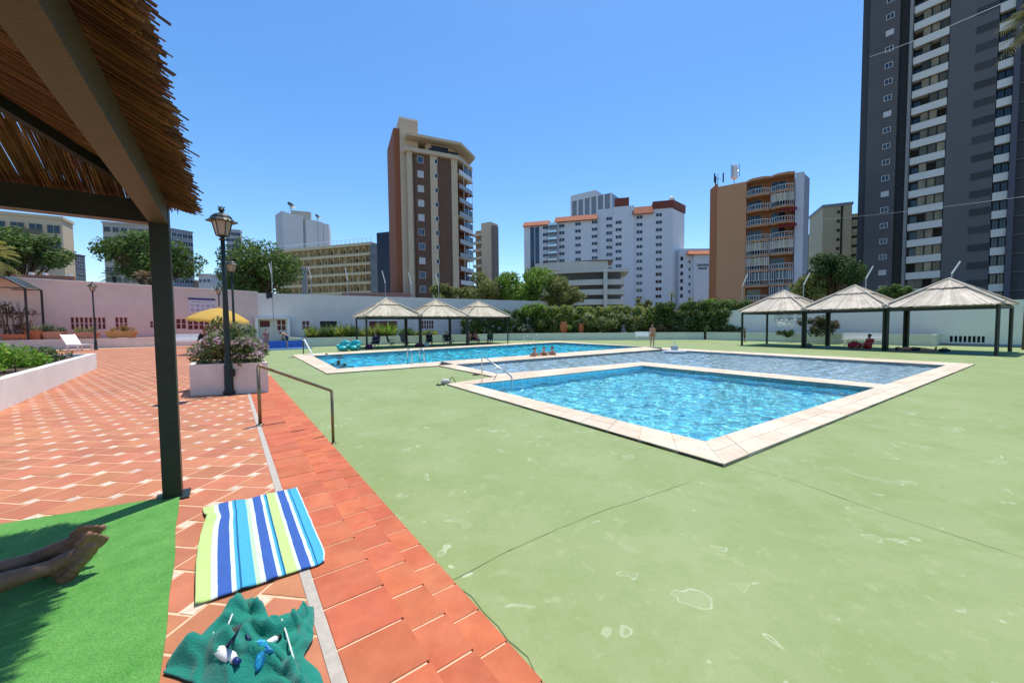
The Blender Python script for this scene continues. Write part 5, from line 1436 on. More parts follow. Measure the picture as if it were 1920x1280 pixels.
# low pinkish building under it
a = dp(600, 541, 100); 
F = Facade(V2(dp(645,545,75)), V2(dp(770,545,78)), 'low_building', 'low pinkish flat roofed building between the wall and the brown tower', 'building')
F.box('wall', mat('pink_render',(.40,.24,.20),.85,.08,1), 0, F.len, 0, 10, BZ, F.hit(700,552)[1]); F.box('roof', mat('pink_roof',(.42,.22,.20),.85), -.3, F.len+.3, -.3, 10, F.hit(700,552)[1], F.hit(700,549)[1])
# ---- white hotel
M_HOTEL = mat('white_hotel_render', (.70,.71,.74), .85, .04, .3); M_ROOFT = mat('orange_roof_tile', (.42,.14,.07), .8, .12, .8); M_ROOFR = mat('red_brown_band', (.22,.06,.04), .8, .1, .6)
pL = dp(983, 500, 165); pR = dp(1261, 500, 150)
F = Facade(V2(pL), V2(pR), 'hotel', 'big white hotel with orange tiled eaves and rows of small dark windows', 'building')
L = F.len
def fz(px, py, d=0): return F.hit(px, py, d)[1]
xA, xB, xC, xD, xE = F.s(1119), F.s(1150), F.s(1188), F.s(1223), L
zA = fz(1050,414); 
M_HS = mat('white_hotel_end', (.74,.74,.76), .85, .04, .3)
F.box('wall', M_HOTEL, 0, xA, 0, 16, BZ, fz(1060,416)); F.box('wall', M_HOTEL, xA, xB, .8, 16, BZ, fz(1135,392,.8)); F.box('wall', M_HOTEL, xB, xC, -.6, 16, BZ, fz(1166,387,-.6)); F.box('wall', M_HOTEL, xC, xE, 0, 16, BZ, fz(1240,391))
xe2 = F.s(1282, 9); F.part('end_wall', M_HS, MB().prism([(xE,0.02),(xe2,9),(xe2,20),(xE,20)], BZ, fz(1262,391)))
def eave(x0, x1, z, h, ov): 
    mb = MB(); mb.add([(x0-.3,-ov,z),(x1+.3,-ov,z),(x1+.3,3,z),(x0-.3,3,z),(x0,0.4,z+h),(x1,0.4,z+h),(x1,3,z+h),(x0,3,z+h)], [(0,3,2,1),(4,5,6,7),(0,1,5,4),(1,2,6,5),(2,3,7,6),(3,0,4,7)]); F.part('tiled_eave', M_ROOFT, mb)
eave(0, F.s(1031), fz(1005,424), 2.1, 1.6); eave(F.s(1042), xA, fz(1080,415), 2.4, 1.6); eave(F.s(1186), F.s(1222), fz(1205,402), 3.2, 1.6)
mb = MB(); mb.prism([(xD,-.3),(xE+.2,-.3),(xe2+.4,9),(xe2+.4,12),(xD,12)], fz(1240,391), fz(1240,377)); F.part('roof_band', M_ROOFR, mb)
F.box('lift_house', M_ROOFR, F.s(1152), F.s(1179), 0, 8, fz(1166,387), fz(1166,371))
x = F.s(1258, 4); F.part('roof_dome', M_WFRAME, MB().lathe([(1.2,0),(1.2,1.4),(.9,2.2),(.3,2.7)], (x,4,fz(1240,377)), 10))
cols = [(1024,0),(1054,0),(1084.5,0),(1115,0)]
rowz = 13.75*150/FPX
def wcol(px, pytop, n, d=0, w=2.2, h=1.25):
    z = fz(px, pytop, d)
    for i in range(n): window(F, F.s(px, d), d, z - rowz*i, w, h, M_HOTEL, M_GLASS, 1, depth=.12, fw=.15)
wcol(1023.5, 427, 8); wcol(1054, 423.5, 9); wcol(1084, 420, 9); wcol(1115, 416.5, 9); wcol(1142, 410, 10, .8); wcol(1159.5, 417, 9, -.6, 2.3); wcol(1198.5, 407.5, 12); wcol(1234.5, 403, 13)
for p in (999, 1008): x = F.s(p); F.box('glazed_slot', M_GLASSBLUE, x-.9, x+.9, -.06, .1, BZ, fz(1000,426))
# fire escape
x0, x1 = F.s(1030), F.s(1046); fe = F.box('fire_escape_core', mat('stair_core',(.25,.25,.27),.8), x0+.3, x1-.3, -2.0, -.02, BZ, fz(1038,425))
for i in range(14): z = fz(1038,425) - rowz*.5*i; mb = MB(); mb.box(x0,x1,-2.6,-.03,z,z+.15); mb.box(x0,x1,-2.6,-2.5,z+.15,z+1.0) if i%2==0 else None; F.part('landing', M_STEEL, mb)
# annex with lower roof
Fa = Facade(V2(dp(1274,520,150)), V2(dp(1330,520,150)), 'hotel_annex', 'low white annex with orange roof and lettering beside the orange block', 'building')
za = Fa.hit(1300,466)[1]; Fa.box('wall', M_HOTEL, 0, Fa.len, 0, 12, BZ, za); 
Fa.box('wall', M_HS, Fa.s(1298), Fa.len, -1.5, -.01, BZ, Fa.hit(1312,476,-1.5)[1])
mb = MB(); zz = Fa.hit(1312,477,-1.5)[1]; x0,x1 = Fa.s(1286), Fa.len; mb.add([(x0-.2,-2.6,zz),(x1,-2.6,zz),(x1,4,zz),(x0-.2,4,zz),(x0+1,1,zz+2.6),(x1,1,zz+2.6),(x1,4,zz+2.6),(x0+1,4,zz+2.6)], [(0,3,2,1),(4,5,6,7),(0,1,5,4),(1,2,6,5),(2,3,7,6),(3,0,4,7)]); Fa.part('tiled_roof', M_ROOFT, mb)
for i in range(6): window(Fa, Fa.s(1277.5), 0, Fa.hit(1277,485)[1]-rowz*i, 1.1, 1.5, M_HOTEL, M_GLASS, 0, depth=.1, fw=.12); window(Fa, Fa.s(1292), 0, Fa.hit(1292,491)[1]-rowz*i, .6, 1.2, M_HOTEL, M_GLASS, 0, depth=.1, fw=.1)
mb = MB()
for j,(n_,z_) in enumerate(((9,0),(7,-1.3))):
    for i in range(n_): x = Fa.s(1303)+i*.52+j*.4; z = Fa.hit(1312,499,-1.5)[1]+z_; mb.box(x,x+.36,-1.6,-1.5,z,z+.85)
Fa.part('lettering', mat('grey_lettering',(.16,.17,.19),.6), mb)
# tower behind the hotel
Ft = Facade(V2(dp(1072,400,230)), V2(dp(1146,400,215)), 'office_tower', 'grey glass tower with white crown rising behind the white hotel', 'building')
zt = Ft.hit(1100,372)[1]; Ft.box('wall', mat('tower_glass',(.20,.22,.25),.25,.15,.3), 0, Ft.len, 0, 15, BZ, zt); Ft.box('crown', M_PALEW, -.4, Ft.s(1118), -.5, 15, zt, Ft.hit(1095,362)[1])
for i in range(7): x = Ft.len*i/6; Ft.box('fin', M_PALEW, x-.5, x+.5, -.5, -.01, BZ, zt)
Ft.box('roof_gear', mat('roof_gear',(.40,.46,.44),.6), Ft.s(1128), Ft.s(1143), 1, 8, zt, Ft.hit(1136,364)[1])
# low curved building with terraces
M_LOWB = mat('cream_terrace', (.58,.55,.48), .85, .05, .5)
pL = dp(1000, 520, 92); pR = dp(1172, 520, 88)
F = Facade(V2(pL), V2(pR), 'terraced_building', 'low cream building with curved terraces before the white hotel', 'building')
L = F.len; fl = 18*90/FPX
def curve(x0, x1, bulge, d1, n_=10): return [(x0+(x1-x0)*i/n_, -bulge*math.sin(math.pi*(i/n_))) for i in range(n_+1)] + [(x1,d1),(x0,d1)]
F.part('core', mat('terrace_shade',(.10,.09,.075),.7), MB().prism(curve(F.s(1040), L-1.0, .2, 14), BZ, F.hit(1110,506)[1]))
ztop = F.hit(1110,508)[1]
for i in range(5):
    z = ztop - fl*i; F.part('slab', M_LOWB, MB().prism(curve(F.s(1028 if i==0 else 1040), L+ (1 if i==0 else 0), 1.6, 12), z-(.45 if i==0 else 1.1), z+(.25 if i==0 else .15)))
for i in range(4): F.box('pier', M_LOWB, F.s(1131), F.s(1138), -1.9, 1, BZ, ztop-.45) if i==0 else None
F.part('roof_storey', M_LOWB, MB().prism(curve(F.s(1003), F.s(1140), 1.0, 10), ztop+.26, F.hit(1040,493)[1]))
F.part('roof_pergola', mat('pergola_brown',(.10,.07,.04),.8), MB().prism(curve(F.s(1070), F.s(1150), .8, 8), F.hit(1040,493)[1]+.02, F.hit(1100,489)[1]))
F.box('wing', M_LOWB, F.s(1000), F.s(1028)-.05, 1, 12, BZ, ztop)
# ---- orange block
M_ORANGE = mat('orange_render', (.53,.265,.135), .85, .04, .4); M_ORANGE_SHADED = mat('orange_shaded_side', (.44,.16,.055), .85, .05, .4)  # second orange: same render with the side wall's shade put into its colour
a, b = face_pts(1345, 353, 1400, 342.5, 78)
F = Facade(V2(a), V2(b), 'apartment_block', 'orange apartment block with white railed balconies', 'building')
L = F.len; H = a.z; fh = 27.4*75/FPX
F.box('wall', M_ORANGE, 0, L, 0, 14, BZ, H)
F.part('side_wall', M_ORANGE_SHADED, MB().prism([(F.s(1329,3),3),(-.02,0),(-.02,14),(F.s(1329,3),14)], BZ, F.hit(1330,356,3)[1]))
bx0, bx1, bx2 = L+.02, F.s(1441, -.3), F.s(1486, 0)
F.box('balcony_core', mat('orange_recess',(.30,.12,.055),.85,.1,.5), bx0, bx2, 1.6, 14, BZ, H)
mb = MB(); 
for x0,x1 in ((bx0,bx1),(bx1,bx2)): mb.prism([(x0+.1,1.5),(x0+.1,0),((x0*.72+x1*.28),-.7),((x0*.28+x1*.72),-.7),(x1,0),(x1,1.5)], H, H+.4)
F.part('top_canopy', M_ORANGE, mb)
F.box('parapet', M_ORANGE, -.1, bx2, .2, 14, H+.01, H+.3)
F.box('end_strip', mat('pale_lilac_render',(.55,.55,.60),.85), F.s(1487,.5), F.s(1503,.5), .5, 14, BZ, H+.2)
F.part('end_side', mat('lilac_side',(.42,.42,.48),.85), MB().prism([(F.s(1503,.5),.5),(F.s(1513,4),4),(F.s(1513,4),14),(F.s(1503,.5),14)], BZ, H-.2))
M_RAIL = mat('white_railing', (.62,.62,.64), .5, .08, 2)
for i in range(10):
    z = H - fh*(i+1)
    if z < BZ: break
    for bi,(x0,x1) in enumerate(((bx0,bx1),(bx1,bx2))):
        out = [(x0+.1,1.59),(x0+.1,0),((x0*.72+x1*.28),-.7),((x0*.28+x1*.72),-.7),(x1-.1,0),(x1-.1,1.59)]
        bal = F.part('balcony', M_ORANGE, MB().prism(out, z-.15, z+.12))
        mb = MB()
        for k in range(1,4):
            p0, p1 = Vector((*out[k],0)), Vector((*out[k+1],0)); n_ = max(3,int((p1-p0).length/.35))
            for q in range(n_+1): p = p0.lerp(p1,q/n_); mb.box(p.x-.03,p.x+.03,p.y-.03,p.y+.03,z+.12,z+1.1)
            mb.beam(p0+Vector((0,0,z+1.1)), p1+Vector((0,0,z+1.1)), .08,.08); mb.beam(p0+Vector((0,0,z+.25)), p1+Vector((0,0,z+.25)), .05,.05)
        F.part('railing', M_RAIL, mb, bal)
        window(F, (x0+x1)/2-.6, 1.6, z+1.35, 2.2, 2.1, mat('beige_frame',(.4,.3,.2),.6), M_GLASS, 1, parent=bal)
        if (bi,i) in ((1,1),(0,4),(1,4),(0,5),(0,6),(1,6),(1,7)):
            for k in range(1,4):
                p0, p1 = Vector((*out[k],0)), Vector((*out[k+1],0)); mb = MB(); mb.beam(p0+Vector((0,.06,z+1.85)), p1+Vector((0,.06,z+1.85)), .04,1.35); F.part('glazing', M_GLASSBLUE if i>5 else mat('curtain_glass',(.36,.30,.20),.3,.3,1,island=.4), mb, bal)
                mb = MB()
                for q in range(4): p = p0.lerp(p1,q/3); mb.box(p.x-.05,p.x+.05,p.y-.05,p.y+.05,z+1.1,z+fh-.16)
                F.part('mullion', M_RAIL, mb, bal)
        if (bi,i) in ((1,2),(1,3)):
            mb = MB(); c = (x0+x1*3)/4; mb.add([(c-1.5,-1.5,z+1.75),(c+1.3,-1.5,z+1.75),(c+1.3,0,z+2.6),(c-1.5,0,z+2.6)], [(0,1,2,3)]); F.part('awning', mat('red_awning',(.35,.02,.02),.8), mb, bal)
# roof antennas
for i,(px,y0,y1,w,lab) in enumerate(((1346,326,350,1.0,'dark antenna cluster on the orange block roof'),(1377,309,348,.9,'white drum shaped phone mast on the orange block roof'),(1451,333,342,.3,'small aerial on the orange block roof'))):
    x, z1 = F.hit(px, y0, 3); z0 = H+.3
    an = thing('antenna_mast', lab, 'antenna', (*(F.P+F.a*x+F.n*3), z0), F.root.rotation_euler.z)
    hh = z1-z0
    mb = MB(); mb.tube((0,0,0),(0,0,hh),.09); mb.tube((0,0,hh*.15),(.5,.3,0),.05); o = mb.build('pole', M_STEEL, local=True); o.parent = an
    if i == 1:
        mb = MB(); mb.lathe([(.55,hh*.4),(.6,hh*.45),(.6,hh*.92),(.5,hh*.97)], (0,0,0), 10); o = mb.build('drum', M_WFRAME, local=True); o.parent = an
    for k in range(3 if i<2 else 1):
        t = 2*math.pi*k/3; mb = MB(); r_ = w; mb.box(r_*math.cos(t)-.12, r_*math.cos(t)+.12, r_*math.sin(t)-.1, r_*math.sin(t)+.1, hh*.45, hh*.98); mb.tube((0,0,hh*.7),(r_*math.cos(t),r_*math.sin(t),hh*.7),.04); o = mb.build('antenna_panel', M_BLACKMETAL if i==0 else M_STEEL, local=True); o.parent = an
# ---- pale green-beige block
a, b = face_pts(1543, 389.5, 1598, 383.5, 105); M_KHAKI = mat('khaki_render', (.52,.45,.29), .85, .05, .4)
F = Facade(V2(a), V2(b), 'apartment_block', 'khaki coloured block behind the umbrella pine', 'building'); L = F.len; H = a.z
F.box('wall', M_KHAKI, 0, F.s(1572), 0, 12, BZ, H); F.box('slot', mat('dark_slot',(.10,.09,.06),.8), F.s(1572), F.s(1577), .6, 12, BZ, H); F.box('wall', M_KHAKI, F.s(1577), L, 0, 12, BZ, H); F.box('roof_edge', mat('grey_blue_edge',(.25,.30,.33),.7), -.2, L+.2, -.2, 12.2, H, H+.7)
F.box('wing', M_KHAKI, L+.01, F.s(1622), 1, 12, BZ, F.hit(1608,400,1)[1])
for i in range(8):
    z = F.hit(1569,398)[1]-16.5*105/FPX*i; window(F, F.s(1568), 0, z, .7, .8, M_KHAKI, M_GLASS, 0)
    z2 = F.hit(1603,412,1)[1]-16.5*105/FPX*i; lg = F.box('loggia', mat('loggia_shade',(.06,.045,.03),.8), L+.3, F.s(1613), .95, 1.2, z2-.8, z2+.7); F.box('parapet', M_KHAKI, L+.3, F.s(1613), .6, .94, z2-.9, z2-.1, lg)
F = Facade(V2(dp(1505,450,130)), V2(dp(1541,450,135)), 'apartment_block', 'distant mauve brown block between orange and khaki blocks', 'building')
F.box('wall', mat('mauve_brown',(.20,.15,.14),.85,.1,.4), 0, F.len, 0, 10, BZ, F.hit(1520,440)[1]); F.box('wing', mat('mauve_brown2',(.24,.17,.15),.85,.1,.4), F.s(1520), F.len+.5, -1, -.01, BZ, F.hit(1530,447)[1])
for i in range(8):
    for k in range(3): window(F, 1+k*2.2, -1.0 if 1+k*2.2 > F.s(1520) else 0, F.hit(1520,455)[1]-3*i, 1.1, 1.2, M_WFRAME, M_GLASS, 0)
# ---- dark tower on the right
M_DKG = mat('charcoal_cladding', (.095,.090,.088), .7, .08, .3, c2=(.11,.105,.10), c2scale=.08); M_DKG2 = mat('slate_panel', (.12,.113,.113), .7, .05, .3); M_BAND = mat('white_band', (.66,.63,.57), .8, .05, .4)
P0 = Vector((72, 73)); dv = Vector((U.x, U.y))     # face runs along the same heading as the pool edge
Pn = P0 - dv*40; Pf = P0 + dv*30
class _L: pass
F = Facade(Pf, Pn, 'residential_tower', 'tall charcoal tower with white balcony bands at the right', 'building')
xs = lambda px, d=0, py=300: F.hit(px, py, d)[0]
x0 = xs(1624); Ht = 82.0
fh = 29.0*73/FPX
z_of = lambda px, py, d=0: F.hit(px, py, d)[1]
F.box('corner_wall', mat('charcoal_edge',(.05,.055,.06),.6,.1,.3), x0-1.2, x0, .8, 20, BZ, Ht)
F.box('wall', M_DKG, x0, xs(1679), 0, 20, BZ, Ht)
F.box('slot_wall', mat('charcoal_slot',(.035,.033,.033),.7,.1,.3), xs(1679), xs(1698), .7, 20, BZ, Ht)
F.box('pier', mat('grey_pier',(.25,.245,.23),.8), xs(1698), xs(1704), -.35, 1.5, BZ, Ht)
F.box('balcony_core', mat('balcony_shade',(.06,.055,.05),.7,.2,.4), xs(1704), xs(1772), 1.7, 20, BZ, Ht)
F.box('panel_wall', M_DKG2, xs(1772), xs(1862), 0, 20, BZ, Ht)
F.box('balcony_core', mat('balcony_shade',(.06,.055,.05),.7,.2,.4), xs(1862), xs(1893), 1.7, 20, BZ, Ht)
F.box('corner_pier', mat('blue_grey_pier',(.085,.085,.11),.7), xs(1893), xs(1905), -.5, 20, BZ, Ht)
F.box('wing', mat('charcoal_wing',(.06,.057,.06),.65,.1,.3), xs(1905), xs(1905)+30, 1.0, 20, BZ, Ht)
nfl = 28
M_CURT = mat('curtained_glass', (.20,.16,.09), .25, .4, .5, island=.75)
xa, xb = xs(1705.5), xs(1771); xc, xd = xs(1863.5), xs(1892); wxs = xs(1661); wp = xs(1841)
zbase = z_of(1735, 522)
for i in range(-6, nfl):
    z = zbase + fh*i
    if z < BZ or z > Ht-fh: continue
    bb = F.box('balcony_band', M_BAND, xa, xb, -.1, .05, z, z+1.25); F.box('floor_slab', M_BAND, xa, xb, .05, 1.69, z+.02, z+.2, bb)
    for k in range(5): x = xa+(xb-xa)*k/4; F.box('post', M_BLACKMETAL, max(xa,x-.05), min(xb,x+.05), -.02, .04, z+1.25, z+fh, bb) if k in (0,2,4) else None
    for k in range(4):
        x = xa+(xb-xa)*(k+.5)/4
        if (i*3+k*5)%7 != 0: window(F, x, .35 if k else 1.2, z+1.25+(fh-1.25)/2, (xb-xa)/4-.16, fh-1.45, M_BLACKMETAL, M_CURT if k else M_GLASS, 0, parent=None)
    bb = F.box('balcony_band', M_BAND, xc, xd, -.1, .05, z, z+1.25); F.box('floor_slab', M_BAND, xc, xd, .05, 1.69, z+.02, z+.2, bb)
    for k in range(2): x = xc+(xd-xc)*(k+.5)/2; window(F, x, .7, z+1.25+(fh-1.25)/2, (xd-xc)/2-.2, fh-1.5, M_BLACKMETAL, M_GLASS, 1)
    window(F, wxs, 0, z+1.7, .95, .85, M_WFRAME, M_GLASS if i%5 else mat('blind_white',(.55,.53,.52)), 1)
    window(F, wp, 0, z+1.55, 2.3, 1.15, M_DKG2, mat('dark_shutter',(.055,.052,.053),.8,.1,1,island=.15), 0, depth=.06, fw=.05)
    F.box('slab_line', mat('slab_grey',(.15,.15,.15),.8), xs(1905)+.02, xs(1905)+28, .75, .99, z, z+.18)
    F.box('slab_line', mat('slab_dark',(.07,.07,.07),.8), xs(1680), xs(1697), .55, .69, z, z+.15)
    for k in range(4): window(F, xs(1905)+2.4+k*3.6, 1.0, z+1.5, 1.6, 1.7, M_BLACKMETAL, M_GLASS, 1)
# ---- far left buildings
M_SAND = mat('sand_render', (.62,.49,.33), .85, .06, .5)
def simple_block(label, x0, x1, y0, y1, Y0, m, rows, cols, ww, wh, balc=None, name='apartment_block', deep=4, glass=None, fm=None):
    a, b = face_pts(x0, y0, x1, y1, Y0)
    F = Facade(V2(a), V2(b), name, label, 'building'); H = a.z; L = F.len
    F.box('wall', m, 0, L, 0, deep, BZ, H)
    F.box('roof_edge', m, -.2, L+.2, -.2, deep, H, H+.5)
    for i in range(rows):
        z = H - 1.8 - 3.0*i
        if z < 2: break
        for k in range(cols):
            x = L*(k+.5)/cols; window(F, x, 0, z, ww, wh, fm or m, glass or M_GLASS, 1, depth=.1)
            if balc and k in balc:
                w = L/cols*.46; bb = F.box('balcony', m, x-w, x+w, -1.1, -.01, z-1.5, z-1.3); F.box('parapet', mat('balcony_dark',(.16,.13,.09),.7), x-w, x+w, -1.1, -1.0, z-1.3, z-.4, bb)
    return F
simple_block('sand coloured block with balconies behind the left tree', -60, 116, 396, 412, 62, M_SAND, 12, 5, 1.5, 1.4, balc=(0,2,3))
simple_block('small dark mauve block left of the grey beige block', 119, 159, 474, 481, 170, mat('mauve_dark',(.12,.10,.13),.8,.1,.2), 9, 3, 2.2, 1.6, fm=M_WFRAME)
simple_block('wide grey beige block behind the plane tree', 192, 302, 418, 426, 115, mat('grey_beige',(.45,.39,.33),.85,.08,.3), 12, 7, 1.4, 1.4, balc=(5,6))
simple_block('slim grey block just right of the dark post', 321, 361, 430, 437, 150, mat('slate_grey',(.26,.27,.30),.8,.08,.3), 12, 4, 1.6, 1.5, fm=M_WFRAME)
simple_block('slim pale tower behind the nearest lamp post', 424, 450, 431, 433, 190, mat('pale_tower',(.42,.41,.42),.8,.08,.3), 16, 3, 2.2, 1.7, fm=M_WFRAME)
F = Facade(V2(dp(20,520,36)), V2(dp(138,520,38)), 'roof_parapet', 'terracotta coloured parapet behind the left end of the wall', 'wall')
F.box('parapet', mat('terracotta_parapet',(.30,.15,.10),.85,.1,1), 0, F.len, 0, .4, BZ, F.hit(80,516)[1])
for px in (60, 86, 132): x = F.s(px); F.box('post', M_WFRAME, x-.1, x+.1, -.05, .45, F.hit(80,516)[1], F.hit(80,511)[1])
for i,(x0,x1,y) in enumerate(((372,395,516),(396,412,520),(330,368,527),(410,426,513))):
    F = Facade(V2(dp(x0,520,140+i*8)), V2(dp(x1,520,140+i*8)), 'low_building', ['small white house far off before the hills','grey low roof far off before the hills','tan drum shaped roof behind the wall next to the post','pale flat roofed house far off left of the tall plane tree'][i], 'building'); m_ = [M_PALEW, mat('grey_low',(.4,.4,.42),.8), M_CREAMD, M_PALEW][i]
    F.box('wall', m_, 0, F.len, 0, 10, BZ, F.hit((x0+x1)/2,y)[1]); F.box('roof', M_PALEW, -.4, F.len+.4, -.4, 10.4, F.hit((x0+x1)/2,y)[1], F.hit((x0+x1)/2,y)[1]+.5)
    for k in range(3): window(F, F.len*(k+.5)/3, 0, F.hit((x0+x1)/2,y)[1]-2, 1.0, 1.1, m_, M_GLASS, 0)
# hills
mb = MB(); V = []; Fc = []; nx, ny = 90, 12
for j in range(ny+1):
    for i in range(nx+1):
        x = -1500+2600*i/nx; y = 900+500*j/ny; ridge = 26+ 95*math.exp(-((x+900)/260)**2) + 60*math.exp(-((x+560)/150)**2) + 20*noise.noise(Vector((x*.006,2,0)))
        V.append((x, y, -10 + ridge*math.sin(math.pi*min(1,j/ny*1.0+.02)*.5) + 6*noise.noise(Vector((x*.02,y*.02,0)))))
w_ = nx+1; Fc = [(j*w_+i,j*w_+i+1,(j+1)*w_+i+1,(j+1)*w_+i) for j in range(ny) for i in range(nx)]
tag(add_mesh('hills', V, Fc, mat('scrub_hills',(.16,.15,.12),.95,.25,.02,c2=(.08,.10,.06),c2scale=.03), smooth=True), kind='structure')
# ---- tilted tube lights on thin poles, and overhead wires
M_POLEG = mat('galvanised_pole', (.45,.45,.45), .5, .1, 5, metal=.4)
def tube_light(label, px, py, Y, dx, h=22):
    p = dp(px, py, Y); k = Y/FPX; root = thing('tube_light', label, 'street light', (p.x,p.y,BZ), group='white tube lights above the walls')
    mb = MB(); q = p - Vector((0,0,h*k*.5)); mb.tube((p.x,p.y,BZ), q, .05, .04, 6); mb.build('pole', M_POLEG, parent=root)
    mb = MB(); mb.tube(q, q+Vector((dx*k,-.3,h*k)), .06, .05, 8); mb.build('lamp', M_WHITEPAINT, parent=root)
for i,(px,py,Y,dx,lab) in enumerate(((1392,525,46,7,'white tube light before the orange block'),(1507,523,40,7,'white tube light in front of the light green tree'),(1624,511,36,7,'white tube light at the foot of the dark tower'),(1785,502,31,7,'white tube light behind the largest right hand shelter'),(509,505,44,-1,'white tube light before the tall plane tree'),(583,512,46,-2,'white tube light left before the beige hotel'),(652,514,47,-3,'white tube light right before the beige hotel'),(722,519,48,-4,'white tube light before the black blue wing'),(771,522,49,-4,'white tube light at the left edge of the brown tower'),(822,525,50,-4,'white tube light before the cream pier of the brown tower'))):
    tube_light(lab, px, py, Y, dx)
# chimney pipe before hotel
q = dp(572, 545, 60); mb = MB(); mb.lathe([(.42,0),(.42,q.z-BZ+3.2),(.5,q.z-BZ+3.3),(.5,q.z-BZ+3.6)], (q.x,q.y,BZ), 12); tag(mb.build('chimney', mat('grey_pipe',(.36,.34,.33),.7)), 'plain grey round chimney standing before the beige hotel', 'chimney')
# loudspeaker pole on the wall
q = dp(511, 552, 37.0); sp = thing('speaker_pole', 'thin pole with black loudspeaker fixed at the left wall top', 'speaker', (q.x,q.y,DECK)); mb = MB(); mb.tube((q.x,q.y,DECK),(q.x,q.y,q.z+3.2),.05,n=6); mb.build('pole', M_POLEG, parent=sp); mb = MB(); mb.obox((q.x-.25,q.y-.12,q.z-.1),(.2,0,.05),(0,.16,0),(0,0,.26)); mb.build('speaker', M_BLACKMETAL, parent=sp)
def wire(label, pts_, r_=.03):
    mb = MB(); P = [dp(*p) for p in pts_]; Q = []
    for i in range(len(P)-1):
        for k in range(8): Q.append(P[i].lerp(P[i+1],k/8) - Vector((0,0,.25*math.sin(math.pi*k/8))))
    Q.append(P[-1]); mb.path(Q, r_, 5); tag(mb.build('overhead_cable', mat('pale_cable',(.6,.6,.6),.6)), label, 'cable', group='cables crossing the sky')
wire('pale cable crossing the upper part of the dark tower', [(1631,107,73),(1960,-28,24)], .024)
wire('pale cable crossing the dark tower at mid height', [(1546,411,103),(1990,360,30)], .014)
# ================================================================ POOL FITTINGS
def railset(name, label, cat, paths, r_, m, group=None, pname='rail'):
    root = thing(name, label, cat, tuple(paths[0][0]), group=group)
    for p in paths: mb = MB(); mb.path(p, r_, 8); mb.build(pname, m, parent=root, smooth=True)
    return root
def ladder(label, p0, p1, inward, H, m=M_STEEL):
    rails = []
    for p in (p0, p1):
        o = Vector((p.x,p.y,COP)) - inward*.35; i_ = Vector((p.x,p.y,COP)) + inward*.18
        rails.append([o, o+Vector((0,0,H*.8)), o+inward*.1+Vector((0,0,H)), i_-inward*.1+Vector((0,0,H)), i_+Vector((0,0,H*.75)), i_-Vector((0,0,1.0))])
    root = railset('pool_ladder', label, 'ladder', rails, .022, m, 'pool ladders')
    for z in (-.35,-.62,-.9):
        a = Vector((p0.x,p0.y,COP+z))+inward*.18; b = Vector((p1.x,p1.y,COP+z))+inward*.18; mb = MB(); mb.beam(a, b, .08, .03); mb.build('tread', m, parent=root)
gN = (G_in[2]-G_in[1]).normalized(); gI = Vector((-gN.y,gN.x,0))
if gI.y < 0: gI = -gI
def on_edge(a, b, px):
    d = ray(px, 650); n_ = Vector((-(b-a).y,(b-a).x)); k = V2(a).dot(n_)/(d.x*n_.x+d.y*n_.y); return Vector((d.x*k, d.y*k, COP))
ladder('chrome pool ladder on the near edge of the large turquoise pool', on_edge(G_in[1],G_in[2],766), on_edge(G_in[1],G_in[2],789), gI, .66)
fE = (G_in[3]-G_in[0]).normalized(); fI = Vector((fE.y,-fE.x,0)); fI = fI if fI.y < 0 else -fI
ladder('thin chrome ladder on the far edge of the large turquoise pool', on_edge(G_in[0],G_in[3],988), on_edge(G_in[0],G_in[3],1006), fI, .75)
# handrail of the small pool
b0 = at(904, 722, WATER_Z); b1 = at(960, 726, WATER_Z)
railset('pool_handrail', 'slanting steel handrail in the corner of the small bright pool', 'handrail', [[b0-Vector((0,0,.5)), b0+Vector((0,0,.80)), b0.lerp(b1,.08)+Vector((0,0,.86)), b0.lerp(b1,.96)+Vector((0,0,.34)), b1+Vector((0,0,.26)), b1-Vector((0,0,.6))]], .02, M_STEEL)
b0 = at(569, 663, COP); b1 = at(587, 670, WATER_Z)
hr2 = railset('pool_handrail', 'white sloping handrail with dark post at the left end of the turquoise pool', 'handrail', [[b0+Vector((0,0,.86)), b0+Vector((.1,0,.9)), b1+Vector((0,0,.1)), b1-Vector((0,0,.5))]], .045, M_WHITEPAINT)
mb = MB(); mb.tube(b0, b0+Vector((0,0,.9)), .03); mb.build('post', M_BLACKMETAL, parent=hr2)
# fountain
fc = at(1264.5, 661, WATER_Z); fr = thing('fountain', 'low round grey fountain with a spout in the wading pool', 'fountain', (fc.x,fc.y,COP-.42))
M_FST = mat('fountain_stone', (.42,.45,.48), .7, .1, 4)
mb = MB(); mb.lathe([(.35,-.3),(.35,.0),(.62,.03),(.72,.07),(.70,.12),(.3,.17),(.2,.18)], fc, 20); mb.build('basin', M_FST, parent=fr, smooth=True)
mb = MB(); mb.box(fc.x-.16,fc.x+.16,fc.y-.16,fc.y+.16,fc.z+.17,fc.z+.42); mb.build('block', M_FST, parent=fr)
mb = MB(); mb.lathe([(.05,.42),(.04,.6),(.03,.72)], fc, 8); mb.build('spout', M_STEEL, parent=fr)
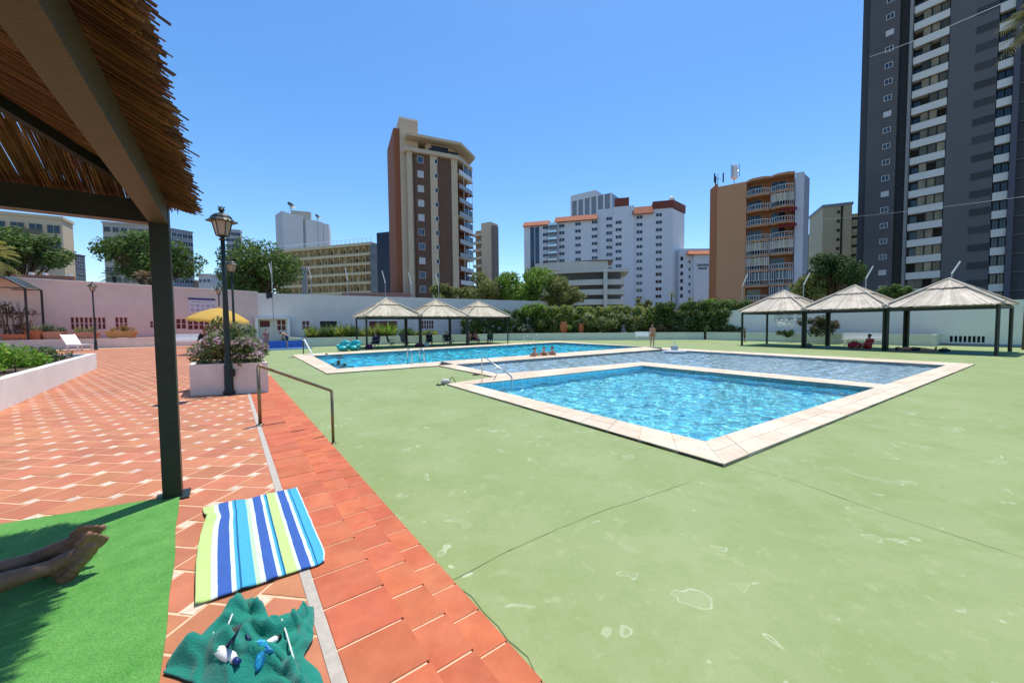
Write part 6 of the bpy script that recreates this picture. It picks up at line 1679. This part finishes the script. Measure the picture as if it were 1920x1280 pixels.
# blue paddling pool at far left
bb0 = pd(497, 657.5); bb1 = pd(586, 653.5); bd_ = (bb1-bb0).normalized(); bn_ = Vector((-bd_.y,bd_.x,0)); bL = (bb1-bb0).length
pp = thing('paddling_pool', 'small blue walled paddling pool at the far left of the deck', 'pool', tuple(bb0))
M_BLUEW = mat('blue_mosaic', (.04,.13,.42), .4, .2, 12); M_LBLUE = mat('light_blue_rim', (.25,.42,.62), .5, .1, 5)
mb = MB(); mb.prism([bb0-bd_*1.2, bb1, bb1+bn_*.35, bb0-bd_*1.2+bn_*.35], DECK, DECK+.10); mb.build('front_rim', M_LBLUE, parent=pp)
mb = MB(); mb.prism([bb0-bd_*1.2+bn_*3.2, bb1+bn_*3.2, bb1+bn_*3.5, bb0-bd_*1.2+bn_*3.5], DECK, DECK+.62); mb.build('back_wall', M_BLUEW, parent=pp)
mb = MB(); mb.prism([bb0-bd_*1.2+bn_*.36, bb1+bn_*.36, bb1+bn_*3.19, bb0-bd_*1.2+bn_*3.19], DECK, DECK+.05); mb.build('water', mat('paddling_water',(.09,.24,.52),.08,.2,3), parent=pp)
q = at(478, 651, DECK); fl_ = thing('pool_float', 'upright red and pink float beside the blue paddling pool', 'float', tuple(q))
mb = MB(); mb.lathe([(.12,0),(.2,.15),(.22,.45),(.14,.75),(.05,.85)], q, 10); mb.build('body', mat('red_float',(.6,.06,.08),.5,.2,6,c2=(.7,.5,.5),c2scale=5), parent=fl_, smooth=True)
# teal inflatables by the first straw shelter
M_TEALP = mat('teal_vinyl', (.02,.36,.38), .35, .15, 6, c2=(.08,.5,.55), c2scale=4)
for i,(px,py,lab) in enumerate(((644,658,'left teal inflatable seat at the far pool edge'),(664,657,'right teal inflatable seat leaning at the first shelter post'))):
    q = pd(px, py); rt = thing('inflatable_seat', lab, 'inflatable', tuple(q), group='teal inflatables at the far pool edge')
    mb = MB(); mb.ell(q+Vector((0,0,.2)), .42,.4,.2, 12, 8); mb.build('seat', M_TEALP, parent=rt, smooth=True)
    mb = MB(); mb.ell(q+Vector((.05,.25,.48)), .42,.17,.3, 12, 8); mb.build('back', M_TEALP, parent=rt, smooth=True)
    for s_ in (-.36,.36): mb = MB(); mb.ell(q+Vector((s_,0,.38)), .11,.34,.12, 10, 6); mb.build('armrest', M_TEALP, parent=rt, smooth=True)
# sandals
def sandals(label, p, ang, c, name='flip_flops'):
    root = thing(name, label, 'sandals', tuple(p), ang); m_ = mat('sole_'+str(c), c, .8)
    for s_ in (-.07,.07):
        pts_ = [(s_+.045*math.cos(t)*(1.0 if math.sin(t)>0 else .8), .13*math.sin(t)) for t in [2*math.pi*k/14 for k in range(14)]]
        o = MB().prism(pts_, .002, .022).build('sole', m_, local=True); o.parent = root
        mb = MB(); mb.path([(s_-.04,-.01,.02),(s_,.05,.06),(s_,.075,.022)], .007, 5); mb.path([(s_+.04,-.01,.02),(s_,.05,.06)], .007, 5); o = mb.build('strap', M_BLACKMETAL, local=True); o.parent = root
sandals('dark sandals beside the corner of the small pool', pd(826,722), .7, (.03,.025,.02)); sandals('brown flip flops beside the wading pool corner', pd(893,703), 1.2, (.12,.06,.04)); sandals('grey flip flops near the left end of the turquoise pool', pd(546,671), .3, (.12,.12,.12))
q = pd(836, 719); mb = MB(); mb.ell(q+Vector((0,0,.07)), .16,.11,.08, 12, 8); b_ = tag(mb.build('cloth_bag', mat('pale_cloth',(.55,.52,.48),.9,.1,8), smooth=True), 'small pale cloth bag at the corner of the small pool', 'bag'); mb = MB(); mb.path([q+Vector((.1,0,.12)), q+Vector((.2,0,.2)), q+Vector((.26,.03,.08)), q+Vector((.3,.03,.02))], .012, 6); mb.build('strap', M_BLACKMETAL, parent=b_)

# ================================================================ CHAIRS, MATS AND PEOPLE
def chair(label, p, ang, m, frame=M_BLACKMETAL, rec=.25):
    root = thing('folding_chair', label, 'chair', (p.x,p.y,DECK+.014), ang, group='folding chairs under the straw shelters')
    def add(nm, mb, mm): o = mb.build(nm, mm, local=True); o.parent = root
    add('seat', MB().obox((0,0,.40), (.25,0,0), (0,.24,.03), (0,0,.015)), m)
    add('backrest', MB().obox((0,.24+.3*rec,.75), (.25,0,0), (0,.36*rec,.34), (0,.012,-.004)), m)
    for s_ in (-.26,.26):
        add('leg', MB().tube((s_,-.24,0),(s_,.22,.62),.014), frame); add('leg', MB().tube((s_,.26,0),(s_,-.24,.42),.014), frame)
        add('armrest', MB().obox((s_,0,.62), (.025,0,0), (0,.26,0), (0,0,.012)), frame)
        add('back_frame', MB().tube((s_,.2,.42),(s_,.24+.65*rec,1.1),.014), frame)
SK = mat('tanned_skin', (.42,.22,.13), .55, .08, 8, spec=.4); SK2 = mat('brown_skin', (.25,.115,.06), .5, .22, 14, .3, 90, spec=.45, c2=(.33,.16,.09), c2scale=9); SK3 = mat('pale_skin', (.52,.31,.21), .55, .08, 8)
HAIRD = mat('dark_hair', (.02,.013,.008), .5, .2, 20); HAIRB = mat('brown_hair', (.07,.035,.015), .5, .2, 20)
BODIES = []
def cap(mb, p0, p1, r0, r1, n=10):
    p0, p1 = Vector(p0), Vector(p1); mb.path([p0,p1],[r0,r1],n); mb.ell(p0, r0,r0,r0, 10, 6); mb.ell(p1, r1,r1,r1, 10, 6)
def ecap(mb, pts, n=12):
    """elliptic sections along a path: (pos, rx, ry) with x kept horizontal across the body"""
def hand(mb, w, d, side, curl=.5):
    """five separate fingers from the wrist w along d"""
    d = Vector(d).normalized(); a = d.cross(Vector((0,1,0)) if abs(d.y) < .8 else Vector((1,0,0))).normalized(); nrm = d.cross(a).normalized()
    pc2 = Vector(w)+d*.085; mb.obox(Vector(w)+d*.045, d*.045, a*.038, nrm*.013)
    for i, (o, L) in enumerate(((-.029,.066),(-.01,.075),(.01,.07),(.028,.055))):
        k = pc2 + a*o; j = k + (d - nrm*.25*curl)*L*.55; e = j + (d*.6 - nrm*curl)*L*.45; mb.path([k-d*.02, j, e], [.0095,.0085,.007], 6)
    k = Vector(w)+d*.03-a*.036*side; mb.path([k, k+(d*.5-a*side*.7).normalized()*.035, k+(d*.85-a*side*.4).normalized()*.065], [.011,.01,.008], 6)
STAND = dict(pel=(0,0,.93), waist=(0,0,1.09), chest=(0,0,1.28), neck=(0,0,1.45), head=(0,-.015,1.59),
    shL=(-.175,0,1.39), elL=(-.23,.03,1.11), wrL=(-.235,-.06,.87), shR=(.175,0,1.39), elR=(.23,.03,1.11), wrR=(.235,-.06,.87),
    hiL=(-.09,0,.90), knL=(-.10,-.02,.48), anL=(-.10,.03,.075), toL=(-.12,-.16,.03), hiR=(.09,0,.90), knR=(.10,-.02,.48), anR=(.10,.03,.075), toR=(.12,-.16,.03))
SIT = dict(pel=(0,.05,.52), waist=(0,.09,.68), chest=(0,.12,.87), neck=(0,.12,1.04), head=(0,.09,1.18),
    shL=(-.175,.12,.98), elL=(-.25,.05,.72), wrL=(-.22,-.17,.66), shR=(.175,.12,.98), elR=(.25,.05,.72), wrR=(.22,-.17,.66),
    hiL=(-.09,.02,.50), knL=(-.12,-.40,.50), anL=(-.12,-.40,.09), toL=(-.13,-.58,.04), hiR=(.09,.02,.50), knR=(.12,-.40,.50), anR=(.12,-.44,.09), toR=(.13,-.62,.04))
FLOOR = dict(pel=(0,.05,.13), waist=(0,.10,.28), chest=(0,.12,.47), neck=(0,.10,.64), head=(0,.06,.78),
    shL=(-.175,.11,.58), elL=(-.27,.16,.33), wrL=(-.24,.0,.16), shR=(.175,.11,.58), elR=(.27,.0,.38), wrR=(.15,-.2,.36),
    hiL=(-.09,.0,.11), knL=(-.14,-.38,.30), anL=(-.11,-.66,.06), toL=(-.12,-.80,.12), hiR=(.09,.0,.11), knR=(.15,-.36,.36), anR=(.12,-.60,.06), toR=(.13,-.76,.05))
BEND = dict(STAND); BEND.update(waist=(0,-.06,1.06), chest=(0,-.22,1.17), neck=(0,-.36,1.22), head=(0,-.47,1.24), shL=(-.17,-.30,1.19), shR=(.17,-.30,1.19), elL=(-.19,-.34,.92), elR=(.19,-.34,.92), wrL=(-.15,-.42,.70), wrR=(.15,-.42,.70), toL=(-.12,-.16,.03))
def person(label, pose, loc, ang, sc_=1.0, skin=SK, hair=HAIRD, wear=None, wearkind='trunks', voxel=.022, rot=None, long_hair=False, name='person'):
    J = {k: Vector(v) for k,v in pose.items()}; mb = MB()
    def torso(a, b, rx0, ry0, rx1, ry1):
        for t in np.linspace(0,1,5): p = a.lerp(b,t); mb.ell(p, rx0+(rx1-rx0)*t, ry0+(ry1-ry0)*t, .09, 12, 8)
    torso(J['pel'], J['waist'], .155,.11,.125,.095); torso(J['waist'], J['chest'], .125,.095,.155,.115); mb.ell(J['chest'].lerp(J['neck'],.5), .16,.085,.09, 12, 8)
    cap(mb, J['neck']-(J['neck']-J['chest'])*.3, J['head'], .055, .05)
    h = J['head']; mb.ell(h+Vector((0,.01,.03)), .076,.092,.10, 14, 10); mb.ell(h+Vector((0,-.03,-.055)), .052,.06,.055, 10, 8)
    mb.ell(h+Vector((0,-.088,-.005)), .013,.018,.022, 8, 6)
    for s_ in (-1,1): mb.ell(h+Vector((.076*s_,.015,0)), .012,.022,.03, 8, 6)
    for s_, S in ((-1,'L'),(1,'R')):
        cap(mb, J['sh'+S], J['el'+S], .052,.042); cap(mb, J['el'+S], J['wr'+S], .042,.028); cap(mb, J['chest'].lerp(J['neck'],.55), J['sh'+S], .06,.055)
        hand(mb, J['wr'+S], J['wr'+S]-J['el'+S], s_)
        cap(mb, J['hi'+S], J['kn'+S], .088,.058); m_ = J['kn'+S].lerp(J['an'+S],.3); cap(mb, J['kn'+S], m_+Vector((0,.012,0)), .056,.056); cap(mb, m_+Vector((0,.012,0)), J['an'+S], .054,.037)
        cap(mb, J['an'+S], J['an'+S].lerp(J['to'+S],.6), .038,.036); cap(mb, J['an'+S].lerp(J['to'+S],.6), J['to'+S], .036,.024); cap(mb, J['an'+S], J['an'+S]+(J['an'+S]-J['to'+S])*.22+Vector((0,0,-.02)), .036,.033)
    o = mb.build(name, skin, local=True); o.location = loc; o.rotation_euler = rot or (0,0,ang); o.scale = (sc_,)*3
    tag(o, label, 'person'); BODIES.append((o, voxel))
    # hair: cap round the skull, open at the face
    mb = MB(); hh = h+Vector((0,.02,.045)); V0 = len(mb.v); mb.ell(hh, .084,.095,.10, 16, 10)
    keep = [f for f in mb.f if sum(mb.v[i][1] for i in f)/len(f) > hh.y-.055 or sum(mb.v[i][2] for i in f)/len(f) > hh.z+.045]
    keep = [f for f in keep if sum(mb.v[i][2] for i in f)/len(f) > hh.z-.075]
    if long_hair: pass
    ho = add_mesh('hair', mb.v, keep, hair, local=True, smooth=True); ho.parent = o
    md = ho.modifiers.new('t','SOLIDIFY'); md.thickness = .012
    if long_hair: mb = MB(); cap(mb, h+Vector((0,.07,.02)), J['neck']+Vector((0,.075,-.12)), .07,.045); ho2 = mb.build('hair_length', hair, local=True, smooth=True); ho2.parent = o
    if wear:
        mb = MB(); mb2 = None
        for t in np.linspace(-.25,.35,4): p = J['pel'].lerp(J['waist'],t); mb.ell(p, .168,.122,.075, 12, 8)
        if wearkind in ('trunks','clothes'):
            for S in 'LR': q = J['hi'+S].lerp(J['kn'+S],.55 if wearkind=='trunks' else .97); cap(mb, J['hi'+S], q, .104,.085)
        if wearkind in ('suit','clothes'):
            for t in np.linspace(0,1,6): p = J['waist'].lerp(J['chest']+(J['neck']-J['chest'])*.3,t); mb.ell(p, .136+.034*t,.106+.02*t,.075, 12, 8)
        if wearkind == 'clothes':
            for S in 'LR': cap(mb, J['sh'+S], J['sh'+S].lerp(J['el'+S],.8), .068,.058)
        if wearkind == 'bikini':
            p = J['chest']; mb.ell(p, .166,.125,.055, 12, 8)
        w = mb.build('swimwear' if wearkind != 'clothes' else 'clothes', wear, local=True); w.parent = o; BODIES.append((w, voxel))
    return o
M_ORS = mat('orange_swimwear', (.35,.13,.04), .8, .2, 20); M_NAVY = mat('navy_cloth', (.015,.02,.06), .85, .2, 15); M_REDC = mat('red_cloth', (.42,.02,.03), .85, .2, 15); M_BLK = mat('black_cloth', (.012,.012,.014), .85, .2, 15); M_GRN = mat('green_cloth',(.03,.10,.05),.85,.2,15); M_PURP = mat('purple_cloth',(.12,.02,.10),.85,.2,15); M_PATT = mat('patterned_cloth',(.30,.10,.10),.85,.3,25,c2=(.5,.4,.3),c2scale=18); M_TEALC = mat('teal_fabric',(.02,.22,.28),.85,.2,10)
q = pd(1223, 650); person('woman in orange swimsuit walking at the wading pool edge', STAND, (q.x,q.y,DECK), R(-10), .98, SK, HAIRB, M_ORS, 'bikini', long_hair=True)
gz = COP - 1.6
for i,(px,py,sk,hr_,lab,dz) in enumerate(((612,667.5,SK,HAIRB,'bather with bare shoulders nearest the white handrail in the turquoise pool',.0),(638,668.5,SK3,HAIRD,'bather behind the group of three in the turquoise pool',-.05),(623,683.5,SK2,HAIRD,'left bather of the three in the turquoise pool corner',-.12),(634.5,682,SK,HAIRD,'middle bather of the three in the turquoise pool corner',.0),(646.5,684,SK2,HAIRD,'right bather of the three in the turquoise pool corner',-.12),(967,666.5,SK,HAIRD,'lone swimmer with only the head above water at the dividing edge',-.22))):
    q = at(px, py, WATER_Z); person(lab, STAND, (q.x,q.y,gz+dz), R(random.uniform(-70,70)), .97, sk, hr_, M_NAVY)
for i,(px,py,sk,lab) in enumerate(((1004,671.5,SK,'left of three people sitting in the wading pool against the divider'),(1019,670,SK3,'middle of three people sitting in the wading pool against the divider'),(1034,669,SK,'right of three people sitting in the wading pool against the divider'))):
    q = at(px, py, WATER_Z); person(lab, FLOOR, (q.x,q.y,COP-.42), R((30,-20,-35)[i]), 1.0, sk, HAIRD, M_BLK if i!=1 else M_ORS, 'suit' if i==1 else 'trunks')
# left, by the paddling pool
q = pd(505, 655.5); q = q + bn_*1.3; person('person in patterned clothes standing in the blue paddling pool', STAND, (q.x,q.y,DECK+.05), R(25), .92, SK, HAIRB, M_PATT, 'clothes')
q = pd(545, 655) + bn_*1.2; person('man in dark trunks bending over in the blue paddling pool', BEND, (q.x,q.y,DECK+.05), R(-65), 1.0, SK, HAIRD, M_NAVY, 'trunks')
q = at(384, 664, 0); person('person in dark clothes seated under the yellow parasol', SIT, (q.x,q.y,.0), R(20), 1.0, SK2, HAIRD, M_BLK, 'clothes')
def stool(label, p, z, ang=0):
    root = thing('stool', label, 'stool', (p.x,p.y,z), ang)
    o = MB().box(-.2,.2,-.18,.22,.37,.41).build('seat', M_BLACKMETAL, local=True); o.parent = root
    for a_ in (-.17,.17):
        for b2 in (-.15,.19): o = MB().tube((a_,b2,0),(a_*.9,b2*.9,.37),.014).build('leg', M_BLACKMETAL, local=True); o.parent = root
stool('black stool under the yellow parasol', q, 0, R(20))
# far straw shelters
def under(i, a_, b_): p = cL + vL*a_ + uL*b_; return Vector((p.x,p.y,DECK+.014))
angL = R(15)
seat_people = [(-1.3,-1.2,'person sunk in a navy chair at the left of the first straw shelter',M_NAVY,M_NAVY,SK),(4.9,-.9,'person in a pale chair in the middle straw shelter',M_BLK,M_WHITEPAINT,SK),(6.9,-1.3,'person with bare legs seated left under the last straw shelter',M_ORS,M_BLK,SK),(7.7,-1.1,'person in red seated right under the last straw shelter',M_REDC,M_BLK,SK2),(9.3,-.9,'person in a green chair at the hedge end shelter',M_GRN,M_GRN,SK2),(3.3,-.9,'dark haired person sitting behind the shelter post',M_BLK,M_TEALC,SK2)]
for i,(a_,b_,lab,wm_,cm,sk) in enumerate(seat_people):
    p = under(0,a_,b_); ang = angL + R(random.uniform(-25,25)); chair(['navy chair under the slumped person at the first straw shelter','pale folding chair occupied in the middle straw shelter','black folding chair occupied at left of the last straw shelter','black folding chair under the person in red','green folding chair occupied at the hedge end shelter','teal folding chair behind the shelter post'][i], p, ang, cm)
    o = person(lab, SIT, (p.x,p.y,p.z-.04), ang, 1.0, sk, HAIRD, wm_, 'trunks' if i in (2,3) else 'clothes')
for a_,b_,lab,cm in ((0.2,-.3,'empty navy folding chair under the first straw shelter',M_NAVY),(1.3,-.6,'empty grey folding chair under the first straw shelter',mat('grey_cloth',(.14,.13,.12),.85)),(5.8,.2,'empty white folding chair behind the middle shelter',M_WHITEPAINT)):
    p = under(0,a_,b_); chair(lab, p, angL+R(random.uniform(-60,200)), cm)
def pile(label, p, w, h, m, name='beach_bag', cat='bag', seed=0):
    mb = MB(); mb.ell(p+Vector((0,0,h*.5)), w, w*.6, h*.55, 12, 8)
    for i in range(len(mb.v)): v = Vector(mb.v[i]); mb.v[i] = tuple(v + Vector((0,0,.12*h*noise.noise(v*5+Vector((seed,0,0))))))
    o = mb.build(name, m, smooth=True); tag(o, label, cat)
    m2 = MB(); m2.path([p+Vector((-w*.5,0,h*.9)), p+Vector((-w*.2,0,h*1.35)), p+Vector((w*.2,0,h*1.35)), p+Vector((w*.5,0,h*.9))], .015, 5); m2.build('handle', M_BLACKMETAL, parent=o)
pile('purple beach bag beside the navy chair', under(0,-1.9,-1.75), .32,.34, M_PURP, seed=1); pile('dark beach bag on the mat before the middle shelter', under(0,2.2,-1.5), .42,.3, M_PURP, seed=2); pile('pale blue cool bag on the mat before the second shelter post', under(0,2.7,-1.75), .25,.28, mat('pale_blue_cloth',(.35,.45,.55),.8), seed=3)
# right-hand shelters
def ug(a_, b_): p = Fp[0] + sR*a_ + nR*b_; return Vector((p.x,p.y,DECK+.014))
angR = math.atan2(sR.y, sR.x)
q = ug(7.0,1.1); person('person in dark red sitting on the mat beside the middle shelter post', FLOOR, tuple(q), angR+R(-30), 1.05, SK2, HAIRD, M_REDC, 'clothes')
pile('bright red beach bag under the middle right hand shelter', ug(6.2,1.6), .42,.42, M_REDC, seed=4)
def towel(label, c, L, w, ang, m):
    root_pts = []; d = Vector((math.cos(ang),math.sin(ang),0)); s = Vector((-d.y,d.x,0))
    o = cloth('towel', [c-d*L/2+s*w/2, c+d*L/2+s*w/2, c+d*L/2-s*w/2, c-d*L/2-s*w/2], 20, 10, m, lambda s_,t_,p: c.z+.006+.012*max(0,noise.noise(Vector((s_*4,t_*3,c.x)))), None)
    tag(o, label, 'towel', 'towels under the right hand shelters')
towel('teal towel under the middle right hand shelter', ug(5.2,.8), 2.1,.9, angR, M_TEALC); towel('blue towel at the near end of the right hand mat', ug(10.9,.75), 1.7,.8, angR, M_TEALC); towel('patterned towel under the lying sunbather', ug(9.0,1.15), 2.1,.85, angR, M_PATT)
q = ug(8.1,1.15); person('sunbather lying flat on a towel under the nearest right hand shelter', STAND, (q.x,q.y,q.z+.11), 0, .98, SK, HAIRD, M_NAVY, 'trunks', rot=(R(-90),0,angR-R(90)) )
BODIES[-2][0].rotation_euler = (Matrix.Rotation(angR+R(90),3,'Z') @ Matrix.Rotation(R(-90),3,'X')).to_euler(); _lie = BODIES[-2][0]; _e = ug(9.9,1.15); _lie.location = (_e.x, _e.y, _e.z+.12)
_lie.rotation_euler = (Matrix.Rotation(angR+R(90),3,'Z') @ Matrix.Rotation(R(-90),3,'X')).to_euler()
pile('grey rolled beach bag at the lying sunbather feet', ug(10.2,1.0), .3,.2, M_BLK, seed=6); pile('dark grey bag on the mat under the first right hand shelter', ug(4.0,.6), .35,.26, mat('grey_bag',(.10,.11,.12),.8), seed=7)
q = pd(1396, 640); person('child in dark clothes behind the outermost shelter post near the hedge', STAND, (q.x,q.y,DECK), R(40), .72, SK, HAIRB, mat('olive_cloth',(.10,.09,.05),.85), 'clothes')

# ---- the sunbather next to us: legs crossed at the lower left
hN = at(122, 1072, .045); kdir = (at(0,1106,.09)-hN); kdir.z = 0; kdir.normalize()
lat = Vector((kdir.y, -kdir.x, 0));  lat = lat if lat.y > 0 else -lat         # towards the far leg
mb = MB()
def leg(heel, off_hip, toe_tip, lift):
    ank = heel + kdir*.045 + Vector((0,0,.055+lift)); knee = heel + kdir*.47 + lat*off_hip*.5 + Vector((0,0,.12+lift)); hip = heel + kdir*.90 + lat*off_hip + Vector((0,0,.10))
    cap(mb, hip, knee, .095,.062,14); calf = knee.lerp(ank,.33)-Vector((0,0,.012)); cap(mb, knee, calf, .06,.058,14); cap(mb, calf, ank.lerp(knee,.12), .057,.036,14); cap(mb, ank.lerp(knee,.12), ank, .036,.037,12)
    mb.ell(ank+lat*.033, .016,.016,.018, 8,6); mb.ell(ank-lat*.033, .016,.016,.018, 8,6)
    hl = heel+Vector((0,0,lift)); cap(mb, ank, hl, .036,.036,12)
    d = (toe_tip-hl); Lf = d.length; d.normalize(); lt = (lat*.45 + Vector((0,0,-.9))); lt = (lt - d*lt.dot(d)).normalized(); up = lt.cross(d).normalized(); up = up if up.dot(kdir) > 0 else -up      # instep side
    ball = hl + d*Lf*.74
    for t in np.linspace(0,1,6):
        p = hl.lerp(ball,t); w = .032+.022*t; p = p + up*(.018*math.sin(math.pi*min(1,t*1.0))); 
        for s_ in (-1,1): mb.ell(p+lt*s_*w*.5, .026,.026,.026, 10,8)
        mb.ell(p+up*(.03*(1-t)+.006), .036-.008*t,.034-.008*t,.034-.006*t, 10,8)
    cap(mb, ank+up*.0, ball+up*.012, .038,.029,12)
    for i,(o_,L_,r_) in enumerate(((-.041,.060,.0165),(-.013,.060,.0098),(.009,.053,.0095),(.029,.046,.0092),(.047,.038,.0092))):
        s0 = ball + lt*o_*FS*1.05 + d*.004; j = s0 + d*L_*.55 + up*.008; e = s0 + d*L_ + up*.001; mb.path([s0-d*.012, j, e], [r_*1.05, r_*.95, r_], 8); mb.ell(e, r_,r_,r_, 8,6)
    return hip, ank
FS = 1.0
hip1, _ = leg(hN, .06, at(184,1003,.215), 0)
hF = hN + lat*.135 + kdir*.015
FS = -1.0
hip2, _ = leg(hF, .05, at(177,984,.235), .02)
pelv = (hip1+hip2)/2 + kdir*.06 + Vector((0,0,.03)); chest = pelv + kdir*.40; nk = chest + kdir*.19 + Vector((0,0,.02)); hd = nk + kdir*.15 + Vector((0,0,.03))
for a_, b_, r0, r1 in ((pelv, pelv+kdir*.18, .125,.11), (pelv+kdir*.18, chest, .11,.125)):
    for t in np.linspace(0,1,5):
        p = a_.lerp(b_,t); r_ = r0+(r1-r0)*t
        for s_ in (-.06,0,.06): mb.ell(p+lat*s_, r_*.8,r_*.8,r_*.85, 12,8)
cap(mb, chest, nk, .07,.055); cap(mb, nk, hd, .055,.06); mb.ell(hd+kdir*.04, .085,.10,.095, 14,10); mb.ell(hd+Vector((0,0,.085)), .015,.02,.02, 8,6)
for s_ in (-1,1):
    sh = chest + kdir*.10 + lat*s_*.18; el = sh - kdir*.24 + lat*s_*.09 - Vector((0,0,.04)); wr = el - kdir*.22 + lat*s_*.02; cap(mb, chest+kdir*.1, sh, .07,.058); cap(mb, sh, el, .052,.042); cap(mb, el, wr, .042,.028); hand(mb, wr, wr-el, s_)
o = mb.build('person', SK2); tag(o, 'sunbather lying in the shade on the green mat, bare feet showing', 'person'); BODIES.append((o, .005))
mbh = MB(); mbh.ell(hd+kdir*.07, .088,.10,.10, 14,10); h_ = mbh.build('hair', HAIRD, parent=o, smooth=True)
mbs = MB()
for t in np.linspace(-.05,.16,4):
    for s_ in (-.065,0,.065): mbs.ell(pelv+kdir*t+lat*s_, .108,.108,.112, 12,8)
for hp in (hip1,hip2): cap(mbs, hp, hp-kdir*.28, .108,.088,14)
w_ = mbs.build('swim_shorts', M_NAVY, parent=o); BODIES.append((w_, .012))
# fuse every body into one continuous skin
for o_, vx in BODIES:
    md = o_.modifiers.new('r','REMESH'); md.mode = 'VOXEL'; md.voxel_size = vx; md.use_smooth_shade = True
    sm = o_.modifiers.new('s','SMOOTH'); sm.factor = .5; sm.iterations = 5 if vx > .01 else 3
dg = bpy.context.evaluated_depsgraph_get()
done = []
for o_, vx in BODIES: done.append((o_, bpy.data.meshes.new_from_object(o_.evaluated_get(dg))))
for o_, me in done:
    o_.modifiers.clear(); o_.data = me
